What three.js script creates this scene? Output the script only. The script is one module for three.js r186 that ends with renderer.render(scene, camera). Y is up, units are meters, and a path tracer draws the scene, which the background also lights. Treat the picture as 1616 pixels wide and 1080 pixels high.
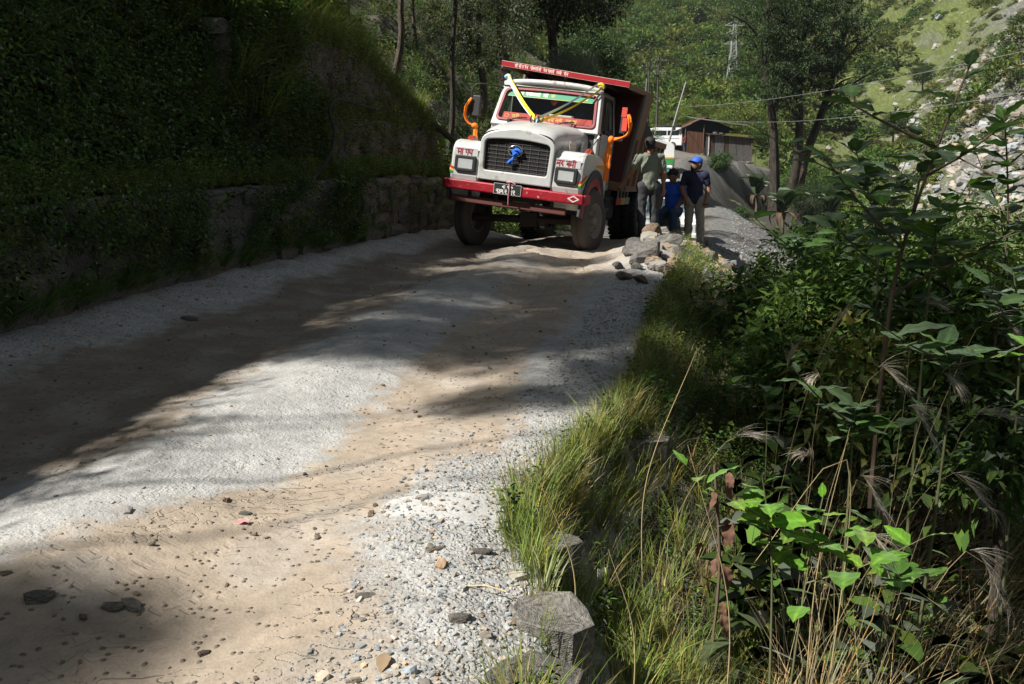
import * as THREE from 'three';
import { mergeGeometries, mergeVertices } from 'three/addons/utils/BufferGeometryUtils.js';
import { RoundedBoxGeometry } from 'three/addons/geometries/RoundedBoxGeometry.js';
import { createNoise2D, createNoise3D } from 'simplex-noise';

// ---------------------------------------------------------------- camera, sky, sun, exposure
const scene = new THREE.Scene();
const FPX = 1400, PITCH = Math.atan(304 / FPX), EYE = 1.6;
const camera = new THREE.PerspectiveCamera(2 * Math.atan(540 / FPX) * 180 / Math.PI, 1616 / 1080, 0.05, 1500);
camera.position.set(0, EYE, 0);
camera.rotation.set(-PITCH, 0, 0);
const SUN = new THREE.Vector3(-0.6, 0.75, 0.26).normalize();
const skyTex = (() => { // clear autumn sky, paler towards the horizon; below it the light of wooded slopes
  const w = 256, h = 128, a = new Float32Array(w * h * 4);
  for (let j = 0; j < h; j++) for (let i = 0; i < w; i++) { const el = ((j + 0.5) / h - 0.5) * Math.PI, s = Math.sin(el), o = (j * w + i) * 4, k = s > 0 ? Math.pow(1 - s, 2.2) : 0; const c = s > 0 ? [0.086 + 0.088 * k, 0.1 + 0.082 * k, 0.116 + 0.074 * k] : [0.026, 0.028, 0.022]; a[o] = c[0]; a[o + 1] = c[1]; a[o + 2] = c[2]; a[o + 3] = 1; }
  const t = new THREE.DataTexture(a, w, h, THREE.RGBAFormat, THREE.FloatType); t.mapping = THREE.EquirectangularReflectionMapping; t.magFilter = THREE.LinearFilter; t.minFilter = THREE.LinearFilter; t.needsUpdate = true; return t; })();
scene.background = skyTex; scene.environment = skyTex;
const sun = new THREE.DirectionalLight(new THREE.Color(1.0, 0.96, 0.89), 5);
sun.position.copy(SUN).multiplyScalar(120).add(new THREE.Vector3(5, 0, -30)); sun.target.position.set(5, 0, -30); scene.add(sun, sun.target);
sun.castShadow = true; sun.shadow.mapSize.set(4096, 4096);
Object.assign(sun.shadow.camera, { left: -70, right: 70, top: 70, bottom: -70, near: 1, far: 300 });
const renderer = new THREE.WebGLRenderer({ antialias: true });
renderer.setSize(1024, 684); renderer.toneMapping = THREE.LinearToneMapping; renderer.toneMappingExposure = 1.85;
renderer.shadowMap.enabled = true;

// ---------------------------------------------------------------- small tools
function RNG(s) { return () => { s |= 0; s = s + 0x6D2B79F5 | 0; let t = Math.imul(s ^ s >>> 15, 1 | s); t = t + Math.imul(t ^ t >>> 7, 61 | t) ^ t; return ((t ^ t >>> 14) >>> 0) / 4294967296; }; }
const n2 = createNoise2D(RNG(11)), n3 = createNoise3D(RNG(12));
const fbm = (x, y, o = 4) => { let a = 0, w = 0.5, f = 1; for (let i = 0; i < o; i++) { a += w * n2(x * f + i * 17.3, y * f - i * 9.1); f *= 2.03; w *= 0.5; } return a; };
const clamp = (v, a = 0, b = 1) => v < a ? a : v > b ? b : v;
const sstep = (a, b, v) => { const t = clamp((v - a) / (b - a)); return t * t * (3 - 2 * t); };
const lerp = (a, b, t) => a + (b - a) * t;
const V = (x, y, z) => new THREE.Vector3(x, y, z);
const D = Math.PI / 180;
function at(px, py, d) { const a = (px - 808) / FPX, b = (540 - py) / FPX, c = Math.cos(PITCH), s = Math.sin(PITCH), k = d / (b * s + c); return V(a * k, EYE + (b * c - s) * k, -d); }
function curve(knots) { return (t) => { let i = 0; const n = knots.length; if (t <= knots[0][0]) return knots[0][1]; if (t >= knots[n - 1][0]) return knots[n - 1][1]; while (t > knots[i + 1][0]) i++; const [a, va] = knots[i], [b, vb] = knots[i + 1]; const s0 = i > 0 ? (vb - knots[i - 1][1]) / (b - knots[i - 1][0]) : (vb - va) / (b - a), s1 = i < n - 2 ? (knots[i + 2][1] - va) / (knots[i + 2][0] - a) : (vb - va) / (b - a), h = b - a, u = (t - a) / h, u2 = u * u, u3 = u2 * u; return (2 * u3 - 3 * u2 + 1) * va + (u3 - 2 * u2 + u) * h * s0 + (-2 * u3 + 3 * u2) * vb + (u3 - u2) * h * s1; }; }
const taken = {};
function numbered(name) { const k = taken[name] = (taken[name] ?? -1) + 1; return k ? name + '_' + String(k).padStart(3, '0') : name; }
function tag(o, label, category, group) { o.userData.label = label; o.userData.category = category; if (group) o.userData.group = group; return o; }
function setting(o, name) { o.name = numbered(name); o.userData.kind = 'structure'; scene.add(o); return o; }
function stuff(o, name, label, category) { o.name = numbered(name); o.userData.kind = 'stuff'; if (label) tag(o, label, category); return o; }
function thing(name, label, category, group, pos) { const g = new THREE.Group(); g.name = numbered(name); tag(g, label, category, group); if (pos) g.position.copy(pos); scene.add(g); return g; }
function part(name, geo, mat, parent) { const m = new THREE.Mesh(geo, mat); m.name = name; m.castShadow = m.receiveShadow = true; parent.add(m); return m; }
function solo(name, geo, mat, label, category, group) { const m = new THREE.Mesh(geo, mat); m.name = numbered(name); m.castShadow = m.receiveShadow = true; tag(m, label, category, group); scene.add(m); return m; }
const lin = (r, g, b) => new THREE.Color().setRGB(r, g, b);
const std = (c, rough = 0.85, extra = {}) => new THREE.MeshStandardMaterial({ color: Array.isArray(c) ? lin(...c) : c, roughness: rough, ...extra });
const phys = (c, rough = 0.4, extra = {}) => new THREE.MeshPhysicalMaterial({ color: Array.isArray(c) ? lin(...c) : c, roughness: rough, ...extra });
function vcol(geo, fn) { const p = geo.attributes.position, c = new Float32Array(p.count * 3); for (let i = 0; i < p.count; i++) { const k = fn(p.getX(i), p.getY(i), p.getZ(i), i); c.set(k, i * 3); } geo.setAttribute('color', new THREE.BufferAttribute(c, 3)); return geo; }
function tubeGeo(pts, r, seg = 8, rad = 6, closed = false) { // r: number or function of t
  const c = new THREE.CatmullRomCurve3(pts, closed); const g = new THREE.TubeGeometry(c, seg, 1, rad, closed); const p = g.attributes.position, fr = c.getPointAt.bind(c);
  for (let i = 0; i <= seg; i++) { const o = fr(i / seg), rr = typeof r === 'function' ? r(i / seg) : r; for (let j = 0; j <= rad; j++) { const k = i * (rad + 1) + j; p.setXYZ(k, o.x + (p.getX(k) - o.x) * rr, o.y + (p.getY(k) - o.y) * rr, o.z + (p.getZ(k) - o.z) * rr); } }
  g.computeVertexNormals(); return g; }
function box(w, h, d, x = 0, y = 0, z = 0, r = 0.01) { const g = r > 0 ? new RoundedBoxGeometry(w, h, d, 1, Math.min(r, w * 0.45, h * 0.45, d * 0.45)) : new THREE.BoxGeometry(w, h, d); g.translate(x, y, z); return g; }
function merge(list) { const l = list.map((g) => { const q = g.index ? g.toNonIndexed() : g; const keep = ['position', 'normal', 'uv', 'color']; for (const k of Object.keys(q.attributes)) if (!keep.includes(k)) q.deleteAttribute(k); return q; }); const anyCol = l.some((g) => g.attributes.color), allUv = l.every((g) => g.attributes.uv); for (const g of l) { if (!allUv) g.deleteAttribute('uv'); if (anyCol && !g.attributes.color) { const c = new Float32Array(g.attributes.position.count * 3).fill(1); g.setAttribute('color', new THREE.BufferAttribute(c, 3)); } if (!g.attributes.normal) g.computeVertexNormals(); } return mergeGeometries(l); }
function bar(a, b, r, rad = 6) { const g = new THREE.CylinderGeometry(r, r, a.distanceTo(b), rad); const m = new THREE.Matrix4().compose(a.clone().add(b).multiplyScalar(0.5), new THREE.Quaternion().setFromUnitVectors(V(0, 1, 0), b.clone().sub(a).normalize()), V(1, 1, 1)); g.applyMatrix4(m); return g; }
function canvasTex(w, h, draw) { const c = document.createElement('canvas'); c.width = w; c.height = h; draw(c.getContext('2d'), w, h); const t = new THREE.CanvasTexture(c); t.colorSpace = THREE.SRGBColorSpace; t.magFilter = THREE.LinearFilter; t.anisotropy = 8; return t; }
function dataTex(w, h, fn, srgb = true) { const a = new Uint8Array(w * h * 4); fn(a, w, h); const t = new THREE.DataTexture(a, w, h); t.magFilter = THREE.LinearFilter; t.minFilter = THREE.LinearMipmapLinearFilter; t.generateMipmaps = true; t.wrapS = t.wrapT = THREE.RepeatWrapping; if (srgb) t.colorSpace = THREE.SRGBColorSpace; t.needsUpdate = true; return t; }
const hash = (x, y, s = 0) => { let h = Math.imul(x | 0, 374761393) + Math.imul(y | 0, 668265263) + Math.imul(s | 0, 2147483647) | 0; h = Math.imul(h ^ h >>> 13, 1274126177); h ^= h >>> 16; return (h >>> 0) / 4294967296; };
// ---------------------------------------------------------------- the lie of the land
const xlC = curve([[-12, -5.3], [0, -4.7], [4, -4.4], [7, -4.1], [10.6, -3.5], [13, -2.72], [17.2, -1.36], [20, -0.5], [26, 1.4], [42, 5.2], [60, 7.8], [80, 10.6], [95, 12.6], [130, 17], [200, 20]]);
const xrC = curve([[-12, 0.0], [0, 0.05], [2.4, 0.08], [3.0, 0.14], [3.8, 0.1], [4.5, 0.36], [5.5, 0.78], [9.3, 1.65], [12.4, 2.45], [15, 2.85], [17, 3.25], [20, 4.2], [26, 6.2], [42, 9.9], [60, 12.0], [76, 14.6], [83, 17], [88, 24], [92, 27], [130, 30], [200, 32]]);
const yrC = curve([[-12, 0], [0, 0], [13, 0], [15.5, 0], [17.5, -0.1], [20, -0.38], [24, -1.0], [30, -1.25], [42, -1.2], [60, -0.5], [80, 0.8], [95, 1.7], [130, 2], [200, 6]]);
const wallTopC = curve([[-12, 3.4], [0, 3.3], [10, 3.2], [14, 3.1], [16, 2.95], [17, 2.6], [18, 2.3], [22, 2.2]]);
function roadRelief(x, z) {           // wheel ruts and the ridge between them
  const d = -z, xl = xlC(d), xr = xrC(d), t = (x - xl) / (xr - xl);
  const rut = (c, w) => Math.exp(-(((t - c) / w) ** 2));
  const wob = 0.035 * n2(d * 0.35, 4);
  let h = -0.05 * rut(0.34 + wob, 0.10) - 0.055 * rut(0.70 + wob, 0.085) + 0.03 * rut(0.52 + wob, 0.07) + 0.02 * rut(0.9, 0.07);
  h += 0.02 * fbm(x * 0.9, z * 0.9, 3) + 0.009 * fbm(x * 3.1 + 7, z * 3.1, 3) + 0.004 * n2(x * 13, z * 13);
  const far = sstep(8, 12, d) * (1 - sstep(19, 24, d));
  h += far * (0.05 * fbm(x * 0.75 + 3, z * 1.4, 3) + 0.02 * n2(x * 2.2, z * 3.1));
  return h;
}
function farHeight(x, z) {
  const d = Math.max(-z, 1), a = x / d;
  const d0 = lerp(125, 60, sstep(0.24, 0.56, a)), h0 = lerp(2.5, -9, sstep(0.26, 0.44, a)), k1 = lerp(0.12, 0.30, sstep(0.3, 0.6, a)), t = Math.max(0, d - d0);
  let h = h0 + k1 * t + 0.00075 * t * t - 0.3 * Math.max(0, d0 - d);
  if (t > 200) h = h0 + k1 * 200 + 30 + (k1 + 0.3) * (t - 200);
  h += sstep(10, 120, t) * 10 * fbm(x * 0.013 + 3, z * 0.013, 4) + sstep(0, 40, t) * 3 * fbm(x * 0.06, z * 0.06, 3);
  return h;
}
function H(x, z) {
  const d = -z, xl = xlC(d), xr = xrC(d), yr = yrC(d);
  let h;
  if (x >= xl && x <= xr) {           // road
    const e = Math.min(x - xl, 0.9);
    h = yr + roadRelief(x, z) + 0.17 * (1 - sstep(0, 0.9, e)) * (1 - sstep(60, 80, d)) - 0.05 * sstep(0.35, 0, xr - x) - 0.2 * Math.max(0, x - 16.5) * sstep(80, 90, d);
  } else if (x < xl) {                // hill side
    const s = xl - x, base = yr + 0.17 + roadRelief(xl, z) * 0.5;
    const T = wallTopC(d);
    let a = 0.98 * sstep(0.12, 0.2, s) + (1.9 - 0.98) * sstep(0.74, 0.82, s) + (T - 1.9) * sstep(1.12, 1.2, s) - 0.02;
    if (s > 1.2) { const q = s - 1.2; a += q < 4.2 ? q * 1.42 : 5.96 + (q - 4.2) * 0.75; }
    let an = 0.98 * sstep(0.12, 0.2, s) - 0.02 + (s > 0.55 ? (s < 5.4 ? (s - 0.55) * 1.74 : 8.44 + (s - 5.4) * 0.75) : 0);      // nearer the camera the bank leans back from the ledge
    an += sstep(0.7, 1.6, s) * (0.28 * fbm(x * 1.1, z * 1.1, 3));
    a = lerp(an, a, sstep(11.6, 13.2, d)) + sstep(1.4, 3, s) * (0.5 * fbm(x * 0.5, z * 0.5, 3));
    let b = s < 0.8 ? 0.25 * s : 0.2 + (s - 0.8) * 0.95; if (s > 9) b = 8 + (s - 9) * 0.6;
    b += sstep(0.5, 3, s) * (0.9 * fbm(x * 0.22, z * 0.22, 3) + 0.25 * fbm(x, z, 2));
    const w = sstep(17.6, 19.6, d + Math.max(0, s - 1.5) * 0.42 + 0.25 * n2(x, z));
    h = base + lerp(a, b, w);
  } else {                            // valley side
    const s = x - xr; const steep = lerp(0.6, 1.15, sstep(40, 60, d));
    let drop = s < 7 ? s * steep : 7 * steep + (s - 7) * 0.5;
    drop = Math.max(0, drop - 0.25 * (1 - Math.exp(-s * 3)) * sstep(14, 20, d));
    const lip = 0.22 * sstep(0.0, 0.12, s) * (1 - sstep(4, 7, d));
    h = yr - 0.05 - 0.2 * Math.max(0, xr - 16.5) * sstep(80, 90, d) - drop - lip + sstep(0.1, 1.5, s) * (0.22 * fbm(x * 0.7, z * 0.7, 3) + sstep(22, 40, d) * (0.15 * fbm(x * 0.25, z * 0.25, 4) + 0.1 * fbm(x * 1.1, z * 1.1, 3))) + 0.02 * n2(x * 6, z * 6);
    h = Math.max(h, -13 + 1.5 * fbm(x * 0.05, z * 0.05, 3));
    const sp = Math.hypot((x - 25.8) * 0.9, (z + 71) * 0.6); h = Math.max(h, lerp(h, -1.6 - 0.8 * Math.max(0, sp - 2.4) + 0.5 * fbm(x * 0.4, z * 0.4, 3), sstep(-12, -9, h)));
  }
  if (d > 9 && d < 21) h += 0.2 * Math.exp(-(((x - 2.2 - 0.15 * (d - 13.5)) / 0.6) ** 2) - (((z + 13.6) / 2.0) ** 2)) * (1 + 0.35 * n2(x * 2.3, z * 2.3));
  const f = farHeight(x, z), w = sstep(88, 132, d - Math.max(0, x - 27) * 0.9);
  if (w > 0) h = lerp(h, Math.max(f, x < xr + 1 ? h : -99), w);
  if (x > xr && d > 40) h = Math.max(h, lerp(-50, f, sstep(40, 62, d + (x - 25) * 0.2)) );
  return h;
}
function span(a, b, fine, grow, max) { const r = [a]; let s = fine, v = a; while (v < b) { v += s; r.push(v); s = Math.min(max, s * grow); } return r; }
const gx = [...span(5.2, 70, 0.055, 1.06, 1.2).filter((v) => v < 320), ...span(70.5, 300, 1.2, 1.02, 4)].sort((a, b) => a - b);
for (let v = 5.15; v > -6; v -= 0.05) gx.unshift(v);
{ let s = 0.055, v = gx[0]; while (v > -90) { v -= s; gx.unshift(v); s = Math.min(2.5, s * 1.06); } }
const gz = []; { let v = 8, s = 0.5; while (v > -1.6) { gz.push(v); v -= s; s = Math.max(0.05, s * 0.88); } s = 0.048; while (v > -460) { gz.push(v); v -= s; if (v < -6) s = Math.min(4, s * 1.0135); } }
const NX = gx.length, NZ = gz.length, hy = new Float32Array(NX * NZ);
for (let j = 0; j < NZ; j++) for (let i = 0; i < NX; i++) hy[j * NX + i] = H(gx[i], gz[j]);
function groundY(x, z) { // height of the meshed sheet
  let a = 0, b = NX - 1; while (b - a > 1) { const m = (a + b) >> 1; if (gx[m] <= x) a = m; else b = m; } let c = 0, e = NZ - 1; while (e - c > 1) { const m = (c + e) >> 1; if (gz[m] >= z) c = m; else e = m; }
  const u = clamp((x - gx[a]) / (gx[a + 1] - gx[a])), v = clamp((gz[c] - z) / (gz[c] - gz[c + 1])); return lerp(lerp(hy[c * NX + a], hy[c * NX + a + 1], u), lerp(hy[(c + 1) * NX + a], hy[(c + 1) * NX + a + 1], u), v); }
const P = (x, z, dy = 0) => V(x, groundY(x, z) + dy, z);

// -------- what the road is made of: 0 grey gravel, 1 brown mud
const mudC = curve([[0, 0.70], [2.4, 0.70], [3.3, 0.71], [4.1, 0.775], [5.3, 0.75], [9.7, 0.71], [16, 0.7]]), mudW = curve([[0, 0.2], [2.4, 0.2], [3.3, 0.165], [4.1, 0.105], [5.3, 0.098], [9.7, 0.095], [16, 0.1]]);
function mudAmount(x, z) {
  const d = -z, xl = xlC(d), xr = xrC(d), t = (x - xl) / (xr - xl), wob = 0.035 * n2(d * 0.35, 4) + 0.05 * fbm(x * 0.8, z * 0.5, 3) + 0.02 * n2(x * 5, z * 5);
  const b = (c, w) => 1 - sstep(w * 0.72, w * 1.15, Math.abs(t - c + wob));
  const near = 1 - sstep(4, 6.5, d);
  const left = b(0.29, 0.165), right = b(mudC(d), mudW(d));
  const cross = sstep(9.5, 12.5, d) * sstep(0.12, 0.3, t) * (1 - sstep(0.78, 0.92, t)) * clamp(0.75 + 0.8 * fbm(x * 0.6, z * 0.9, 3));
  return clamp(Math.max(left, right, cross));
}
const cellN = (x, y, s) => { const ix = Math.floor(x), iy = Math.floor(y); let d1 = 9, d2 = 9, id = 0; for (let j = -1; j < 2; j++) for (let i = -1; i < 2; i++) { const cx = ix + i, cy = iy + j, px = cx + 0.15 + 0.7 * hash(cx, cy, s), py = cy + 0.15 + 0.7 * hash(cx, cy, s + 1), q = (px - x) ** 2 + (py - y) ** 2; if (q < d1) { d2 = d1; d1 = q; id = hash(cx, cy, s + 2); } else if (q < d2) d2 = q; } return [Math.sqrt(d1), Math.sqrt(d2), id]; };
function roadTextures(x0, z0, wx, wz, N) {      // colour and relief of a piece of road, one texel a few millimetres
  const col = new Uint8Array(N * N * 4), bmp = new Uint8Array(N * N * 4), S = (v) => 255 * clamp(v <= 0.0031 ? v * 12.92 : 1.055 * Math.pow(v, 1 / 2.4) - 0.055);
  const M = N / 8, mg8 = new Float32Array((M + 1) * (M + 1)); for (let j = 0; j <= M; j++) for (let i = 0; i <= M; i++) mg8[j * (M + 1) + i] = mudAmount(x0 + i / M * wx, z0 - j / M * wz);
  for (let j = 0; j < N; j++) { const z = z0 - (j + 0.5) / N * wz, d = -z, xr = xrC(d), xl = xlC(d), jm = j >> 3, vj = (j & 7) / 8;
  for (let i = 0; i < N; i++) {
    const x = x0 + (i + 0.5) / N * wx, e = xr - x, im = i >> 3, ui = (i & 7) / 8, om = jm * (M + 1) + im;
    if (e < -0.7 || x < xl - 0.3) continue;
    const mud = lerp(lerp(mg8[om], mg8[om + 1], ui), lerp(mg8[om + M + 1], mg8[om + M + 2], ui), vj), f1 = n2(x * 2.3, z * 2.3), f2 = n2(x * 9, z * 9), f3 = n2(x * 40, z * 40);
    const loose = clamp(sstep(0.95, 0.2, e + 0.25 * f1) + sstep(0.9, 0.3, x - xl) + 0.25 * sstep(0.1, 0.6, f1));      // loose gravel near both edges
    const g = cellN(x * 62 + f2 * 0.5, z * 62 + f3 * 0.3, 5), isStone = g[2] > 0.55 || g[2] < 0.14, g2 = cellN(x * 22 + 3, z * 22 + f2 * 0.2, 9);
    const stone = clamp((g[1] - g[0]) * 3.2), stone2 = g2[2] > 0.72 ? clamp((0.36 - g2[0]) * 8) : 0;
    let tone = 0.305 + 0.04 * f1 + 0.03 * f2 + 0.02 * f3 + 0.025 * n2(x * 110, z * 110);
    let R = tone * 1.0, G = tone * 0.985, B = tone * 0.95, h = 0.42 + 0.03 * f2 + 0.02 * f3;
    const k = 0.24 + 0.45 * loose, m1 = isStone ? ((g[2] - 0.5) * 0.62 - (g[2] < 0.14 ? 0.2 : 0)) * k * clamp(stone * 1.6) : 0.12 * n2(x * 150, z * 150) * k;
    R *= 1 + m1; G *= 1 + m1 * 1.0; B *= 1 + m1 * (g[2] > 0.8 ? 0.5 : 1.05); h += isStone ? 0.22 * k * clamp(stone * 1.4) * (0.4 + g[2]) : 0.05 * n2(x * 120, z * 120); 
    if (stone2 > 0 && hash(Math.floor(x * 22 + 3), 7, 2) < 0.5 + loose) { const v = 0.15 + 0.2 * hash(Math.floor(g2[2] * 9999), 3); const q = stone2 * (0.35 + 0.65 * loose) * (1 - mud * 0.8); R = lerp(R, v, q); G = lerp(G, v * 0.99, q); B = lerp(B, v * 0.97, q); h += 0.25 * q; }
    // mud: smooth, brown, with tread prints across it and dry cracks
    let mt = 0.262 + 0.035 * f1 + 0.025 * f2 + 0.018 * f3; mt *= 1 - 0.42 * sstep(0.56, 0.46, (x - xl) / (xr - xl) + 0.05 * f1);   /* hillside track a darker brown, its shade deepened in the colour */ let mr = mt * 1.1, mg = mt * 0.9, mb = mt * 0.69, mh = 0.42 + 0.05 * f2 + 0.02 * f3 + 0.015 * n2(x * 85, z * 85);
    const tc = (x - xl) / (xr - xl), lane = Math.abs(((tc * 17 + 0.25 * f1) % 1 + 1) % 1 - 0.5), tr = ((z * 12.5 + Math.abs(lane - 0.25) * 2.2 + 0.35 * f1) % 1 + 1) % 1, patch = sstep(0.0, 0.5, n2(x * 0.6 + 5, z * 0.4)) * (lane > 0.06 ? 1 : 0.1);
    const print = patch * sstep(0.5, 0.38, tr) * sstep(0, 0.1, tr) * clamp(0.45 + 0.8 * n2(x * 2.6, z * 3.5)); mh -= 0.15 * print; mt *= 1;
    const crv = 1 - Math.abs(n2(x * 3.3 + 0.3 * f2, z * 9 + 2)), cr = sstep(0.965, 0.992, crv) * sstep(0.0, 0.4, n2(x * 0.9 + 9, z * 0.8)); mh -= 0.4 * cr; 
    const cl = mud > 0.02 ? cellN(x * 30, z * 30, 21) : [1, 1, 0], clod = cl[2] > 0.86 && f1 > -0.3 ? clamp((0.3 - cl[0]) * 10) : 0; mh += 0.3 * clod; if (clod > 0) { mr = lerp(mr, 0.12, clod * 0.8); mg = lerp(mg, 0.09, clod * 0.8); mb = lerp(mb, 0.065, clod * 0.8); }
    const dust = 0.5 * sstep(0.0, 0.7, n2(x * 1.3 + 20, z * 1.1)) ; mr = lerp(mr, R, dust * 0.5); mg = lerp(mg, G, dust * 0.5); mb = lerp(mb, B, dust * 0.5);
    const slab = sstep(1.06, 0.94, Math.hypot((x + 0.2) / 0.34, (z + 3.78) / 0.17) + 0.3 * n2(x * 6, z * 9) + 0.1 * f3);   // worn piece of old concrete showing through
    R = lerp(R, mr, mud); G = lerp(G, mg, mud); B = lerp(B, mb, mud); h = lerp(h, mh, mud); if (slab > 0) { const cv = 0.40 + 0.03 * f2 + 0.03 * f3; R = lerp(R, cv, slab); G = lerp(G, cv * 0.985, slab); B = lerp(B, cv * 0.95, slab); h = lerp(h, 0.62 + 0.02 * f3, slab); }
    const o = (j * N + i) * 4; col[o] = S(R); col[o + 1] = S(G); col[o + 2] = S(B); col[o + 3] = 255; const hh = 255 * clamp(h); bmp[o] = bmp[o + 1] = bmp[o + 2] = hh; bmp[o + 3] = 255;
  } }
  const mk = (a, srgb) => { const t = new THREE.DataTexture(a, N, N); t.magFilter = THREE.LinearFilter; t.minFilter = THREE.LinearMipmapLinearFilter; t.generateMipmaps = true; if (srgb) t.colorSpace = THREE.SRGBColorSpace; t.needsUpdate = true; return t; };
  return [mk(col, true), mk(bmp, false)];
}
// general soil: neutral grain, tiled every 4 m, tinted by vertex colour
const soilMap = dataTex(1024, 1024, (a, w, h) => { for (let j = 0; j < h; j++) for (let i = 0; i < w; i++) { const u = i / w, v = j / h, tx = Math.cos(u * 6.2832), ty = Math.sin(u * 6.2832), sx = Math.cos(v * 6.2832), sy = Math.sin(v * 6.2832); let s = 0.5 * n3(tx * 3 + sx * 1.7, ty * 3 + sy * 1.7, sx - ty) + 0.3 * n3(tx * 11 + sx * 5, ty * 11 - sy * 6, sy * 5 + 3) + 0.35 * n3(tx * 37 + sx * 11, ty * 37 + sy * 29, sx * 23); const r = hash(i >> 2, j >> 2, 3); s += r > 0.9 ? 0.5 : r < 0.1 ? -0.4 : 0; const k = 255 * clamp(0.74 + 0.2 * s); a.set([k, k, k, 255], (j * w + i) * 4); } });
const soilBump = soilMap.clone(); soilBump.colorSpace = THREE.NoColorSpace; soilBump.needsUpdate = true;
const NEAR = [-4.9, -1.7, 6.2, 6.2], MID = [-5, -7.9, 11, 13];
const SECT = { dirt_road: [], dirt_road_mid: [], dirt_road_far: [], hillside: [], roadside_bank: [], mountain: [] };
for (let j = 0; j < NZ - 1; j++) for (let i = 0; i < NX - 1; i++) {
  const x = (gx[i] + gx[i + 1]) / 2, z = (gz[j] + gz[j + 1]) / 2, d = -z, xl = xlC(d), xr = xrC(d) + 0.06;
  let k; if (d > 125 || (x > xr && d > 62 && x > 24 + 0.2 * (d - 62))) k = 'mountain'; else if (x > xl - 0.1 && x < xr + 0.25) k = d < 7.9 && d > 1.7 && x > NEAR[0] && x < NEAR[0] + NEAR[2] ? 'dirt_road' : d < 20.9 && d > 7.9 && x > MID[0] && x < MID[0] + MID[2] ? 'dirt_road_mid' : 'dirt_road_far'; else k = x < xl ? 'hillside' : 'roadside_bank';
  SECT[k].push(j * NX + i);
}
function groundColour(x, y, z, slope) {
  const d = -z, xl = xlC(d), xr = xrC(d); const f = fbm(x * 0.3, z * 0.3, 4), g = n2(x * 2, z * 2);
  if (x > xl && x < xr && d < 110) { const m = mudAmount(x, z) * (d > 20 ? 0.6 : 1), t = 0.30 + 0.05 * f; return [lerp(t, t * 1.1, m), lerp(t * 0.98, t * 0.88, m), lerp(t * 0.94, t * 0.66, m)]; }
  if (x <= xl && d < 125) { const t = 0.11 + 0.03 * f; return [t * 1.15, t, t * 0.74]; }
  if (d < 62 && x < 24 + 0.2 * (d - 62) || (x > xr && d < 62)) {
    const s = x - xr, gravel = sstep(13, 16, d) * (1 - sstep(84, 88, d)) * (1 - sstep(3.0, 5.0, s + 1.6 * f)), t = 0.31 + 0.07 * f + 0.05 * g;
    const b = 0.11 + 0.03 * f + 0.012 * g; return [lerp(b * 1.15, t, gravel), lerp(b, t * 0.985, gravel), lerp(b * 0.7, t * 0.95, gravel)];
  }
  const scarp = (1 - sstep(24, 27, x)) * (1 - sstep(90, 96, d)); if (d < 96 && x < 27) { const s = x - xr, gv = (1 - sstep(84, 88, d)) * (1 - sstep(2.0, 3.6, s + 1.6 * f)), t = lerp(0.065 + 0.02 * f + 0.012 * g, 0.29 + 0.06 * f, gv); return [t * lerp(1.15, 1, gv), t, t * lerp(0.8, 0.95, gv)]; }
  const a = x / d, rocky = clamp(sstep(0.36, 0.52, a + 0.10 * f) * sstep(0.0, 0.35, 0.25 + 0.5 * fbm(x * 0.045 + 9, z * 0.045, 4) + 0.6 * (a - 0.5)) * (1 - sstep(110, 190, d - 130 * sstep(0.5, 0.62, a))));
  const gr = 0.5 + 0.5 * fbm(x * 0.03, z * 0.03, 3); const v = [lerp(0.11, 0.22, gr), lerp(0.15, 0.255, gr), lerp(0.03, 0.065, gr)], t = 0.25 + 0.08 * f + 0.05 * g;
  const band = sstep(0.33, 0.4, a) * clamp(sstep(0.25, 0.5, fbm(x * 0.08, z * 0.15 + 4, 3))); const q = clamp(rocky + 0.6 * band);
  return [lerp(v[0], t, q), lerp(v[1], t * 0.98, q), lerp(v[2], t * 0.94, q)];
}
function section(name, cells, mat, uvf, colored) {
  const map = new Map(), pos = [], uv = [], col = [], idx = [], nor = [];
  const vert = (k) => { let m = map.get(k); if (m === undefined) { m = map.size; map.set(k, m); const i = k % NX, j = (k / NX) | 0, x = gx[i], z = gz[j]; pos.push(x, hy[k], z); uv.push(...uvf(x, z, hy[k])); 
      const i0 = Math.max(0, i - 1), i1 = Math.min(NX - 1, i + 1), j0 = Math.max(0, j - 1), j1 = Math.min(NZ - 1, j + 1); const n = V(-(hy[j * NX + i1] - hy[j * NX + i0]) / (gx[i1] - gx[i0]), 1, -(hy[j1 * NX + i] - hy[j0 * NX + i]) / (gz[j1] - gz[j0])).normalize(); nor.push(n.x, n.y, n.z);
      if (colored) col.push(...groundColour(x, hy[k], z, n.y)); } return m; };
  for (const k of cells) { const a = vert(k), b = vert(k + 1), c = vert(k + NX), e = vert(k + NX + 1); idx.push(a, b, c, b, e, c); }
  const g = new THREE.BufferGeometry(); g.setAttribute('position', new THREE.Float32BufferAttribute(pos, 3)); g.setAttribute('normal', new THREE.Float32BufferAttribute(nor, 3)); g.setAttribute('uv', new THREE.Float32BufferAttribute(uv, 2)); if (colored) g.setAttribute('color', new THREE.Float32BufferAttribute(col, 3)); g.setIndex(idx);
  const m = new THREE.Mesh(g, mat); m.receiveShadow = m.castShadow = true; return setting(m, name);
}
const uvM = (s) => (x, z, y) => [(x + y * 0.35) / s, (z + y * 0.35) / s];
{ const [c, b] = roadTextures(...NEAR, 2048); section('dirt_road', SECT.dirt_road, new THREE.MeshStandardMaterial({ map: c, bumpMap: b, bumpScale: 0.036, roughness: 0.95 }), (x, z) => [(x - NEAR[0]) / NEAR[2], (NEAR[1] - z) / NEAR[3]]); }
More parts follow.
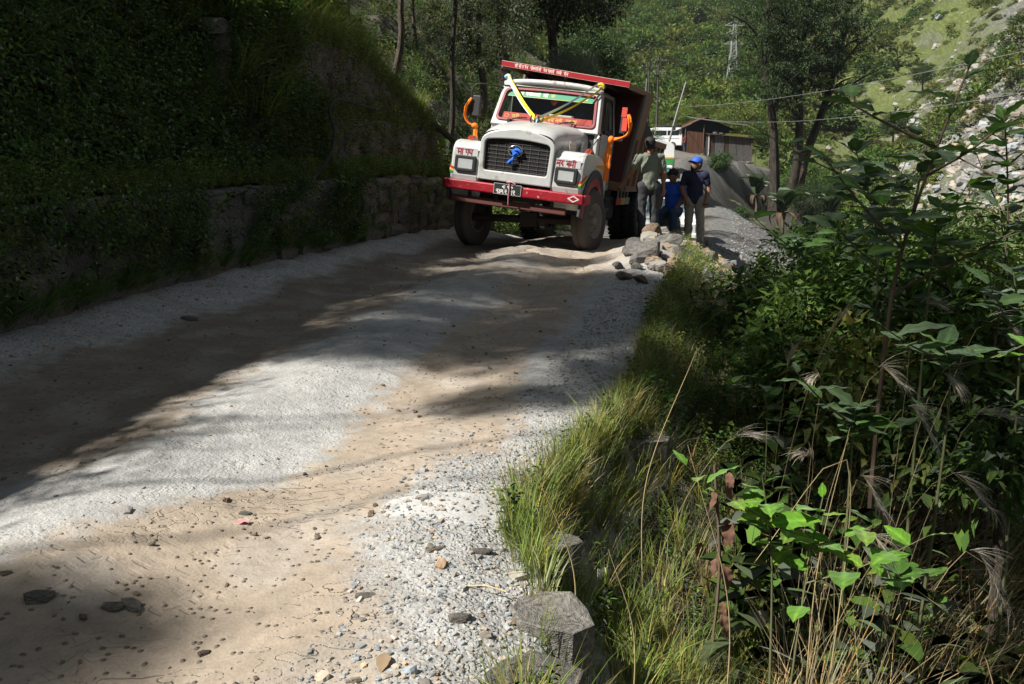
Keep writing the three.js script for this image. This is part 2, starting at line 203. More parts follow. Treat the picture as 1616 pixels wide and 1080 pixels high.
{ const [c, b] = roadTextures(...MID, 1536); section('dirt_road', SECT.dirt_road_mid, new THREE.MeshStandardMaterial({ map: c, bumpMap: b, bumpScale: 0.035, roughness: 0.95 }), (x, z) => [(x - MID[0]) / MID[2], (MID[1] - z) / MID[3]]); }
const soilMat = new THREE.MeshStandardMaterial({ map: soilMap, bumpMap: soilBump, bumpScale: 0.11, vertexColors: true, roughness: 0.97 });
section('dirt_road', SECT.dirt_road_far, soilMat, uvM(4), true);
section('hillside', SECT.hillside, soilMat, uvM(3), true);
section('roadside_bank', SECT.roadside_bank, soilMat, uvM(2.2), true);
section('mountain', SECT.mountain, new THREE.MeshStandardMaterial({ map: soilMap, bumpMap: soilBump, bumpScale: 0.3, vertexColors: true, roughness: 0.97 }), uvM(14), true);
console.log('grid', NX, NZ, NX * NZ);
// ---------------------------------------------------------------- plant tools
class Leaves {            // collects leaves and blades into one geometry
  constructor() { this.p = []; this.n = []; this.c = []; }
  tri(a, b, c, n, k) { for (const v of [a, b, c]) { this.p.push(v.x, v.y, v.z); this.n.push(n.x, n.y, n.z); this.c.push(k[0], k[1], k[2]); } }
  leaf(o, dir, up, L, W, k, droop = 0.25, fold = 0.25) {   // four faces: folded along the rib, drooping to the tip
    const d = dir.clone().normalize(), s = d.clone().cross(up).normalize(); if (s.lengthSq() < 0.01) s.set(1, 0, 0); const n = s.clone().cross(d).normalize();
    const mid = o.clone().addScaledVector(d, L * 0.45), tip = o.clone().addScaledVector(d, L * (1 - droop * 0.3)).addScaledVector(n, -droop * L), l = mid.clone().addScaledVector(s, -W / 2).addScaledVector(n, fold * W), r = mid.clone().addScaledVector(s, W / 2).addScaledVector(n, fold * W);
    const nl = n.clone().addScaledVector(s, 0.45).normalize(), nr = n.clone().addScaledVector(s, -0.45).normalize(), k2 = [k[0] * 0.93, k[1] * 0.93, k[2] * 0.93];
    this.tri(o, r, mid, nr, k); this.tri(o, mid, l, nl, k2); this.tri(mid, r, tip, nr, k); this.tri(mid, tip, l, nl, k2); return this;
  }
  fine(o, dir, up, L, W, k, droop = 0.25) {                 // eight faces: narrow base, broad middle, pointed drooping tip
    const d = dir.clone().normalize(), s = d.clone().cross(up).normalize(); if (s.lengthSq() < 0.01) s.set(1, 0, 0); const n = s.clone().cross(d).normalize(), at2 = (u, w, e) => o.clone().addScaledVector(d, L * u * (1 - droop * 0.25 * u)).addScaledVector(n, -droop * L * u * u + Math.abs(e) * w * W * 0.18).addScaledVector(s, e * w * W * 0.5);
    const nl = n.clone().addScaledVector(s, 0.35).normalize(), nr = n.clone().addScaledVector(s, -0.35).normalize(), k2 = k.map((v) => v * 0.93), us = [0, 0.22, 0.55, 0.82, 1], ws = [0.05, 0.75, 1, 0.6, 0];
    for (let i = 0; i < 4; i++) for (const e of [-1, 1]) { const a = at2(us[i], 0, 0), b = at2(us[i + 1], 0, 0), c = at2(us[i], ws[i], e), f = at2(us[i + 1], ws[i + 1], e), nn = e > 0 ? nr : nl, kk = e > 0 ? k : k2; if (i > 0) this.tri(a, c, b, nn, kk); if (i < 3) this.tri(c, f, b, nn, kk); } return this;
  }
  small(o, dir, up, L, W, k, droop = 0.25) {                // two faces
    const d = dir.clone().normalize(), s = d.clone().cross(up).normalize(); if (s.lengthSq() < 0.01) s.set(1, 0, 0); const n = s.clone().cross(d).normalize(), mid = o.clone().addScaledVector(d, L * 0.45), tip = o.clone().addScaledVector(d, L * (1 - droop * 0.3)).addScaledVector(n, -droop * L), l = mid.clone().addScaledVector(s, -W / 2).addScaledVector(n, 0.25 * W), r = mid.clone().addScaledVector(s, W / 2).addScaledVector(n, 0.25 * W);
    this.tri(o, r, tip, n.clone().addScaledVector(s, -0.4).normalize(), k); this.tri(o, tip, l, n.clone().addScaledVector(s, 0.4).normalize(), [k[0] * 0.92, k[1] * 0.92, k[2] * 0.92]); return this;
  }
  blade(o, dir, L, W, bend, k, seg = 4, kTip) {            // a grass blade curving over by `bend`
    const d = dir.clone().normalize(), flat = V(d.x, 0, d.z); if (flat.lengthSq() < 1e-4) flat.set(1, 0, 0); flat.normalize(); const s = V(-flat.z, 0, flat.x); let p = o.clone(), a = Math.asin(clamp(d.y, -1, 1)), pl = null, pr = null, pk = k;
    for (let i = 0; i <= seg; i++) { const t = i / seg, w = W * (1 - t * t * 0.96) / 2, l = p.clone().addScaledVector(s, -w), r = p.clone().addScaledVector(s, w), q = kTip ? k.map((v, j) => lerp(v, kTip[j], t)) : k, n = V(-flat.x * Math.sin(a), Math.cos(a), -flat.z * Math.sin(a)); if (pl) { if (i === seg) this.tri(pl, pr, p, n, q); else { this.tri(pl, pr, r, n, q); this.tri(pl, r, l, n, q); } } pl = l; pr = r; p = p.clone().addScaledVector(flat, Math.cos(a) * L / seg).add(V(0, Math.sin(a) * L / seg, 0)); a -= bend / seg * (0.5 + t); } return this;
  }
  geo() { const g = new THREE.BufferGeometry(); g.setAttribute('position', new THREE.Float32BufferAttribute(this.p, 3)); g.setAttribute('normal', new THREE.Float32BufferAttribute(this.n, 3)); g.setAttribute('color', new THREE.Float32BufferAttribute(this.c, 3)); return g; }
}
const ball = (r) => { let v; do { v = V(r() * 2 - 1, r() * 2 - 1, r() * 2 - 1); } while (v.lengthSq() > 1); return v; };
const leafMat = phys(0xffffff, 1, { vertexColors: true, side: THREE.DoubleSide, transmission: 0.38, thickness: 0, specularIntensity: 0.35 });
const strawMat = phys(0xffffff, 1, { vertexColors: true, side: THREE.DoubleSide, transmission: 0.2, thickness: 0 });
const farLeafMat = phys(0xffffff, 1, { vertexColors: true, side: THREE.DoubleSide, transmission: 0.3, thickness: 0, specularIntensity: 0.3 });
const barkMap = dataTex(256, 512, (a, w, h) => { for (let j = 0; j < h; j++) for (let i = 0; i < w; i++) { const u = i / w * 6.2832, s = 0.5 + 0.35 * n3(Math.cos(u) * 5, Math.sin(u) * 5, j * 0.018) + 0.25 * n3(Math.cos(u) * 14, Math.sin(u) * 14, j * 0.06); const k = 255 * clamp(0.35 + 0.55 * s); a.set([k, k * 0.97, k * 0.92, 255], (j * w + i) * 4); } });
const barkBump = barkMap.clone(); barkBump.colorSpace = THREE.NoColorSpace; barkBump.needsUpdate = true;
const bark = std([0.16, 0.13, 0.10], 0.95, { map: barkMap, bumpMap: barkBump, bumpScale: 0.03 }), barkDark = std([0.085, 0.07, 0.055], 0.95, { map: barkMap, bumpMap: barkBump, bumpScale: 0.03 });
const stemMat = std([0.10, 0.11, 0.045], 0.8), stemBrown = std([0.11, 0.075, 0.05], 0.85);
const tint = (r, a = 0.25) => { const k = 1 + (r() - 0.5) * 2 * a, y = (r() - 0.5) * a; return (c) => [c[0] * k * (1 + y), c[1] * k, c[2] * k * (1 - y)]; };
const UP3 = V(0, 1, 0);
function weedGeo(seed, n = 16, h = 0.38, L = 0.075, W = 0.032, stem = true) { const r = RNG(seed), q = new Leaves(), lean = V((r() - 0.5) * 0.35, 1, (r() - 0.5) * 0.35).normalize(); for (let i = 0; i < n; i++) { const t = 0.12 + 0.88 * (i + r()) / n, o = lean.clone().multiplyScalar(h * t), a = i * 2.4 + r() * 0.9, d = V(Math.cos(a), 0.35 + 0.5 * r(), Math.sin(a)); o.addScaledVector(V(d.x, 0.2, d.z), 0.05 * h * r()); q.fine(o, d, V(0, 1, 0), L * (0.6 + 0.7 * r()) * (1.15 - 0.5 * t), W * (0.7 + 0.6 * r()), tint(r, 0.3)([1, 1, 1]), 0.2 + 0.4 * r()); } if (stem) { q.blade(V(0, 0, 0), lean, h, 0.006, 0.05, [0.8, 0.75, 0.6], 3); } return q.geo(); }
function grassGeo(seed, n = 22, L = 0.45, W = 0.007, bend = 1.1, spread = 0.09, upright = 0.8, dry = 0.15) { const r = RNG(seed), q = new Leaves(); for (let i = 0; i < n; i++) { const a = r() * 6.283, o = V(Math.cos(a) * spread * r(), 0, Math.sin(a) * spread * r()), d = V(Math.cos(a) * (1 - upright) * (0.4 + r()), upright, Math.sin(a) * (1 - upright) * (0.4 + r())); const k = r() < dry ? [1.9, 1.45, 1.1] : [1, 1, 1]; q.blade(o, d, L * (0.45 + 0.75 * r()), W * (0.7 + 0.7 * r()), bend * (0.3 + 1.1 * r()), tint(r, 0.25)(k), 3); } return q.geo(); }
function clumpGeo(seed, n = 42, R = 0.42, L = 0.17, W = 0.07, flat = 0.6) { const r = RNG(seed), q = new Leaves(); for (let i = 0; i < n; i++) { const o = ball(r).multiplyScalar(R); o.y *= flat; const d = o.clone().normalize().add(V((r() - 0.5) * 1.2, (r() - 0.7) * 0.8, (r() - 0.5) * 1.2)); q.leaf(o, d, V((r() - 0.5) * 0.6, 1, (r() - 0.5) * 0.6), L * (0.6 + 0.7 * r()), W * (0.7 + 0.6 * r()), tint(r, 0.28)([1, 1, 1]), 0.35 * r()); } return q.geo(); }
function fernGeo(seed, n = 9, L = 0.5) { const r = RNG(seed), q = new Leaves(); for (let i = 0; i < n; i++) { const a = i / n * 6.283 + r(), lean = 0.35 + 0.5 * r(), k = tint(r, 0.2)([1, 1, 1]); for (let j = 2; j < 15; j++) { const t = j / 15, o = V(Math.cos(a) * t * L * lean, L * (t - 0.45 * t * t * lean), Math.sin(a) * t * L * lean), s = V(-Math.sin(a), 0.12, Math.cos(a)); for (const e of [-1, 1]) q.leaf(o, s.clone().multiplyScalar(e).add(V(Math.cos(a) * 0.5, 0.1, Math.sin(a) * 0.5)), V(0, 1, 0), 0.07 * (1.1 - t) + 0.012, 0.014, k, 0.2); } } return q.geo(); }
const smallLeaf = (g) => g; const VG = { weedSmall: [1, 2, 3, 4].map((s) => { const r = RNG(s * 7), q = new Leaves(), h = 0.38, lean = V((r() - 0.5) * 0.35, 1, (r() - 0.5) * 0.35).normalize(); for (let i = 0; i < 18; i++) { const t = 0.1 + 0.9 * (i + r()) / 18, a = i * 2.4 + r() * 0.9, d = V(Math.cos(a), 0.35 + 0.5 * r(), Math.sin(a)), o = lean.clone().multiplyScalar(h * t).addScaledVector(V(d.x, 0.2, d.z), 0.03 * r()); q.small(o, d, UP3, 0.08 * (0.6 + 0.7 * r()) * (1.15 - 0.5 * t), 0.034 * (0.7 + 0.6 * r()), tint(r, 0.3)([1, 1, 1]), 0.2 + 0.4 * r()); } return q.geo(); }), weed: [1, 2, 3, 4].map((s) => weedGeo(s * 7)), weedBroad: [1, 2, 3].map((s) => weedGeo(s * 13 + 1, 11, 0.42, 0.12, 0.06)), grass: [1, 2, 3, 4].map((s) => grassGeo(s * 5, 18, 0.45, [0.005, 0.008, 0.012, 0.006][s - 1], [0.8, 1.2, 1.5, 1.9][s - 1])), grassFine: [1, 2, 3].map((s) => grassGeo(s * 9 + 2, 30, 0.55, 0.0045, 1.5, 0.12, 0.72, 0.3)), straw: [1, 2, 3].map((s) => grassGeo(s * 11 + 4, 16, 0.95, 0.0045, 1.9, 0.1, 0.75, 0.65)), clump: [1, 2, 3, 4].map((s) => clumpGeo(s * 3)), clumpFine: [1, 2, 3].map((s) => clumpGeo(s * 17, 70, 0.42, 0.10, 0.04)), fern: [1, 2].map((s) => fernGeo(s * 19)), spray: [1, 2, 3].map((s) => clumpGeo(s * 23, 34, 0.5, 0.2, 0.055, 0.28)) };
const _m = new THREE.Matrix4(), _q = new THREE.Quaternion(), _q2 = new THREE.Quaternion(), UP = V(0, 1, 0);
function scatter(name, geos, mat, list, parent = scene, label, category) { // list: [pos, scale, colour, normal?, spin]
  const out = []; geos.forEach((g, gi) => { const mine = list.filter((_, i) => i % geos.length === gi); if (!mine.length) return; const m = new THREE.InstancedMesh(g, mat, mine.length); mine.forEach(([p, s, c, n, a], i) => { _q2.setFromAxisAngle(UP, a); _q.setFromUnitVectors(UP, n || UP).multiply(_q2); m.setMatrixAt(i, _m.compose(p, _q, typeof s === 'number' ? V(s, s, s) : s)); m.setColorAt(i, lin(...c)); }); m.castShadow = m.receiveShadow = true; m.userData.kind = 'stuff'; if (parent === scene) { m.name = numbered(name); if (label) tag(m, label, category); scene.add(m); } else { m.name = name; parent.add(m); } out.push(m); }); return out;
}
const TRIS = {};
function planted(name, geos, mat, list, parent = scene, label, category) { // the same as scatter, but as one body of real geometry (quicker to draw where plants crowd)
  const seen = parent === scene ? list.filter(([p]) => p.y > 6 || p.x < 0.62 * -p.z + 0.5 && p.x > 0.62 * p.z - 0.5 && (p.y + 0.9 - EYE) / Math.max(0.3, -p.z) > -0.68) : list;
  let n = 0; seen.forEach((_, i) => { n += geos[i % geos.length].attributes.position.count; }); const P3 = new Float32Array(n * 3), N3 = new Float32Array(n * 3), C3 = new Float32Array(n * 3), v = V(0, 0, 0); let o = 0;
  seen.forEach(([p, s, c, nn, a], i) => { const g = geos[i % geos.length], gp = g.attributes.position.array, gn = g.attributes.normal.array, gc = g.attributes.color.array, sc = typeof s === 'number' ? V(s, s, s) : s; _q2.setFromAxisAngle(UP, a); _q.setFromUnitVectors(UP, nn || UP).multiply(_q2); const e = _m.compose(p, _q, sc).elements, r = new THREE.Matrix4().makeRotationFromQuaternion(_q).elements;
    for (let k = 0; k < gp.length; k += 3, o += 3) { const x = gp[k], y = gp[k + 1], z = gp[k + 2], a2 = gn[k], b = gn[k + 1], d = gn[k + 2]; P3[o] = e[0] * x + e[4] * y + e[8] * z + e[12]; P3[o + 1] = e[1] * x + e[5] * y + e[9] * z + e[13]; P3[o + 2] = e[2] * x + e[6] * y + e[10] * z + e[14]; N3[o] = r[0] * a2 + r[4] * b + r[8] * d; N3[o + 1] = r[1] * a2 + r[5] * b + r[9] * d; N3[o + 2] = r[2] * a2 + r[6] * b + r[10] * d; C3[o] = gc[k] * c[0]; C3[o + 1] = gc[k + 1] * c[1]; C3[o + 2] = gc[k + 2] * c[2]; } });
  const g = new THREE.BufferGeometry(); g.setAttribute('position', new THREE.BufferAttribute(P3, 3)); g.setAttribute('normal', new THREE.BufferAttribute(N3, 3)); g.setAttribute('color', new THREE.BufferAttribute(C3, 3)); TRIS[name] = (TRIS[name] || 0) + n / 3;
  const m = new THREE.Mesh(g, mat); m.castShadow = m.receiveShadow = true; m.userData.kind = 'stuff'; if (parent === scene) { m.name = numbered(name); if (label) tag(m, label, category); scene.add(m); } else { m.name = name; parent.add(m); } return m;
}
const GREEN = { dark: [0.028, 0.055, 0.012], mid: [0.045, 0.085, 0.017], leaf: [0.055, 0.12, 0.018], bright: [0.09, 0.16, 0.022], yellow: [0.19, 0.19, 0.045], olive: [0.085, 0.10, 0.03], grey: [0.15, 0.18, 0.12], straw: [0.26, 0.21, 0.12], lime: [0.16, 0.25, 0.04], hay: [0.40, 0.33, 0.18] };
const mixc = (a, b, t) => [lerp(a[0], b[0], t), lerp(a[1], b[1], t), lerp(a[2], b[2], t)];
const jit = (r, c, a = 0.25) => tint(r, a)(c);
// a tree: curved trunk, limbs, and a crown of leaf clumps gathered round the limb ends
function tree(o) {
  const { name = 'tree', label, group, pos, h = 7, r0 = 0.14, lean = [0, 0], crown = [2, 1.8, 2], cy = 0.75, clumps = 260, size = 1, colour = GREEN.mid, colour2 = GREEN.bright, seed = 1, geo = VG.clump, mat = leafMat, wood = bark, limbs = 6, stems = 1, hollow = 0.35, category = 'tree', gap = 0.05, solid = false } = o;
  const r = RNG(seed * 101 + 7), t = thing(name, label, category, group, pos); const ends = [], top = V(lean[0], h, lean[1]);
  for (let k = 0; k < stems; k++) { const off = stems > 1 ? V((k - (stems - 1) / 2) * r0 * 2.6, 0, (r() - 0.5) * r0 * 2) : V(0, 0, 0), tp = top.clone().multiplyScalar(stems > 1 ? 0.85 + 0.15 * r() : 0.95).add(V(off.x * 4, 0, off.z * 4)); const pts = [off.clone().add(V(0, -0.3, 0))]; for (let i = 1; i < 5; i++) pts.push(off.clone().lerp(tp, i / 5).add(V((r() - 0.5) * h * 0.05, 0, (r() - 0.5) * h * 0.05))); pts.push(tp); part('trunk', tubeGeo(pts, (u) => r0 * (1.25 - 0.95 * u) * (u < 0.08 ? 1.35 - u * 4 : 1), 14, 8), wood, t);
    const cv = new THREE.CatmullRomCurve3(pts); for (let i = 0; i < limbs; i++) { const u = clamp(cy - crown[1] / h * 0.9, 0.25, 0.8) + (0.97 - clamp(cy - crown[1] / h * 0.9, 0.25, 0.8)) * (i + r()) / limbs, a = r() * 6.283, o2 = cv.getPoint(u), len = (0.45 + 0.55 * r()) * (1.1 - u * 0.5), e = o2.clone().add(V(Math.cos(a) * crown[0] * len, crown[1] * (0.15 + 0.5 * r()), Math.sin(a) * crown[2] * len)), md = o2.clone().lerp(e, 0.5).add(V(0, crown[1] * 0.08, 0)); part('limb', tubeGeo([o2, md, e], (w) => r0 * 0.42 * (1 - 0.75 * w), 5, 5), wood, t); ends.push(e, md.lerp(e, 0.4)); } ends.push(tp); }
  const C = V(lean[0] * cy, h * cy, lean[1] * cy), list = []; let guard = 0;
  while (list.length < clumps && guard++ < clumps * 14) { const p = ball(r); const l = p.length(); if (l < hollow && r() < 0.8) continue; const bump = 0.8 + 0.32 * n3(p.x * 1.7 + seed, p.y * 1.7, p.z * 1.7); if (l > bump) continue; const w = V(C.x + p.x * crown[0], C.y + p.y * crown[1], C.z + p.z * crown[2]); if (n3(w.x * 0.9 + seed * 3, w.y * 0.9, w.z * 0.9) < -0.25 + gap * 4 - 0.25) continue; list.push([w, size * (0.7 + 0.6 * r()), jit(r, mixc(colour, colour2, r() ** 1.5), 0.2), V((r() - 0.5) * 0.7, 1, (r() - 0.5) * 0.7).normalize(), r() * 6.283]); }
  (solid ? planted : scatter)('crown', [geo[seed % geo.length]], mat, list, t); return t;
}
function stoneGeo(seed, rough = 0.22, cut = 0.5) { const r = RNG(seed), g = new THREE.BoxGeometry(1, 1, 1, 2, 2, 2), p = g.attributes.position, ox = r() * 50; for (let i = 0; i < p.count; i++) { const v = V(p.getX(i), p.getY(i), p.getZ(i)), l = v.length(); v.lerp(v.clone().normalize().multiplyScalar(0.62), cut); const n = 1 + rough * n3(v.x * 1.6 + ox, v.y * 1.6, v.z * 1.6); v.multiplyScalar(n); p.setXYZ(i, v.x, v.y, v.z); } const q = g.toNonIndexed(); q.computeVertexNormals(); return q; }
const STONE = [1, 2, 3, 4, 5, 6].map((s) => stoneGeo(s * 31)), BLOCK = [1, 2, 3, 4].map((s) => stoneGeo(s * 37, 0.15, 0.22));
function rockGeo(seed, detail = 3) { // bigger boulders: a faceted, chipped ball
  const r = RNG(seed), g = new THREE.IcosahedronGeometry(0.5, detail), p = g.attributes.position, cuts = []; for (let i = 0; i < 12; i++) cuts.push([ball(r).normalize(), 0.24 + 0.16 * r()]); for (let i = 0; i < p.count; i++) { const v = V(p.getX(i), p.getY(i), p.getZ(i)); for (const [n, d] of cuts) { const q = v.dot(n); if (q > d) v.addScaledVector(n, d - q); } v.multiplyScalar(1 + 0.04 * n3(v.x * 5 + seed, v.y * 5, v.z * 5) + 0.025 * n3(v.x * 14, v.y * 14 + seed, v.z * 14)); p.setXYZ(i, v.x, v.y, v.z); } const q = g.index ? g.toNonIndexed() : g; q.computeVertexNormals(); return q; }
const ROCK = [1, 2, 3, 4, 5].map((s) => rockGeo(s * 41));
const rockMap = dataTex(256, 256, (a, w, h) => { for (let j = 0; j < h; j++) for (let i = 0; i < w; i++) { const u = i / w * 6.2832, v = j / h * 6.2832, s = 0.5 * n3(Math.cos(u) * 2 + Math.cos(v), Math.sin(u) * 2, Math.sin(v) * 2) + 0.35 * n3(Math.cos(u) * 7, Math.sin(u) * 7 + Math.cos(v) * 6, Math.sin(v) * 6) + 0.3 * hash(i, j, 4); const k = 255 * clamp(0.68 + 0.28 * s); a.set([k, k * 0.985, k * 0.96, 255], (j * w + i) * 4); } });
const rockBump = rockMap.clone(); rockBump.colorSpace = THREE.NoColorSpace; rockBump.needsUpdate = true;
const rockMats = [[0.24, 0.235, 0.225], [0.30, 0.29, 0.27], [0.20, 0.19, 0.19], [0.27, 0.20, 0.145], [0.33, 0.31, 0.27]].map((c) => std(c, 0.93, { map: rockMap, bumpMap: rockBump, bumpScale: 0.02 }));
// ---------------------------------------------------------------- walls and growth on the hill side
const wallStoneMats = [[0.24, 0.235, 0.22], [0.28, 0.265, 0.24], [0.21, 0.205, 0.195], [0.27, 0.23, 0.18]].map((c) => std(c, 0.95, { map: rockMap, bumpMap: rockBump, bumpScale: 0.02 }));
function stoneWall(name, label, category, s0, y0, yTop, z0, z1, w, h, seed, wires) {
  const r = RNG(seed), t = thing(name, label, category, null, P(xlC(-z0) - s0, z0)); t.position.set(0, 0, 0);
  let n = 0; const rest = [];
  for (let z = z0; z > z1;) { const base = yrC(-z) + 0.17 + roadRelief(xlC(-z), z) * 0.5, top = base + yTop(z); for (let y = base + y0; y < top - 0.03;) { const hh = h * (0.75 + 0.5 * r()), q = Math.min(hh, top - y), ww = w * (0.7 + 0.7 * r()); const zz = z - (r() - 0.5) * w * 0.5, x = xlC(-zz) - s0 - 0.07 + (r() - 0.5) * 0.05; const sc = V(0.3 + 0.1 * r(), q * 1.18, ww * 1.12), rot = [(r() - 0.5) * 0.25, -0.26 + (r() - 0.5) * 0.3, (r() - 0.5) * 0.25], p = V(x, y + q / 2, zz), gi = (r() * 4) | 0, mi = (r() * 4) | 0;
      if (n++ < 299) { const m = part('stone', BLOCK[gi], wallStoneMats[mi], t); m.position.copy(p); m.scale.copy(sc); m.rotation.set(...rot); } else { const g = BLOCK[gi].clone(); g.applyMatrix4(new THREE.Matrix4().compose(p, new THREE.Quaternion().setFromEuler(new THREE.Euler(...rot)), sc)); rest.push(g); }
      y += q; } z -= w * (0.9 + 0.2 * r()); }
  if (rest.length) { const m = part('stones', merge(rest), wallStoneMats[0], t); m.userData.kind = 'stuff'; }
  if (wires) { const wg = []; for (let z = z0; z > z1; z -= 0.11) for (const e of [-1, 1]) { const base = yrC(-z) + 0.17, b = base + y0, tp = base + yTop(z), dz = (tp - b) * 0.55 * e; const zb = clamp(z + dz, z1, z0); wg.push(bar(V(xlC(-z) - s0 + 0.125, b, z), V(xlC(-zb) - s0 + 0.125, tp, zb), 0.002, 3)); } for (let z = z0; z > z1 + 0.5; z -= 0.5) { const base = yrC(-z) + 0.17; wg.push(bar(V(xlC(-z) - s0 + 0.1, base + yTop(z) + 0.01, z), V(xlC(-z + 0.5) - s0 + 0.1, base + yTop(z - 0.5) + 0.01, z - 0.5), 0.008, 4)); } part('wire_mesh', merge(wg), std([0.2, 0.2, 0.19], 0.7), t); }
  return t;
}
stoneWall('retaining_wall', 'low dry stone wall along the hill side of the dirt road', 'wall', 0.05, 0, (z) => 0.95, -5.5, -18.3, 0.36, 0.22, 61, false);
stoneWall('gabion_wall', 'wire caged stone wall standing on the ledge above the low roadside wall', 'wall', 0.66, 0.95, (z) => 1.9, -12.6, -18.6, 0.3, 0.2, 62, true);
stoneWall('gabion_wall', 'set back upper course of wire caged stones sloping down at its far end', 'wall', 1.03, 1.88, (z) => Math.max(2.0, wallTopC(-z)), -12.6, -18.9, 0.3, 0.21, 63, true);
// growth on walls and slope: walk up the profile of ledge, walls and bank
{
  const r = RNG(77), weeds = [], broad = [], grs = [], fine = [], fern = [];
  const prof = (z) => { const T = wallTopC(-z); if (z > -12.4) return [[-0.03, 0.08], [-0.1, 0.95], [0.1, 1.0], [0.53, 1.0], [0.95, 1.7], [1.4, 2.5], [1.9, 3.3], [2.6, 4.5], [5, 8.7]]; return [[-0.03, 0.08], [-0.1, 0.95], [0.1, 1.0], [0.53, 1.0], [0.49, 1.9], [0.86, 1.92], [0.85, T], [1.2, T + 0.05], [5, T + 5.7]]; };
  const put = (list, n, zf, tf, sc, col, sink = 0, patchy = 0) => { for (let i = 0; i < n; i++) { const z = zf(), p = prof(z), seg = tf(); if (patchy && n2(z * 0.55 + 3, seg * 0.9) + 0.5 * n2(z * 1.7, seg * 2) < patchy - 0.45) continue; const k = Math.min(p.length - 2, Math.floor(seg)), u = seg - k, a = p[k], b = p[k + 1], s = lerp(a[0], b[0], u), base = yrC(-z) + 0.17 + roadRelief(xlC(-z), z) * 0.5; let y = base + lerp(a[1], b[1], u), x = xlC(-z) - s; if (k >= 7 || (k >= 3 && z > -12.4)) y = groundY(x, z) - 0.02; const nx = b[1] - a[1], ny = b[0] - a[0], L = Math.hypot(nx, ny) || 1; const n = V(Math.max(0.05, nx / L) * (k % 2 === 0 || k >= 7 || (k >= 3 && z > -12.4) ? 0.8 : 0.25), 0.75 + 0.4 * r(), (r() - 0.5) * 0.5).normalize(); list.push([V(x + 0.02, y - sink, z), sc(), col(), n, r() * 6.283]); } };
  const zAll = () => -6.6 - 12.2 * r(), zNear = () => -6.6 - 7.4 * r(), zFar = () => -12 - 6.8 * r();
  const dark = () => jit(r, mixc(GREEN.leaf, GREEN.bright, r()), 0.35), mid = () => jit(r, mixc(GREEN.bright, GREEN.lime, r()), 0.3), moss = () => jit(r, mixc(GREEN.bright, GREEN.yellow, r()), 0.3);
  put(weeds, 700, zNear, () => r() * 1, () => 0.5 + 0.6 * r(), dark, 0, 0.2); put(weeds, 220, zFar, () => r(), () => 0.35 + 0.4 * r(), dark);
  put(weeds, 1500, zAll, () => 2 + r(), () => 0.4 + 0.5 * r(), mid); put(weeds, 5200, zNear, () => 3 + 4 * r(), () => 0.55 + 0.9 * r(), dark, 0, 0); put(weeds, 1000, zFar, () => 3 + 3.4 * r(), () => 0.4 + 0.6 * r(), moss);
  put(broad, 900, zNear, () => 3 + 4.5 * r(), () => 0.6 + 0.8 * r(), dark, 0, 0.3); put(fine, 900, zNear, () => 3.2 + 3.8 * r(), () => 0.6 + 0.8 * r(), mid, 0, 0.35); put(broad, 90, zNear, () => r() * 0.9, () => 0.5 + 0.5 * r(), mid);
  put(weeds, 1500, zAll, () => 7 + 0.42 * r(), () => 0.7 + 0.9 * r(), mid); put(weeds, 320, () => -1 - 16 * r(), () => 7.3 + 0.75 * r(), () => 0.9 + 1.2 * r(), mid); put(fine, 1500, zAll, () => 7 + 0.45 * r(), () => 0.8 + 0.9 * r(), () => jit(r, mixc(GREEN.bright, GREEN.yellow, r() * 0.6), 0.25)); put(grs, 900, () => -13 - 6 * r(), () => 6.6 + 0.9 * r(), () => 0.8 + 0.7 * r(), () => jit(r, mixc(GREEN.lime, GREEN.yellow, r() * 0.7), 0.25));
  put(grs, 900, zAll, () => 2 + 0.9 * r(), () => 0.3 + 0.3 * r(), moss); put(fern, 95, zNear, () => 3 + 5 * r(), () => 0.6 + 0.6 * r(), mid); put(grs, 260, zNear, () => 0.15 * r(), () => 0.4 + 0.4 * r(), dark, 0.05);
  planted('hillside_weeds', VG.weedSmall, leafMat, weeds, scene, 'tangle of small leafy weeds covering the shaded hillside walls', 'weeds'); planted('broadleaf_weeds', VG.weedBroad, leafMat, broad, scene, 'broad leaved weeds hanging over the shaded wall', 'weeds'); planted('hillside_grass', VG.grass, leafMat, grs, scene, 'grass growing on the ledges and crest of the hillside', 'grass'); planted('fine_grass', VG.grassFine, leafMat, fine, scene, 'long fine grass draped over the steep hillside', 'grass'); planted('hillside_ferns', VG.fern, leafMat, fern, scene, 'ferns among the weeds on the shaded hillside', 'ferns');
}
// hose, boulder, log, bottle
{ const q = (px, py, d) => at(px, py, d); const pts = [q(665, 205, 17.6), q(640, 178, 17.0), q(610, 176, 16.2), q(575, 168, 15.2), q(540, 158, 14.4), q(525, 160, 13.9), q(520, 180, 13.6), q(527, 205, 13.5), q(520, 245, 13.2), q(500, 275, 12.8), q(480, 298, 12.3), q(462, 318, 11.9)].map((p) => { const d = -p.z, y = p.y, lim = y > 1.95 ? 0.92 : 0.5; p.x = Math.max(p.x, xlC(d) - lim); return p; });
  solo('water_hose', tubeGeo(pts, 0.022, 70, 7), std([0.012, 0.012, 0.012], 0.85), 'black plastic water hose looping down the mossy caged wall', 'hose'); }
{ const m = solo('boulder', ROCK[1], rockMats[3], 'brown boulder resting on the ledge at the end of the low wall', 'rock'); m.position.set(xlC(16.4) - 0.33, yrC(16.4) + 1.28, -16.4); m.scale.set(0.62, 0.34, 0.5); m.rotation.y = 0.5; }
{ const a = at(664, 186, 18.6), b = at(722, 228, 17.6); solo('log', tubeGeo([a, a.clone().lerp(b, 0.5).add(V(0, 0.05, 0)), b], (t) => 0.075 - 0.02 * t, 8, 8), bark, 'bare log leaning from the top of the caged wall towards the road', 'log'); }
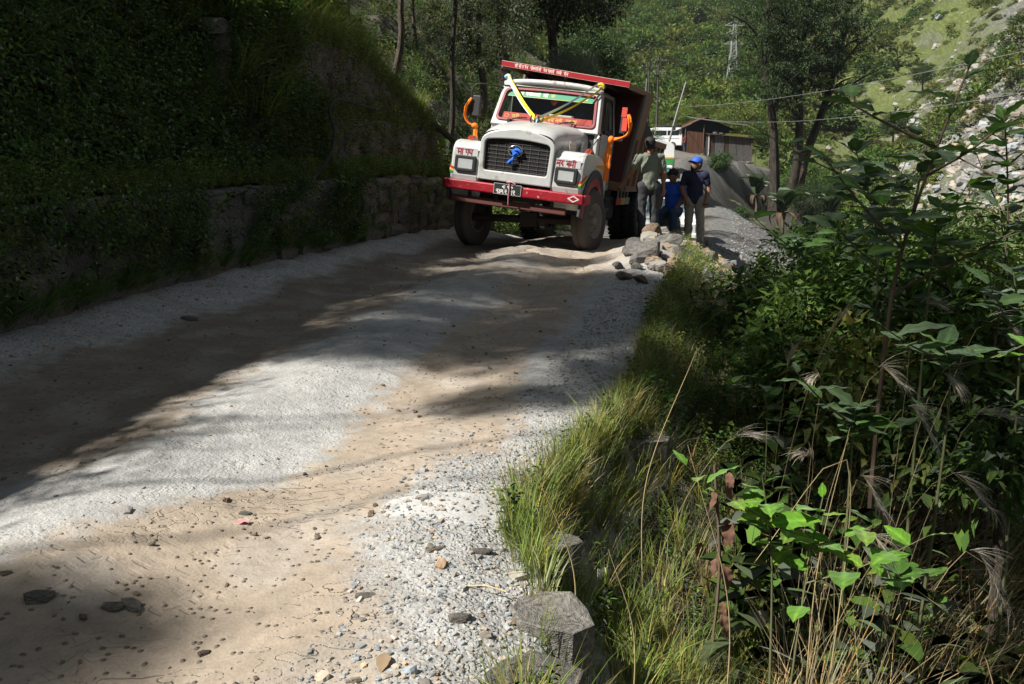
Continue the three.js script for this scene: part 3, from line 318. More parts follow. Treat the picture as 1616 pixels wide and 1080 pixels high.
{ const p = P(xlC(12.6) - 0.4, -12.6, 0.12); const g = new THREE.LatheGeometry([[0, 0], [0.03, 0], [0.032, 0.02], [0.032, 0.13], [0.012, 0.18], [0.012, 0.2], [0, 0.2]].map((v) => new THREE.Vector2(...v)), 12); g.rotateZ(1.3); const m = solo('plastic_bottle', g, phys([0.75, 0.8, 0.82], 0.2, { transmission: 0.5, thickness: 0 }), 'clear plastic bottle lying on the grassy ledge', 'bottle'); m.position.copy(p); m.position.y = yrC(12.6) + 1.22; }
// ---------------------------------------------------------------- painted lettering, drawn stroke by stroke
const GL = { aa: [.3, [.15, 1, .15, 0]], bha: [.85, [.2, 1, .2, .55, .08, .5, .2, .4, .35, .45, .7, .45], [.7, 1, .7, 0], [.33, .45, .18, .15]], ga: [.7, [.15, 1, .15, .45, .27, .4], [.55, 1, .55, 0]], ya: [.8, [.15, 1, .1, .75, .3, .6, .1, .45, .3, .3, .62, .38], [.65, 1, .65, 0]], la: [.8, [.08, .3, .15, .65, .3, .6, .35, .35, .42, .6, .65, .62], [.65, 1, .65, 0]], ma: [.75, [.15, 1, .15, .3, .05, .25, .12, .42, .6, .42], [.6, 1, .6, 0]], ii: [.35, [.2, 1, .2, 0], [.2, 1, .1, 1.28, -.2, 1.22]], ka: [.8, [.4, 1, .4, 0], [.4, .6, .15, .7, .1, .45, .4, .5], [.4, .6, .65, .65, .7, .4, .58, .3]], ra: [.5, [.3, 1, .4, .75, .2, .6, .15, .5, .5, .05]], va: [.75, [.6, 1, .6, 0], [.6, .6, .3, .7, .15, .45, .35, .3, .6, .45]], na: [.75, [.6, 1, .6, 0], [.6, .5, .25, .5, .15, .35, .3, .3]], ta: [.75, [.6, 1, .6, 0], [.6, .65, .3, .6, .2, .35, .3, .1]], da: [.6, [.4, 1, .4, .8, .15, .65, .2, .4, .45, .45, .4, .3, .5, .05]], sha: [.85, [.7, 1, .7, 0], [.15, .95, .35, .85, .3, .6, .15, .5, .45, .2], [.3, .6, .45, .75]], cha: [.8, [.65, 1, .65, 0], [.1, .7, .65, .7], [.25, .7, .15, .4, .35, .3, .65, .5]], nna: [.8, [.1, 1, .1, .4, .35, .4, .35, 1], [.65, 1, .65, 0]], dda: [.65, [.45, 1, .45, .8, .2, .7, .35, .5, .55, .35, .35, .1, .15, .2]], pa: [.7, [.12, 1, .15, .45, .55, .45], [.55, 1, .55, 0]], ba: [.75, [.6, 1, .6, 0], [.6, .6, .3, .7, .15, .45, .35, .3, .6, .45], [.22, .6, .5, .4]], ha: [.6, [.4, 1, .4, .8, .15, .7, .2, .5, .5, .5, .3, .3, .45, .1]], e: [0, [-.2, 1, -.5, 1.28]], o: [.3, [.15, 1, .15, 0], [.15, 1, -.1, 1.28]], bar: [.25, [.12, 1, .12, .1]], ha1: [.55, [.1, .85, .4, .85, .4, .5, .12, .45, .4, .1]], d1: [.6, [.5, .9, .2, .85, .2, .55, .45, .5, .5, .7, .5, .9], [.45, .5, .5, .05]], d4: [.6, [.1, .95, .5, .4, .4, .08, .15, .1, .15, .4, .55, .9]], d2: [.6, [.12, .85, .35, .95, .48, .75, .4, .55, .15, .5, .5, .08]], d5: [.65, [.1, .9, .1, .4, .35, .4, .35, .9], [.35, .4, .5, .05]], ' ': [.45] };
function deva(ctx, words, x, y, h, lw, headline = true) { // y: baseline, letters h tall
  ctx.lineWidth = lw; ctx.lineJoin = ctx.lineCap = 'round'; let x0 = x;
  const flush = (x1) => { if (headline && x1 > x0) { ctx.beginPath(); ctx.moveTo(x0 - lw * 0.3, y - h); ctx.lineTo(x1 + lw * 0.3, y - h); ctx.stroke(); } };
  for (const k of words.split(',')) { const g = GL[k === '_' ? ' ' : k]; if (k === '_') { flush(x); x += g[0] * h; x0 = x; continue; } for (const s of g.slice(1)) { ctx.beginPath(); for (let i = 0; i < s.length; i += 2) ctx[i ? 'lineTo' : 'moveTo'](x + s[i] * h, y - s[i + 1] * h); ctx.stroke(); } x += g[0] * h; }
  flush(x); return x;
}
const noiseSpots = (ctx, w, h, n, cols, seed, rmin, rmax) => { const r = RNG(seed); for (let i = 0; i < n; i++) { ctx.fillStyle = cols[(r() * cols.length) | 0]; ctx.beginPath(); ctx.ellipse(r() * w, r() * h, rmin + (rmax - rmin) * r() ** 3, rmin + (rmax - rmin) * 0.6 * r() ** 3, r() * 3, 0, 7); ctx.fill(); } };
// ---------------------------------------------------------------- tipper truck
const whiteMap = canvasTex(1024, 1024, (c, w, h) => { c.fillStyle = '#dcdedc'; c.fillRect(0, 0, w, h); noiseSpots(c, w, h, 900, ['rgba(150,140,120,0.05)', 'rgba(120,110,95,0.05)', 'rgba(240,242,240,0.10)'], 3, 4, 90); noiseSpots(c, w, h, 260, ['rgba(110,70,40,0.35)', 'rgba(80,75,70,0.3)', 'rgba(130,95,60,0.3)'], 4, 0.6, 6); noiseSpots(c, w, h, 900, ['rgba(120,98,72,0.5)', 'rgba(140,118,90,0.4)', 'rgba(95,78,60,0.45)'], 14, 0.5, 3.4); noiseSpots(c, w, h, 40, ['rgba(128,104,78,0.22)', 'rgba(110,92,72,0.22)'], 15, 10, 70); const r = RNG(5); for (let i = 0; i < 160; i++) { c.strokeStyle = `rgba(${110 + 40 * r()},${100 + 30 * r()},85,${0.06 + 0.14 * r()})`; c.lineWidth = 0.6 + 1.5 * r(); const x = r() * w, y = r() * h; c.beginPath(); c.moveTo(x, y); c.lineTo(x + 6 * r(), y + 20 + 90 * r()); c.stroke(); } });
whiteMap.wrapS = whiteMap.wrapT = THREE.RepeatWrapping;
const redMap = canvasTex(1024, 256, (c, w, h) => { c.fillStyle = '#8f101f'; c.fillRect(0, 0, w, h); noiseSpots(c, w, h, 500, ['rgba(70,8,14,0.12)', 'rgba(200,60,60,0.10)'], 7, 4, 60); noiseSpots(c, w, h, 320, ['rgba(190,180,170,0.6)', 'rgba(60,50,45,0.5)', 'rgba(150,130,115,0.5)'], 8, 0.7, 12); const r = RNG(77); for (let i = 0; i < 7; i++) { const x0 = r() * w, y0 = h * (0.2 + 0.6 * r()); for (let k = 0; k < 60; k++) { c.fillStyle = `rgba(${180 + 50 * r()},${165 + 40 * r()},${155 + 40 * r()},0.35)`; c.fillRect(x0 + (r() - 0.5) * 120, y0 + (r() - 0.5) * 60, 4 + 26 * r(), 1 + 5 * r()); } } });
redMap.wrapS = redMap.wrapT = THREE.RepeatWrapping;
const TM = {
  white: phys([0.64, 0.64, 0.64], 0.38, { map: whiteMap, clearcoat: 0.35, clearcoatRoughness: 0.25 }),
  red: phys(0xffffff, 0.42, { map: redMap, clearcoat: 0.25, clearcoatRoughness: 0.3 }),
  dull: std([0.10, 0.03, 0.022], 0.8), body: std([0.26, 0.145, 0.085], 0.85), bodyRed: std([0.075, 0.012, 0.012], 0.7), black: std([0.012, 0.012, 0.013], 0.6), trim: std([0.03, 0.03, 0.032], 0.55), chassis: std([0.022, 0.018, 0.015], 0.85), steel: std([0.32, 0.32, 0.31], 0.5, { metalness: 0.5 }), dusty: std([0.16, 0.145, 0.125], 0.95), rubber: std([0.028, 0.026, 0.024], 0.9), glass: phys(0xffffff, 0.03, { transmission: 1, thickness: 0, ior: 1.5, color: lin(0.86, 0.92, 0.9) }),
  orange: phys([0.86, 0.19, 0.008], 0.85, { side: THREE.DoubleSide, sheen: 0.4 }), yellow: std([0.75, 0.55, 0.02], 0.6), sky: std([0.42, 0.62, 0.8], 0.5), amber: phys([0.30, 0.035, 0.015], 0.3, { clearcoat: 0.6 }), curtain: std([0.16, 0.15, 0.12], 0.95), seat: std([0.03, 0.03, 0.05], 0.9), blueCloth: std([0.02, 0.13, 0.62], 0.85), gold: std([0.62, 0.32, 0.02], 0.6), lens: phys(0xffffff, 0.08, { transmission: 0.6, thickness: 0, color: lin(0.8, 0.82, 0.82), clearcoat: 1 }), mirror: std([0.6, 0.62, 0.65], 0.12, { metalness: 1 }), rust: std([0.13, 0.06, 0.03], 0.95) };
function uvBy(geo, f) { const p = geo.attributes.position, uv = new Float32Array(p.count * 2); for (let i = 0; i < p.count; i++) { const k = f(p.getX(i), p.getY(i), p.getZ(i)); uv[i * 2] = k[0]; uv[i * 2 + 1] = k[1]; } geo.setAttribute('uv', new THREE.BufferAttribute(uv, 2)); return geo; }
function extr(pts, depth, bevel = 0.015, holes = []) { const sh = pts instanceof THREE.Shape ? pts : new THREE.Shape(pts.map((p) => new THREE.Vector2(p[0], p[1]))); for (const h of holes) sh.holes.push(h); return new THREE.ExtrudeGeometry(sh, { depth, bevelEnabled: bevel > 0, bevelThickness: bevel, bevelSize: bevel, bevelSegments: 2, curveSegments: 10 }); }
function rrect(x0, y0, x1, y1, r, Ctor = THREE.Path) { const s = new Ctor(); s.moveTo(x0 + r, y0); s.lineTo(x1 - r, y0); s.quadraticCurveTo(x1, y0, x1, y0 + r); s.lineTo(x1, y1 - r); s.quadraticCurveTo(x1, y1, x1 - r, y1); s.lineTo(x0 + r, y1); s.quadraticCurveTo(x0, y1, x0, y1 - r); s.lineTo(x0, y0 + r); s.quadraticCurveTo(x0, y0, x0 + r, y0); return s; }
const sideways = (g, x) => { g.applyMatrix4(new THREE.Matrix4().set(0, 0, 1, x, 0, 1, 0, 0, 1, 0, 0, 0, 0, 0, 0, 1)); g.index || 0; const p = g.attributes.position; return flip(g); }; // shape (u,v) -> (z,y), depth -> x
function flip(g) { if (g.index) { const a = g.index.array; for (let i = 0; i < a.length; i += 3) { const t = a[i]; a[i] = a[i + 1]; a[i + 1] = t; } } else for (const k of Object.keys(g.attributes)) { const A = g.attributes[k], n = A.itemSize; for (let i = 0; i < A.count; i += 3) for (let c = 0; c < n; c++) { const t = A.array[i * n + c]; A.array[i * n + c] = A.array[(i + 1) * n + c]; A.array[(i + 1) * n + c] = t; } } g.computeVertexNormals(); return g; }
function grid(nu, nv, f) { const pos = [], uv = [], idx = []; for (let j = 0; j <= nv; j++) for (let i = 0; i <= nu; i++) { const p = f(i / nu, j / nv); pos.push(p[0], p[1], p[2]); uv.push(i / nu, j / nv); } for (let j = 0; j < nv; j++) for (let i = 0; i < nu; i++) { const a = j * (nu + 1) + i, b = a + 1, c = a + nu + 1, d = c + 1; idx.push(a, b, c, b, d, c); } const g = new THREE.BufferGeometry(); g.setAttribute('position', new THREE.Float32BufferAttribute(pos, 3)); g.setAttribute('uv', new THREE.Float32BufferAttribute(uv, 2)); g.setIndex(idx); g.computeVertexNormals(); return g; }
function cloth(pts, rad, seed, seg = 40, n = 16) { const c = new THREE.CatmullRomCurve3(pts), fr = c.computeFrenetFrames(seg); return grid(n, seg, (u, v) => { const i = Math.round(v * seg), o = c.getPointAt(v), a = u * Math.PI * 2, rr = rad(v) * (1 + 0.38 * Math.sin(a * 3 + v * 5 + seed) + 0.22 * Math.sin(a * 5 - v * 17) + 0.15 * n3(Math.cos(a) * 2, Math.sin(a) * 2, v * 14 + seed)); const N = fr.normals[i], B = fr.binormals[i]; return [o.x + rr * (N.x * Math.cos(a) + 0.55 * B.x * Math.sin(a)), o.y + rr * (N.y * Math.cos(a) + 0.55 * B.y * Math.sin(a)), o.z + rr * (N.z * Math.cos(a) + 0.55 * B.z * Math.sin(a))]; }); }
function wheelParts(parent, x, y, z, outer, steer, chunky) {   // outer: +1 when the face looks to +x
  const w = new THREE.Group(); w.name = 'wheel'; w.position.set(x, y, z); w.rotation.y = steer; parent.add(w);
  const R = 0.515, W = 0.27, prof = [[0.29, -W / 2 + 0.02], [0.36, -W / 2], [0.44, -W / 2 + 0.005], [0.49, -W / 2 + 0.03], [R, -W / 2 + 0.055], [R + 0.002, -0.02], [R - 0.012, -0.018], [R - 0.012, 0.018], [R + 0.002, 0.02], [R, W / 2 - 0.055], [0.49, W / 2 - 0.03], [0.44, W / 2 - 0.005], [0.36, W / 2], [0.29, W / 2 - 0.02]];
  const lt = (pr, seg = 48) => { const g = new THREE.LatheGeometry(pr.map((p) => new THREE.Vector2(p[0], p[1])), seg); g.rotateZ(-Math.PI / 2); return g; };
  const ty = [lt(prof)]; if (chunky) for (let i = 0; i < 30; i++) for (const s of [-1, 1]) { const b = box(0.10, 0.03, 0.055, s * 0.075, R + 0.006, 0, 0.006); b.rotateX((i + (s > 0 ? 0.5 : 0)) / 30 * Math.PI * 2); ty.push(b); }
  const o = outer; part('tyre', merge(ty), chunky ? TM.rubber : TM.tyre, w);
  part('rim', lt([[0.0, o * 0.02], [0.14, o * 0.02], [0.15, o * 0.045], [0.235, o * 0.05], [0.25, o * 0.10], [0.285, o * 0.115], [0.30, o * 0.125], [0.30, -o * 0.1], [0.24, -o * 0.1]]), TM.dusty, w);
  const hub = [lt([[0, o * 0.13], [0.06, o * 0.13], [0.075, o * 0.11], [0.085, o * 0.02]], 20)]; for (let i = 0; i < 8; i++) { const b = new THREE.CylinderGeometry(0.016, 0.018, 0.045, 6); b.rotateZ(Math.PI / 2); const a = i / 8 * Math.PI * 2; b.translate(o * 0.055, Math.cos(a) * 0.185, Math.sin(a) * 0.185); part('wheel_nut', b, TM.dusty, w); }
  part('hub', merge(hub), TM.dusty, w); return w;
}
TM.tyre = std([0.06, 0.052, 0.045], 0.95);
const TRK = { yaw: -18.5 * D, roll: -6.2 * D, pitch: -2.2 * D, x: 0.3, z: -15.1 };
const truck = thing('tipper_truck', 'white bonneted tipper truck with red bumper and orange scarves standing on the dirt road', 'truck', null, V(TRK.x, 0, TRK.z)); truck.rotation.y = TRK.yaw;
{
  const B = new THREE.Group(); B.name = 'truck_body'; B.userData.frame = true; // body rides tilted on its springs
  B.rotation.set(TRK.pitch, 0, TRK.roll, 'ZXY'); B.position.set(-0.14, 0, 0); truck.add(B);
  // axle level parts
  const gy = (lx, lz) => { const a = TRK.yaw, wx = TRK.x + lx * Math.cos(a) + lz * Math.sin(a), wz = TRK.z - lx * Math.sin(a) + lz * Math.cos(a); return groundY(wx, wz); };
  const fw = 1.02, steer = -9 * D;
  wheelParts(truck, fw, gy(fw, 0) + 0.5, 0, 1, steer); wheelParts(truck, -fw, gy(-fw, 0) + 0.5, 0, -1, steer);
  for (const s of [-1, 1]) for (const k of [0, 1]) wheelParts(truck, s * (0.78 + 0.3 * k), gy(s * 0.95, -3.6) + 0.5, -3.6, s, 0, true);
  part('front_axle', merge([bar(V(-fw, gy(-fw, 0) + 0.48, 0), V(fw, gy(fw, 0) + 0.48, 0), 0.07), box(0.3, 0.24, 0.2, 0, (gy(-fw, 0) + gy(fw, 0)) / 2 + 0.48, 0)]), TM.chassis, truck);
  part('rear_axle', merge([bar(V(-1, gy(-1, -3.6) + 0.5, -3.6), V(1, gy(1, -3.6) + 0.5, -3.6), 0.11), (() => { const g = new THREE.SphereGeometry(0.26, 16, 12); g.translate(0, gy(0, -3.6) + 0.52, -3.6); return g; })()]), TM.chassis, truck);
  // chassis
  const ch = []; for (const s of [-1, 1]) { ch.push(box(0.09, 0.24, 6.2, s * 0.42, 0.93, -2.3)); ch.push(grid(10, 2, (u, v) => [s * 0.5 + (v - 0.5) * 0.08, 0.62 + 0.12 * (2 * u - 1) ** 2, 0.65 - u * 1.4])); ch.push(box(0.08, 0.08, 1.35, s * 0.5, 0.66, 0)); ch.push(box(0.08, 0.1, 1.5, s * 0.5, 0.68, -3.6)); } for (const z of [0.5, -0.8, -2, -3.2, -4.8]) ch.push(box(0.8, 0.16, 0.08, 0, 0.92, z)); ch.push(box(0.62, 0.5, 0.7, 0, 0.98, -0.1, 0.08)); ch.push(box(1.7, 0.3, 0.5, 0, 1.0, 0.35, 0.05));
  part('chassis', merge(ch), TM.chassis, B);
  // bumper and bar below it
  const bump = new THREE.Group(); bump.name = 'bumper'; B.add(bump);
  part('bumper_beam', uvBy(merge([box(2.36, 0.165, 0.07, 0, 0.925, 0.86, 0.03), box(0.07, 0.16, 0.34, -1.18, 0.925, 0.70, 0.03), box(0.07, 0.16, 0.34, 1.18, 0.925, 0.70, 0.03)]), (x, y, z) => [(x + z) * 0.42 + 0.5, (y - 0.84) * 1.6]), TM.red, bump);
  part('bumper_mark', (() => { const g = extr([[-0.1, 0], [0, 0.055], [0.1, 0], [0, -0.055]], 0.003, 0, [(() => { const p = new THREE.Path(); p.moveTo(-0.065, 0); p.lineTo(0, 0.034); p.lineTo(0.065, 0); p.lineTo(0, -0.034); p.closePath(); return p; })()]); g.translate(1.02, 0.925, 0.897); return g; })(), std([0.55, 0.5, 0.48], 0.8), bump);
  part('lower_bar', uvBy(box(1.95, 0.11, 0.06, -0.08, 0.70, 0.76, 0.02), (x, y) => [x * 0.4, y * 1.5]), TM.dull, bump);
  for (const x of [-0.75, -0.3, 0.35, 0.65]) part('bracket', box(0.06, 0.18, 0.05, x, 0.8, 0.77), TM.chassis, bump);
  const plateMat = std(0xffffff, 0.6, { map: canvasTex(512, 224, (c, w, h) => { c.fillStyle = '#17181a'; c.fillRect(0, 0, w, h); c.strokeStyle = '#b9bab6'; c.lineWidth = 7; c.strokeRect(8, 8, w - 16, h - 16); c.strokeStyle = '#d0d1cc'; deva(c, 'ba,aa,_,d1,_,ka', 150, 96, 62, 11, false); deva(c, 'd1,d4,d5,d2', 40, 204, 88, 15, false); deva(c, 'd1,d2', 300, 204, 88, 15, false); noiseSpots(c, w, h, 160, ['rgba(20,20,22,0.6)', 'rgba(120,110,100,0.35)'], 21, 1, 9); }) });
  part('number_plate', uvBy(box(0.47, 0.175, 0.012, -0.07, 0.94, 0.905, 0.004), (x, y) => [(x + 0.305) / 0.47, (y - 0.8525) / 0.175]), plateMat, B);
  part('plate_tassel', merge([tubeGeo([V(-0.04, 1.04, 0.92), V(-0.03, 0.94, 0.925), V(-0.035, 0.84, 0.92), V(-0.03, 0.70, 0.9)], (t) => 0.014 - 0.006 * t, 8, 6), tubeGeo([V(-0.09, 1.05, 0.9), V(0.0, 1.06, 0.91), V(0.05, 1.03, 0.9)], 0.02, 6, 6)]), std([0.45, 0.2, 0.22], 0.9), B);
  // bonnet
  const hood = new THREE.Group(); hood.name = 'bonnet'; B.add(hood);
  const hw = curve([[0, 0.6], [0.25, 0.625], [0.6, 0.68], [1, 0.80]]), hc = curve([[0, 1.86], [0.1, 1.93], [0.3, 1.985], [0.6, 2.03], [1, 2.08]]), hs = curve([[0, 1.66], [0.3, 1.72], [1, 1.78]]);
  const hoodG = grid(36, 14, (u, v) => { const z = 0.83 - v * 1.33, w = hw(v), c = hc(v), s = hs(v); const a = u * Math.PI, cx = Math.cos(a), sy = Math.sin(a); let x, y; if (u < 0.12 || u > 0.88) { const k = u < 0.12 ? u / 0.12 : (1 - u) / 0.12; x = (u < 0.5 ? -1 : 1) * w; y = 1.06 + (s - 1.06) * k; } else { const b = (u - 0.12) / 0.76 * Math.PI, cb = Math.cos(b), sb = Math.sin(b); x = -w * Math.sign(cb) * Math.pow(Math.abs(cb), 0.55); y = s + (c - s) * Math.pow(sb, 0.62); } y += 0.018 * Math.exp(-((x / 0.06) ** 2)) * (v > 0.02 ? 1 : 0); return [x, y, z]; });
  part('bonnet_shell', uvBy(hoodG, (x, y, z) => [(x + 1) * 0.5, (y + z) * 0.5]), TM.white, hood);
  const fr = new THREE.Shape(); fr.moveTo(-0.6, 1.07); fr.lineTo(0.6, 1.07); fr.lineTo(0.6, 1.66); fr.bezierCurveTo(0.58, 1.80, 0.3, 1.85, 0, 1.88); fr.bezierCurveTo(-0.3, 1.85, -0.58, 1.80, -0.6, 1.66); fr.closePath();
  const hole = new THREE.Path(); hole.moveTo(-0.50, 1.19); hole.lineTo(0.50, 1.19); hole.quadraticCurveTo(0.55, 1.20, 0.552, 1.26); hole.lineTo(0.565, 1.62); hole.quadraticCurveTo(0.56, 1.70, 0.48, 1.715); hole.quadraticCurveTo(0, 1.78, -0.48, 1.715); hole.quadraticCurveTo(-0.56, 1.70, -0.565, 1.62); hole.lineTo(-0.552, 1.26); hole.quadraticCurveTo(-0.55, 1.20, -0.50, 1.19);
  const fg = extr(fr, 0.05, 0.018, [hole]); fg.translate(0, 0, 0.80); part('radiator_surround', uvBy(fg, (x, y) => [(x + 1) * 0.5, y * 0.5]), TM.white, hood);
  const gp = box(1.14, 0.6, 0.02, 0, 1.475, 0.79, 0); part('grille_backing', gp, std([0.02, 0.019, 0.018], 0.9), hood);
  const gl = [], clampY = (x) => 1.72 + 0.03 * (1 - (x / 0.5) ** 2); for (let i = 0; i < 8; i++) { const x = -0.49 + i * 0.14; gl.push(bar(V(x, 1.19, 0.812), V(x, clampY(x), 0.812), 0.0035, 5)); } for (let i = 0; i < 9; i++) { const y = 1.23 + i * 0.0615; gl.push(bar(V(-0.56, y, 0.814), V(0.56, y, 0.814), 0.0035, 5)); } part('grille_mesh', merge(gl), std([0.08, 0.077, 0.074], 0.6), hood);
  const gf = []; for (let i = 0; i < 46; i++) gf.push(box(0.004, 0.56, 0.004, -0.54 + i * 0.024, 1.47, 0.803, 0)); for (let i = 0; i < 24; i++) gf.push(box(1.1, 0.004, 0.004, 0, 1.21 + i * 0.0225, 0.8015, 0)); part('grille_screen', merge(gf), std([0.03, 0.028, 0.027], 0.7), hood);
  const em = new THREE.TorusGeometry(0.115, 0.009, 8, 32); em.scale(1, 0.74, 1); em.translate(-0.03, 1.55, 0.84); const em2 = bar(V(-0.14, 1.56, 0.835), V(0.08, 1.56, 0.835), 0.007), em3 = bar(V(-0.03, 1.64, 0.835), V(-0.03, 1.5, 0.835), 0.009); part('emblem_ring', merge([em, em2, em3]), std([0.75, 0.75, 0.76], 0.2, { metalness: 0.9 }), hood);
  { const g = grid(14, 22, (u, v) => { const a = u * Math.PI * 2, k = v < 0.25 ? 0.035 + 0.03 * v : 0.05 + 0.022 * Math.sin(v * 9) - 0.035 * v, cx = -0.05 + 0.1 * Math.sin(v * 2.6) * (1 - v) - 0.06 * v, cy = 1.56 - 0.21 * v; return [cx + k * Math.cos(a) * (1 + 0.3 * Math.sin(a * 3 + v * 8)), cy + 0.02 * Math.sin(a * 2), 0.87 + k * 0.45 * Math.sin(a)]; }); part('blue_scarf', merge([g, tubeGeo([V(-0.06, 1.545, 0.85), V(0.02, 1.57, 0.875), V(0.07, 1.535, 0.86)], 0.028, 8, 8)]), TM.blueCloth, B); }
  // trident on the bonnet
  part('bonnet_trident', merge([tubeGeo([V(-0.09, 2.16, 0.0), V(-0.1, 2.07, 0.01), V(-0.03, 2.03, 0.02), V(0.04, 2.07, 0.01), V(0.03, 2.16, 0)], 0.012, 14, 6), bar(V(-0.03, 1.95, 0.02), V(-0.03, 2.2, 0), 0.011), tubeGeo([V(0.03, 2.15, 0), V(0.06, 2.08, 0.01), V(0.1, 2.06, 0.01), V(0.11, 2.15, 0)], 0.009, 8, 6)]), TM.black, B);
  // wings with headlights
  for (const s of [-1, 1]) {
    const wing = new THREE.Group(); wing.name = 'wing'; B.add(wing);
    const sh = new THREE.Shape(); sh.moveTo(0.80, 1.08); sh.lineTo(0.785, 1.42); sh.quadraticCurveTo(0.77, 1.58, 0.6, 1.60); sh.lineTo(-0.15, 1.58); sh.quadraticCurveTo(-0.75, 1.55, -0.86, 1.28); sh.lineTo(-0.9, 0.84); sh.lineTo(-0.735, 0.80); for (let i = 0; i <= 16; i++) { const a = (165 - i * 9.0) * D; sh.lineTo(0.74 * Math.cos(a), 0.55 + 0.70 * Math.sin(a)); } sh.lineTo(0.74, 0.86); sh.closePath();
    const g = sideways(extr(sh, 0.42, 0.045), s > 0 ? 0.645 : -1.065);
    part('wing_shell', uvBy(g, (x, y, z) => [(z + x) * 0.5, (y + x * 0.3) * 0.5]), TM.white, wing);
    const cx = s * 0.845; 
    const hl = new THREE.Group(); hl.name = 'headlight'; wing.add(hl);
    const rim = extr(rrect(-0.17, -0.115, 0.17, 0.115, 0.035, THREE.Shape), 0.05, 0.012, [rrect(-0.135, -0.085, 0.135, 0.085, 0.025)]); rim.translate(cx, 1.265, 0.82); part('headlight_frame', rim, TM.black, hl);
    const refl = grid(10, 8, (u, v) => { const x = (u - 0.5) * 0.27, y = (v - 0.5) * 0.17; return [cx + x, 1.265 + y, 0.815 + 0.03 * ((x / 0.135) ** 2 + (y / 0.085) ** 2) * 0.8]; }); part('reflector', refl, std([0.3, 0.3, 0.3], 0.22, { metalness: 1 }), hl);
    const bulb = new THREE.SphereGeometry(0.02, 10, 8); bulb.translate(cx, 1.265, 0.845); part('bulb', bulb, std([0.6, 0.6, 0.58], 0.2), hl);
    part('lens', box(0.268, 0.168, 0.008, cx, 1.265, 0.872, 0.003), TM.lens, hl);
    // name and stripes painted on the wing
    const name = canvasTex(512, 160, (c, w, h) => { c.fillStyle = '#dcdedc'; c.fillRect(0, 0, w, h); for (const [o, col, lw] of [[5, '#8d8f96', 25], [0, '#a3122a', 22]]) { c.strokeStyle = col; deva(c, s < 0 ? 'bha,aa,_,ga,ya' : 'la,da,_,ba,ma,ii', (s < 0 ? 60 : 10) + o, 145 + o * 0.6, 108, lw); } });
    part('painted_name', uvBy(box(0.40, 0.125, 0.004, cx + s * 0.01, 1.455, 0.836, 0), (x, y) => [(x - cx - s * 0.01 + 0.2) / 0.40, (y - 1.3925) / 0.125]), std([0.64, 0.64, 0.64], 0.5, { map: name }), wing);
    [['#b3202c', 0], ['#c9b33a', 1], ['#1b6e4c', 2]].forEach(([col, i]) => { const g2 = grid(14, 1, (u, v) => { const z = 0.845 - u * 0.36; const xo = s * (1.045 + Math.min(1, u * 5) * 0.07); return [xo, 1.16 - i * 0.04 + 0.12 * u + v * 0.036, u < 0.2 ? 0.846 : z + 0.07]; }); part('stripe', g2, std(col, 0.55, { side: THREE.DoubleSide }), wing); });
    if (s > 0) part('gold_stripe', grid(8, 1, (u, v) => [1.1125, 1.43 - 0.02 * u + v * 0.055, 0.0 - u * 0.85]), TM.gold.clone(), wing).material.side = THREE.DoubleSide;
    const arch = (r0, r1, x, th) => { const a = new THREE.Shape(); for (let i = 0; i <= 20; i++) { const q = (8 + i * 8.2) * D; a[i ? 'lineTo' : 'moveTo'](r1 * Math.cos(q), 0.55 + r1 * 0.98 * Math.sin(q)); } for (let i = 20; i >= 0; i--) { const q = (8 + i * 8.2) * D; a.lineTo(r0 * Math.cos(q), 0.55 + r0 * 0.98 * Math.sin(q)); } a.closePath(); return sideways(extr(a, th, 0.006), x); };
    part('arch_trim', arch(0.73, 0.86, s > 0 ? 1.10 : -1.13, 0.03), TM.trim, wing); part('arch_band', arch(0.60, 0.735, s > 0 ? 1.105 : -1.128, 0.022), TM.red, wing);
    part('inner_arch', (() => { const g3 = grid(14, 1, (u, v) => { const q = (10 + u * 160) * D; return [s * (0.5 + 0.6 * v), 0.55 + 0.69 * Math.sin(q), 0.69 * Math.cos(q)]; }); return g3; })(), TM.black, wing).material.side = THREE.DoubleSide;
    const ind = new THREE.CylinderGeometry(0.055, 0.075, 0.12, 14); ind.rotateX(Math.PI / 2 * 0.9); ind.translate(s * 0.99, 1.66, s > 0 ? 0.15 : 0.3); part('indicator', ind, TM.amber, wing);
    if (s > 0) { part('wing_probe', merge([bar(V(1.0, 1.60, 0.42), V(1.16, 1.9, 0.32), 0.009), tubeGeo([V(0.99, 1.56, 0.44), V(1.0, 1.62, 0.42)], 0.028, 3, 8)]), TM.black, wing); part('probe_tip', tubeGeo([V(1.15, 1.88, 0.325), V(1.17, 1.93, 0.31)], 0.024, 3, 8), std([0.7, 0.68, 0.64], 0.6), wing); part('wing_ribbon', tubeGeo([V(1.0, 1.6, 0.5), V(1.02, 1.45, 0.54), V(1.01, 1.3, 0.55), V(1.03, 1.17, 0.53)], (t) => 0.016 - 0.01 * t + 0.006 * Math.sin(t * 20), 16, 6), std([0.6, 0.35, 0.38], 0.9), wing); }
  }
  // stickers on the bonnet side
  const stick = (w, h, x, y, z, draw) => { const t = canvasTex(128, 128, draw); const m = part('sticker', uvBy(box(0.004, h, w, x, y, z, 0), (a, b, c) => [0.5 - (c - z) / w, (b - y) / h + 0.5]), std(0xffffff, 0.6, { map: t }), hood); return m; };
  stick(0.17, 0.2, 0.775, 1.75, -0.22, (c, w, h) => { c.fillStyle = '#cfd2d0'; c.fillRect(0, 0, w, h); c.strokeStyle = '#3a3e40'; c.lineWidth = 8; c.strokeRect(4, 4, w - 8, h - 8); c.fillStyle = '#2f6a4e'; c.fillRect(24, 34, 24, 26); c.lineWidth = 6; c.beginPath(); c.moveTo(30, 100); c.lineTo(60, 70); c.lineTo(84, 96); c.lineTo(104, 72); c.stroke(); });
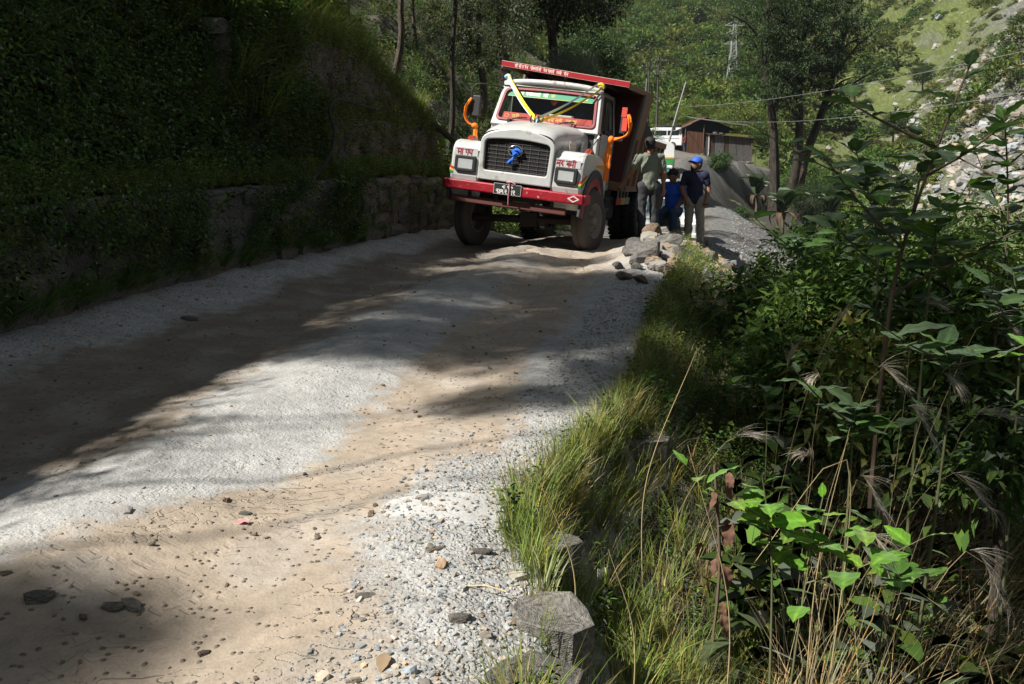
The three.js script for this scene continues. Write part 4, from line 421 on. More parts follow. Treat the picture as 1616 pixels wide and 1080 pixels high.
  stick(0.40, 0.16, 0.73, 1.72, 0.22, (c, w, h) => { c.fillStyle = '#d6d8d6'; c.fillRect(0, 0, w, h); c.strokeStyle = '#c79a2c'; c.lineWidth = 9; c.beginPath(); for (let i = 0; i < 6; i++) c.lineTo(26 + i * 17, i % 2 ? 40 : 66); c.stroke(); c.fillStyle = '#26282c'; c.fillRect(6, 22, 14, 50); c.strokeStyle = '#50545c'; c.lineWidth = 4; c.beginPath(); for (let i = 0; i < 30; i++) c.lineTo(26 + i * 3.2, 90 + 7 * Math.sin(i * 0.9)); c.stroke(); });
  // cab
  const cab = new THREE.Group(); cab.name = 'cab'; B.add(cab);
  const tumble = (g) => { const p = g.attributes.position; for (let i = 0; i < p.count; i++) { const y = p.getY(i), x = p.getX(i); if (y > 2.02) p.setX(i, x - Math.sign(x) * 0.085 * (y - 2.02) / 0.65); } g.computeVertexNormals(); return g; };
  for (const s of [-1, 1]) {
    const sh = new THREE.Shape(); sh.moveTo(-0.48, 1.3); sh.lineTo(-0.50, 2.04); sh.lineTo(-0.76, 2.68); sh.lineTo(-1.72, 2.68); sh.lineTo(-1.78, 2.04); sh.lineTo(-1.78, 1.05); sh.lineTo(-0.9, 1.05); sh.closePath();
    const win = new THREE.Path(); win.moveTo(-0.66, 2.06); win.lineTo(-0.88, 2.55); win.quadraticCurveTo(-0.9, 2.6, -0.96, 2.6); win.lineTo(-1.52, 2.6); win.quadraticCurveTo(-1.58, 2.6, -1.58, 2.54); win.lineTo(-1.58, 2.1); win.quadraticCurveTo(-1.58, 2.05, -1.52, 2.05); win.closePath();
    const door = new THREE.Group(); door.name = 'door'; cab.add(door);
    part('door_panel', uvBy(tumble(sideways(extr(sh, 0.04, 0.012, [win]), s > 0 ? 0.91 : -0.95)), (x, y, z) => [z * 0.5, y * 0.5]), TM.white, door);
    const fr2 = extr((() => { const q = new THREE.Shape(); q.moveTo(-0.63, 2.035); q.lineTo(-0.87, 2.575); q.quadraticCurveTo(-0.9, 2.625, -0.96, 2.625); q.lineTo(-1.54, 2.625); q.quadraticCurveTo(-1.605, 2.625, -1.605, 2.56); q.lineTo(-1.605, 2.08); q.quadraticCurveTo(-1.6, 2.025, -1.54, 2.025); q.closePath(); return q; })(), 0.015, 0.004, [(() => { const q = new THREE.Path(); q.moveTo(-0.69, 2.075); q.lineTo(-0.9, 2.55); q.lineTo(-0.96, 2.58); q.lineTo(-1.52, 2.58); q.lineTo(-1.56, 2.54); q.lineTo(-1.56, 2.1); q.lineTo(-1.52, 2.07); q.closePath(); return q; })()]);
    part('window_seal', tumble(sideways(fr2, s > 0 ? 0.955 : -0.97)), TM.black, door);
    const pane = grid(4, 4, (u, v) => { const y = 2.06 + 0.53 * v, z = lerp(lerp(-0.68, -0.9, v), -1.57, u); return [s * (0.93 - 0.085 * Math.max(0, y - 2.02) / 0.65), y, z]; }); part('window_pane', pane, TM.glass, door);
    for (const g9 of [bar(V(s * 0.962, 1.15, -0.74), V(s * 0.962, 2.02, -0.66), 0.006, 4), bar(V(s * 0.962, 1.12, -1.66), V(s * 0.962, 2.02, -1.66), 0.006, 4)]) part('door_gap', g9, TM.black, door);
    part('door_handle', merge([box(0.03, 0.03, 0.13, s * 0.985, 1.78, -1.5), box(0.04, 0.06, 0.05, s * 0.97, 1.78, -1.44)]), TM.steel, door);
    for (const g9 of [box(0.04, 0.09, 0.05, s * 0.965, 1.95, -0.62), box(0.04, 0.09, 0.05, s * 0.965, 1.4, -0.7)]) part('hinge', g9, TM.chassis, door);
    part('curtain', grid(24, 6, (u, v) => [s * (0.86 + 0.02 * Math.sin(u * 40)), 2.06 + 0.52 * v, -1.2 - 0.37 * u]), TM.curtain, cab).material.side = THREE.DoubleSide;
    // mirror arm, mirror and the orange scarf tied round it
    const mir = new THREE.Group(); mir.name = 'mirror'; cab.add(mir);
    if (s < 0) {
      part('mirror_arm', tubeGeo([V(-0.86, 2.6, -0.7), V(-1.05, 2.62, -0.55), V(-1.30, 2.60, -0.45), V(-1.35, 2.52, -0.45), V(-1.35, 2.1, -0.45)], 0.014, 24, 7), TM.black, mir);
      part('mirror_head', box(0.16, 0.36, 0.05, -1.26, 2.24, -0.45, 0.03), TM.trim, mir);
      part('mirror_glass', box(0.13, 0.32, 0.006, -1.26, 2.24, -0.479, 0.002), TM.mirror, mir);
      part('orange_scarf', merge([cloth([V(-1.34, 2.36, -0.42), V(-1.41, 2.22, -0.38), V(-1.42, 2.04, -0.38), V(-1.34, 1.93, -0.38), V(-1.24, 1.9, -0.38)], (t) => 0.031, 1), (() => { const g4 = new THREE.SphereGeometry(0.07, 12, 10); g4.scale(0.85, 0.7, 0.7); g4.translate(-1.22, 1.9, -0.37); return g4; })(), grid(16, 12, (u, v) => { const a = u * Math.PI * 2, r = (0.03 + 0.045 * v) * (1 + 0.1 * Math.sin(v * 19)); return [-1.2 + 0.03 * v + r * Math.cos(a) * (1 + 0.25 * Math.sin(a * 4)), 1.89 - 0.55 * v, -0.37 + 0.5 * r * Math.sin(a) * (1 + 0.4 * Math.sin(a * 5))]; })]), TM.orange, mir);
    } else {
      part('mirror_arm', tubeGeo([V(0.95, 2.02, -0.78), V(1.06, 2.0, -0.7), V(1.2, 1.93, -0.75), V(1.3, 1.92, -0.8), V(1.33, 2.05, -0.8), V(1.33, 2.36, -0.8)], 0.014, 26, 7), TM.black, mir);
      part('mirror_head', box(0.15, 0.36, 0.05, 1.31, 2.22, -0.84, 0.03), TM.trim, mir);
      part('mirror_ribbon', merge([box(0.09, 0.16, 0.006, 1.29, 2.40, -0.79, 0.002), box(0.09, 0.22, 0.006, 1.32, 2.2, -0.785, 0.002)]), std([0.55, 0.06, 0.04], 0.7), mir);
      part('arm_boss', box(0.08, 0.07, 0.06, 0.97, 2.03, -0.78, 0.02), TM.black, mir);
      part('orange_scarf', merge([cloth([V(1.38, 2.36, -0.74), V(1.43, 2.22, -0.7), V(1.42, 2.06, -0.7), V(1.32, 1.97, -0.68), V(1.2, 1.93, -0.68)], (t) => 0.038 + 0.01 * Math.sin(t * 7), 2), (() => { const g4 = new THREE.SphereGeometry(0.08, 12, 10); g4.scale(0.7, 0.85, 0.7); g4.translate(1.15, 1.92, -0.66); return g4; })(), grid(18, 14, (u, v) => { const a = u * Math.PI * 2, r = (0.03 + 0.05 * v * (1 - 0.35 * v)) * (1 + 0.12 * Math.sin(v * 23)); return [1.14 - 0.03 * v + r * Math.cos(a) * (1 + 0.3 * Math.sin(a * 4 + v * 3)), 1.9 - 0.68 * v, -0.66 + 0.5 * r * Math.sin(a) * (1 + 0.4 * Math.sin(a * 5))]; })]), TM.orange, mir);
    }
  }
  // windscreen
  const tilt = (g) => { g.rotateX(-22.5 * D); g.translate(0, 2.0, -0.49); return g; };
  const ws = new THREE.Shape(); ws.moveTo(-0.95, -0.03); ws.lineTo(0.95, -0.03); ws.lineTo(0.865, 0.73); ws.lineTo(-0.865, 0.73); ws.closePath();
  const wh = new THREE.Path(); wh.moveTo(-0.79, 0.06); wh.lineTo(0.79, 0.06); wh.quadraticCurveTo(0.88, 0.06, 0.87, 0.15); wh.lineTo(0.825, 0.55); wh.quadraticCurveTo(0.815, 0.64, 0.73, 0.65); wh.quadraticCurveTo(0, 0.69, -0.73, 0.65); wh.quadraticCurveTo(-0.815, 0.64, -0.825, 0.55); wh.lineTo(-0.87, 0.15); wh.quadraticCurveTo(-0.88, 0.06, -0.79, 0.06);
  part('windscreen_frame', uvBy(tilt(extr(ws, 0.04, 0.012, [wh])), (x, y) => [x * 0.5, y * 0.5]), TM.white, cab);
  const rs = new THREE.Shape(wh.getPoints(8).map((p) => new THREE.Vector2(p.x * 1.012, (p.y - 0.36) * 1.02 + 0.36))), rh = new THREE.Path(wh.getPoints(8).map((p) => new THREE.Vector2(p.x * 0.972, (p.y - 0.36) * 0.925 + 0.36)));
  const rg = tilt(extr(rs, 0.02, 0.006, [rh])); rg.translate(0, 0.004, 0.052); part('windscreen_seal', rg, std([0.2, 0.014, 0.022], 0.5), cab);
  const wscreen = new THREE.Group(); wscreen.name = 'windscreen'; cab.add(wscreen);
  part('glass', tilt((() => { const g = new THREE.PlaneGeometry(1.72, 0.58); g.translate(0, 0.355, 0.03); return g; })()), TM.glass, wscreen);
  const ban = canvasTex(1024, 80, (c, w, h) => { c.fillStyle = '#12805c'; c.fillRect(0, 0, w, h); c.fillStyle = '#b7ab52'; c.fillRect(0, h - 5, w, 5); c.strokeStyle = '#d8dcc4'; let x = deva(c, 'ma,aa', 150, 58, 36, 8); x = deva(c, 'cha,nna,dda,e,sha,va,ra,ii', x + 30, 58, 36, 8); x = deva(c, 'ma,aa,ii', x + 40, 58, 36, 7); c.strokeStyle = '#b39c3c'; deva(c, 'ka,ii', x + 40, 58, 36, 7); c.fillStyle = '#d9c65a'; c.beginPath(); for (let i = 0; i < 10; i++) { const a = i * Math.PI / 5 - Math.PI / 2, r = i % 2 ? 9 : 22; c.lineTo(930 + r * Math.cos(a), 40 + r * Math.sin(a)); } c.fill(); });
  part('sunstrip', (() => { const g = new THREE.PlaneGeometry(1.56, 0.12); g.translate(0, 0.563, 0.040); return tilt(g); })(), std(0xffffff, 0.5, { map: ban }), wscreen);
  const dash = canvasTex(1024, 96, (c, w, h) => { c.fillStyle = '#b5281c'; c.fillRect(0, 0, w, h); c.strokeStyle = '#c9a63c'; c.lineWidth = 6; c.beginPath(); c.arc(60, 48, 22, 0, 7); c.stroke(); let x = deva(c, 'sha,ra,ii', 120, 76, 46, 9); x = deva(c, 'ka,na,_,ta,va,_,la,ka,e', x + 240, 76, 46, 8); deva(c, 'ra,ka,_,ha,aa', x + 40, 76, 46, 8); noiseSpots(c, w, h, 80, ['rgba(90,20,12,0.4)'], 31, 2, 16); });
  part('name_board', (() => { const g = new THREE.PlaneGeometry(1.62, 0.13); g.translate(0, 0.15, 0.01); return tilt(g); })(), std(0xffffff, 0.6, { map: dash }), wscreen);
  for (const x of [-0.62, 0.22]) part('wiper', merge([tubeGeo([V(x, 2.05, -0.43), V(x + 0.12, 2.11, -0.46), V(x + 0.3, 2.13, -0.48)], 0.012, 6, 5), bar(V(x + 0.05, 2.10, -0.455), V(x + 0.62, 2.09, -0.455), 0.01, 5), box(0.06, 0.07, 0.05, x, 2.05, -0.42)]), TM.black, cab);
  // inside
  part('dashboard', box(1.7, 0.25, 0.4, 0, 1.98, -0.78, 0.05), std([0.06, 0.055, 0.05], 0.8), cab); part('dash_box', box(0.42, 0.14, 0.16, 0.22, 2.17, -0.72, 0.02), std([0.5, 0.48, 0.42], 0.8), cab); part('dash_cloth', box(0.3, 0.07, 0.14, 0.62, 2.14, -0.7, 0.03), std([0.75, 0.74, 0.72], 0.9), cab);
  part('steering_wheel', (() => { const g = new THREE.TorusGeometry(0.23, 0.016, 8, 28); g.rotateX(-60 * D); g.translate(-0.42, 2.14, -0.98); return g; })(), TM.black, cab);
  for (const g9 of [box(0.5, 0.7, 0.14, -0.45, 2.0, -1.5, 0.05), box(0.9, 0.7, 0.14, 0.4, 2.0, -1.5, 0.05)]) part('seat', g9, TM.seat, cab); part('pendant', (() => { const g = new THREE.OctahedronGeometry(0.07); g.scale(1, 1.1, 0.3); g.translate(0.02, 2.46, -0.85); return g; })(), std([0.4, 0.05, 0.05], 0.6), cab);
  part('cab_back', box(1.8, 1.6, 0.04, 0, 1.88, -1.76, 0.01), TM.trim, cab); part('cab_floor', box(1.8, 0.05, 1.3, 0, 1.1, -1.13, 0.01), TM.trim, cab); part('bulkhead', box(1.8, 0.85, 0.04, 0, 1.52, -0.52, 0.01), TM.trim, cab);
  part('roof', uvBy(grid(20, 12, (u, v) => { const x = (u - 0.5) * 2, z = (v - 0.5) * 2, e = Math.max(Math.abs(x), Math.abs(z)); return [x * 0.89, 2.66 + 0.115 * Math.pow(1 - Math.abs(x) ** 5, 0.5) * Math.pow(1 - Math.abs(z) ** 6, 0.5) + 0.0, -1.23 - z * 0.56]; }), (x, y, z) => [x * 0.5, z * 0.5]), TM.white, cab).material.side = THREE.DoubleSide;
  part('roof_visor', uvBy(tubeGeo([V(-0.88, 2.69, -0.78), V(-0.6, 2.73, -0.7), V(0, 2.75, -0.67), V(0.6, 2.73, -0.7), V(0.88, 2.69, -0.78)], 0.045, 24, 8), (x, y, z) => [x * 0.4 + 0.3, y * 2]), canvasPaint(), cab);
  function canvasPaint() { const t = canvasTex(512, 128, (c, w, h) => { c.fillStyle = '#dedfdd'; c.fillRect(0, 0, w, h); noiseSpots(c, w, h, 120, ['rgba(176,120,84,0.5)', 'rgba(150,100,70,0.45)', 'rgba(110,70,50,0.4)'], 41, 1, 22); }); t.wrapS = t.wrapT = THREE.RepeatWrapping; return phys([0.7, 0.7, 0.7], 0.45, { map: t, clearcoat: 0.2 }); }
  for (const [x, m] of [[-0.83, std([0.03, 0.09, 0.24], 0.4)], [0.84, TM.steel]]) part('roof_lamp', (() => { const g = new THREE.CylinderGeometry(0.045, 0.06, 0.11, 14); g.translate(x, 2.8, -0.82); return g; })(), m, cab);
  // festive ribbons in a V over the windscreen
  const rib = (a, b, off, m, tw) => part('ribbon', grid(20, 1, (u, v) => { const p = a.clone().lerp(b, u); p.y += -0.05 * Math.sin(u * Math.PI); const q = Math.sin(u * 9 + tw) * 0.5; return [p.x + (v - 0.5) * 0.03 + off * 0.03, p.y + (v - 0.5) * 0.06 * Math.cos(q * 0.5) - off * 0.03, p.z + 0.02 + off * 0.006 + (v - 0.5) * 0.03 * q]; }), m, B);
  TM.sky.side = TM.yellow.side = THREE.DoubleSide; TM.paleRibbon = std([0.5, 0.66, 0.8], 0.5, { side: THREE.DoubleSide });
  const knot = V(-0.02, 2.10, -0.05);
  rib(V(-0.80, 2.80, -0.70), knot, -0.4, TM.yellow, 1); rib(V(-0.83, 2.80, -0.68), knot, 1.0, TM.paleRibbon, 0);
  rib(V(0.83, 2.77, -0.70), knot, 1.3, TM.yellow, 1.5); rib(V(0.81, 2.80, -0.68), knot, -0.3, TM.paleRibbon, 0.5);
  part('ribbon_knot', merge([tubeGeo([V(0.78, 2.79, -0.72), V(0.86, 2.81, -0.7), V(0.9, 2.76, -0.72)], 0.03, 6, 6)]), TM.yellow, B); part('ribbon_knot', tubeGeo([V(-0.88, 2.79, -0.74), V(-0.82, 2.82, -0.7), V(-0.78, 2.78, -0.72)], 0.03, 6, 6), TM.sky, B);
  // side steps and guards
  part('fuel_tank', box(0.5, 0.45, 0.8, 0.82, 0.72, -1.7, 0.08), TM.chassis, B); part('step', box(0.4, 0.06, 0.5, 0.95, 0.72, -0.98, 0.01), TM.trim, B);
  const gu = new THREE.Group(); gu.name = 'side_guard'; B.add(gu); for (const z of [-1.95, -2.25, -2.55, -2.85]) part('guard_post', box(0.03, 0.26, 0.03, 1.14, 1.02, z), TM.steel, gu);
  ['#a81e24', '#c29a24', '#8d8f8a'].forEach((c, i) => part('guard_panel', box(0.02, 0.13, 0.40, 1.15, 0.86, -2.0 - 0.42 * i, 0.005), std(c, 0.7), gu));
  part('mudflap', box(0.55, 0.5, 0.02, 0.93, 0.75, -4.25, 0.005), TM.rubber, B);
  // tipping body
  const T = new THREE.Group(); T.name = 'tipper_body'; T.rotation.z = -4.2 * D; T.position.set(-0.05, 0.05, 0); B.add(T);
  part('floor', box(2.3, 0.16, 3.75, 0, 1.16, -3.75), TM.body, T);
  const hb = grid(1, 1, (u, v) => [lerp(-1.15, 1.15, u), lerp(1.1, 2.86, v), lerp(-1.88, -2.25, v)]); part('headboard', hb, TM.bodyRed, T).material.side = THREE.DoubleSide;
  for (const s of [-1, 1]) { const sd = new THREE.Shape(); sd.moveTo(-1.88, 1.08); sd.lineTo(-2.25, 2.86); sd.lineTo(-0.82, 2.83); sd.lineTo(-0.82, 2.91); sd.lineTo(-3.2, 2.95); sd.lineTo(-2.85, 2.1); sd.lineTo(-5.6, 2.1); sd.lineTo(-5.6, 1.08); sd.closePath();
    const side = new THREE.Group(); side.name = 'side_board'; T.add(side); part('board', sideways(extr(sd, 0.03, 0.005), s > 0 ? 1.13 : -1.16), TM.body, side);
    part('top_rail', box(0.09, 0.12, 2.75, s * 1.19, 2.07, -4.22, 0.01), TM.body, side); part('bottom_rail', box(0.09, 0.1, 3.6, s * 1.19, 1.14, -3.78, 0.01), TM.body, side);
    for (let i = 0; i < 7; i++) part('rib', box(0.07, 0.9, 0.09, s * 1.19, 1.6, -2.35 - i * 0.52, 0.01), TM.body, side);
    part('front_post', bar(V(s * 1.175, 1.08, -1.88), V(s * 1.175, 2.86, -2.25), 0.035, 6), TM.dusty, side); }
  part('tailboard', box(2.3, 0.95, 0.05, 0, 1.6, -5.58), TM.body, T);
  part('canopy', grid(1, 1, (u, v) => [lerp(-1.15, 1.15, u), lerp(2.88, 2.92, v), lerp(-0.8, -3.2, v)]), TM.bodyRed, T);
  for (const x of [-0.7, 0, 0.7]) part('canopy_rib', box(0.05, 0.05, 1.4, x, 2.84, -1.55), TM.bodyRed, T);
  const lipT = canvasTex(2048, 80, (c, w, h) => { c.fillStyle = '#9c101c'; c.fillRect(0, 0, w, h); c.fillStyle = '#cfc7bd'; c.fillRect(0, 0, w, 4); c.fillRect(0, h - 4, w, 4); c.strokeStyle = '#d8c9bf'; let x = deva(c, 'ba,ii,_,ba,ii,_,bar,bar,_,ha,e,na', 220, 64, 40, 8); x = deva(c, 'pa,o,ka,ra,aa,da,e,va,ii', x + 40, 64, 40, 8); x = deva(c, 'da,e,va,_,ha,aa,ma,ra,o', x + 40, 64, 40, 8); x = deva(c, 'bha,la,o', x + 40, 64, 40, 8); deva(c, 'ha,o,na', x + 40, 64, 40, 8); noiseSpots(c, w, h, 150, ['rgba(80,8,14,0.4)', 'rgba(200,120,110,0.25)'], 51, 1, 14); });
  part('canopy_lip', uvBy(box(2.32, 0.095, 0.03, 0, 2.895, -0.79, 0.004), (x, y) => [(x + 1.16) / 2.32, (y - 2.8475) / 0.095]), phys(0xffffff, 0.5, { map: lipT, clearcoat: 0.2 }), T);
  part('load', grid(24, 24, (u, v) => { const x = (u - 0.5) * 2, z = (v - 0.5) * 2; const e = Math.max(0, 1 - Math.pow(Math.abs(x), 3)) * Math.max(0, 1 - Math.pow(Math.abs(z), 3)); return [x * 1.1, 2.0 + 1.12 * Math.pow(e, 0.6) * Math.exp(-((x - 0.3) ** 2) * 1.6) + 0.04 * n2(x * 4, z * 6), -4.0 - z * 1.5]; }), TM.chassis, T);
}

// keep the tree of parts shallow: thing > part > piece
function shallow(root) {
  root.updateMatrixWorld(true);
  const inv = root.matrixWorld.clone().invert(), list = [];
  root.traverse((o) => { if (o !== root) list.push(o); });
  const hoist = (o) => { const m = inv.clone().multiply(o.matrixWorld); o.parent.remove(o); root.add(o); m.decompose(o.position, o.quaternion, o.scale); o.updateMatrixWorld(true); };
  for (const o of list) if (!o.isMesh && o.parent && o.parent !== root) hoist(o);                      // inner groups come straight under the thing
  for (const o of [...root.children]) if (!o.isMesh && /_body$|^body$/.test(o.name) && o.userData.frame) { for (const c of [...o.children]) hoist(c); root.remove(o); }
}
shallow(truck);
// ---------------------------------------------------------------- wooded slope behind the wall
{
  const r = RNG(201), bush = [], under = [], gr = [];
  for (let i = 0; i < 5200; i++) { const d = 18.3 + 62 * r() ** 1.7, s = 0.5 + 15 * r() ** 1.4, x = xlC(d) - s, z = -d; const k = 0.5 + 0.9 * fbm(x * 0.35, z * 0.35, 2); const lit = jit(r, mixc(GREEN.leaf, r() < 0.35 ? GREEN.yellow : GREEN.bright, r()), 0.3); const w = r(); (w < 0.5 ? bush : w < 0.8 ? under : gr).push([P(x, z, w < 0.5 ? 0.15 + 0.7 * r() * k : 0), w < 0.5 ? 0.55 + 0.8 * r() : 0.9 + 1.1 * r(), lit, V((r() - 0.3) * 0.6, 1, (r() - 0.5) * 0.6).normalize(), r() * 6.283]); }
  scatter('undergrowth', VG.clumpFine, leafMat, bush, scene, 'sunlit shrubs and creepers covering the wooded slope behind the truck', 'undergrowth'); scatter('undergrowth_weeds', VG.weedBroad, leafMat, under, scene, 'broad leaved weeds on the wooded slope behind the truck', 'weeds'); scatter('slope_grass', VG.grass, leafMat, gr, scene, 'grass tufts on the wooded slope behind the truck', 'grass');
}
const TS = 'trees on the wooded slope behind the truck';
const slopeTree = (px, d, o) => { const x = (px - 808) / FPX * d * 1.0; return tree({ pos: P(x, -d), group: TS, ...o }); };
slopeTree(703, 24, { label: 'slender forked tree with dark trunk beside the end of the caged wall', name: 'forest_tree', h: 7.5, r0: 0.075, lean: [0.45, 0.2], crown: [2.1, 1.9, 2.1], cy: 0.86, clumps: 90, seed: 3, colour: GREEN.leaf, colour2: GREEN.yellow, wood: barkDark, limbs: 7, size: 0.8, geo: VG.clumpFine });
slopeTree(622, 27, { label: 'leaning pale trunked tree above the caged wall', name: 'forest_tree', h: 6.5, r0: 0.095, lean: [1.4, 0], crown: [2.2, 1.4, 2], cy: 0.9, clumps: 80, seed: 4, colour: GREEN.leaf, colour2: GREEN.yellow, limbs: 6 });
slopeTree(560, 24, { label: 'bright leafy young tree at the top of the grassy hillside', name: 'forest_tree', h: 5, r0: 0.1, lean: [0.3, 0], crown: [1.8, 1.5, 1.8], cy: 0.85, clumps: 80, seed: 6, colour: GREEN.bright, colour2: GREEN.yellow, limbs: 6 });
slopeTree(665, 34, { label: 'thin stemmed tree in the thicket between two thicker trunks', name: 'forest_tree', h: 8, r0: 0.07, crown: [2.2, 2.4, 2.2], cy: 0.8, clumps: 110, seed: 8, colour: GREEN.mid, colour2: GREEN.leaf, limbs: 6 });
slopeTree(760, 32, { label: 'bushy sunlit tree just left of the tipper truck', name: 'forest_tree', h: 5.5, r0: 0.12, crown: [2.3, 2.4, 2.2], cy: 0.6, clumps: 300, seed: 9, colour: GREEN.olive, colour2: GREEN.grey, limbs: 8, geo: VG.clumpFine });
slopeTree(800, 44, { label: 'tall dark evergreen rising behind the tipper canopy', name: 'forest_tree', h: 12, r0: 0.25, crown: [4, 4.5, 4], cy: 0.68, clumps: 620, seed: 10, colour: GREEN.mid, colour2: GREEN.leaf, wood: barkDark, limbs: 9, size: 1.3 });
slopeTree(870, 52, { label: 'broad dark evergreen at the edge of the wooded slope', name: 'forest_tree', h: 13, r0: 0.28, crown: [4.6, 5, 4.4], cy: 0.68, clumps: 700, seed: 12, colour: [0.02, 0.04, 0.01], colour2: GREEN.dark, wood: barkDark, limbs: 9, size: 1.4 });
slopeTree(735, 42, { label: 'tall shaded tree deep in the thicket left of the truck', name: 'forest_tree', h: 11, r0: 0.22, crown: [3.6, 4, 3.6], cy: 0.7, clumps: 300, seed: 14, colour: GREEN.dark, colour2: GREEN.leaf, wood: barkDark, limbs: 8, size: 1.2 });
slopeTree(900, 46, { label: 'grey green shrub with pale dry leaves behind the tipper body', name: 'dry_shrub', category: 'shrub', h: 5.2, r0: 0.08, crown: [1.6, 1.4, 1.5], cy: 0.8, clumps: 150, seed: 16, colour: GREEN.grey, colour2: [0.26, 0.25, 0.18], limbs: 8, geo: VG.clumpFine });
slopeTree(600, 38, { label: 'leafy tree high on the slope over the caged wall', name: 'forest_tree', h: 7, r0: 0.18, crown: [3, 3, 3], cy: 0.7, clumps: 190, seed: 18, colour: GREEN.mid, colour2: GREEN.bright, limbs: 8, size: 1.1 });
slopeTree(530, 31, { label: 'yellowish leafy tree at the brow of the hillside', name: 'forest_tree', h: 5.5, r0: 0.13, crown: [2.4, 2, 2.2], cy: 0.75, clumps: 110, seed: 20, colour: GREEN.bright, colour2: GREEN.yellow, limbs: 7 });
slopeTree(930, 66, { label: 'mid green tree where the wooded slope meets the far mountain', name: 'forest_tree', h: 8, r0: 0.2, crown: [3.2, 3.5, 3.2], cy: 0.62, clumps: 420, seed: 22, colour: GREEN.dark, colour2: GREEN.mid, limbs: 8, size: 1.3 });
// ---------------------------------------------------------------- trees standing on the hillside outside the picture, whose shade falls on road and bank
{
  // P + t*SUN is where a crown must hang to shade the ground point P
  const put = (gx, gz, t, R, n, seed, gap = 0.05, gy = 0) => { const c = V(gx, gy, gz).addScaledVector(SUN, t), bx = c.x - 0.5, bz = c.z + 0.3, by = groundY(bx, bz), h = Math.max(1.5, c.y - by); tree({ pos: V(bx, by, bz), group: 'shade trees on the hillside over the road', label: 'tall hillside tree shading the road', name: 'shade_tree', wood: barkDark, colour: GREEN.mid, colour2: GREEN.leaf, h: h / 0.9, r0: 0.016, lean: [0.5 / 0.9, -0.3 / 0.9], crown: R, cy: 0.9, clumps: n, seed, size: 0.7, gap, limbs: 6, geo: VG.clumpFine }); };
  put(-0.2, -9.6, 17, [2.6, 1.4, 1.7], 560, 31, 0.08);       // broken shade across the middle of the road
  put(0.9, -8.3, 19, [1.4, 1.0, 0.9], 190, 40, 0.1);
  put(-0.7, -7.5, 18, [2.0, 1.1, 0.95], 380, 39, 0.07);      // near end of that shade
  put(0.2, -10.9, 18, [2.2, 1.2, 0.9], 300, 43, 0.08);
  put(1.7, -9.3, 19, [1.2, 1.0, 1.0], 190, 44, 0.08);
  put(1.3, -6.4, 18, [1.1, 0.9, 0.65], 160, 37, 0.08);       // right hand part of the road
  put(0.1, -5.7, 17, [0.7, 0.5, 0.3], 40, 41, 0.1);
  put(-0.6, -11.6, 17.5, [2.4, 1.1, 0.55], 150, 32, 0.14);  // bars of shade before the truck
  put(0.2, -13.0, 17.5, [2.0, 1.0, 0.4], 110, 42, 0.14);
  put(3.9, -9.8, 20, [2.4, 1.8, 2.6], 420, 33, 0.1, -1.2);  // bank beyond the road edge
  put(3.5, -5.8, 20, [1.6, 1.3, 1.2], 170, 34, 0.12, -1.2); // nearer bank
  put(3.0, -3.7, 19, [0.9, 0.8, 0.6], 60, 38, 0.12, -0.9);  // foot of the thicket
  put(-1.9, -2.6, 21, [0.85, 0.5, 0.42], 95, 35, 0.04);     // patch at the near left
  put(6.4, -7.6, 23, [2.4, 1.5, 1.6], 170, 36, 0.16, -1.8); // right hand shrubs
}
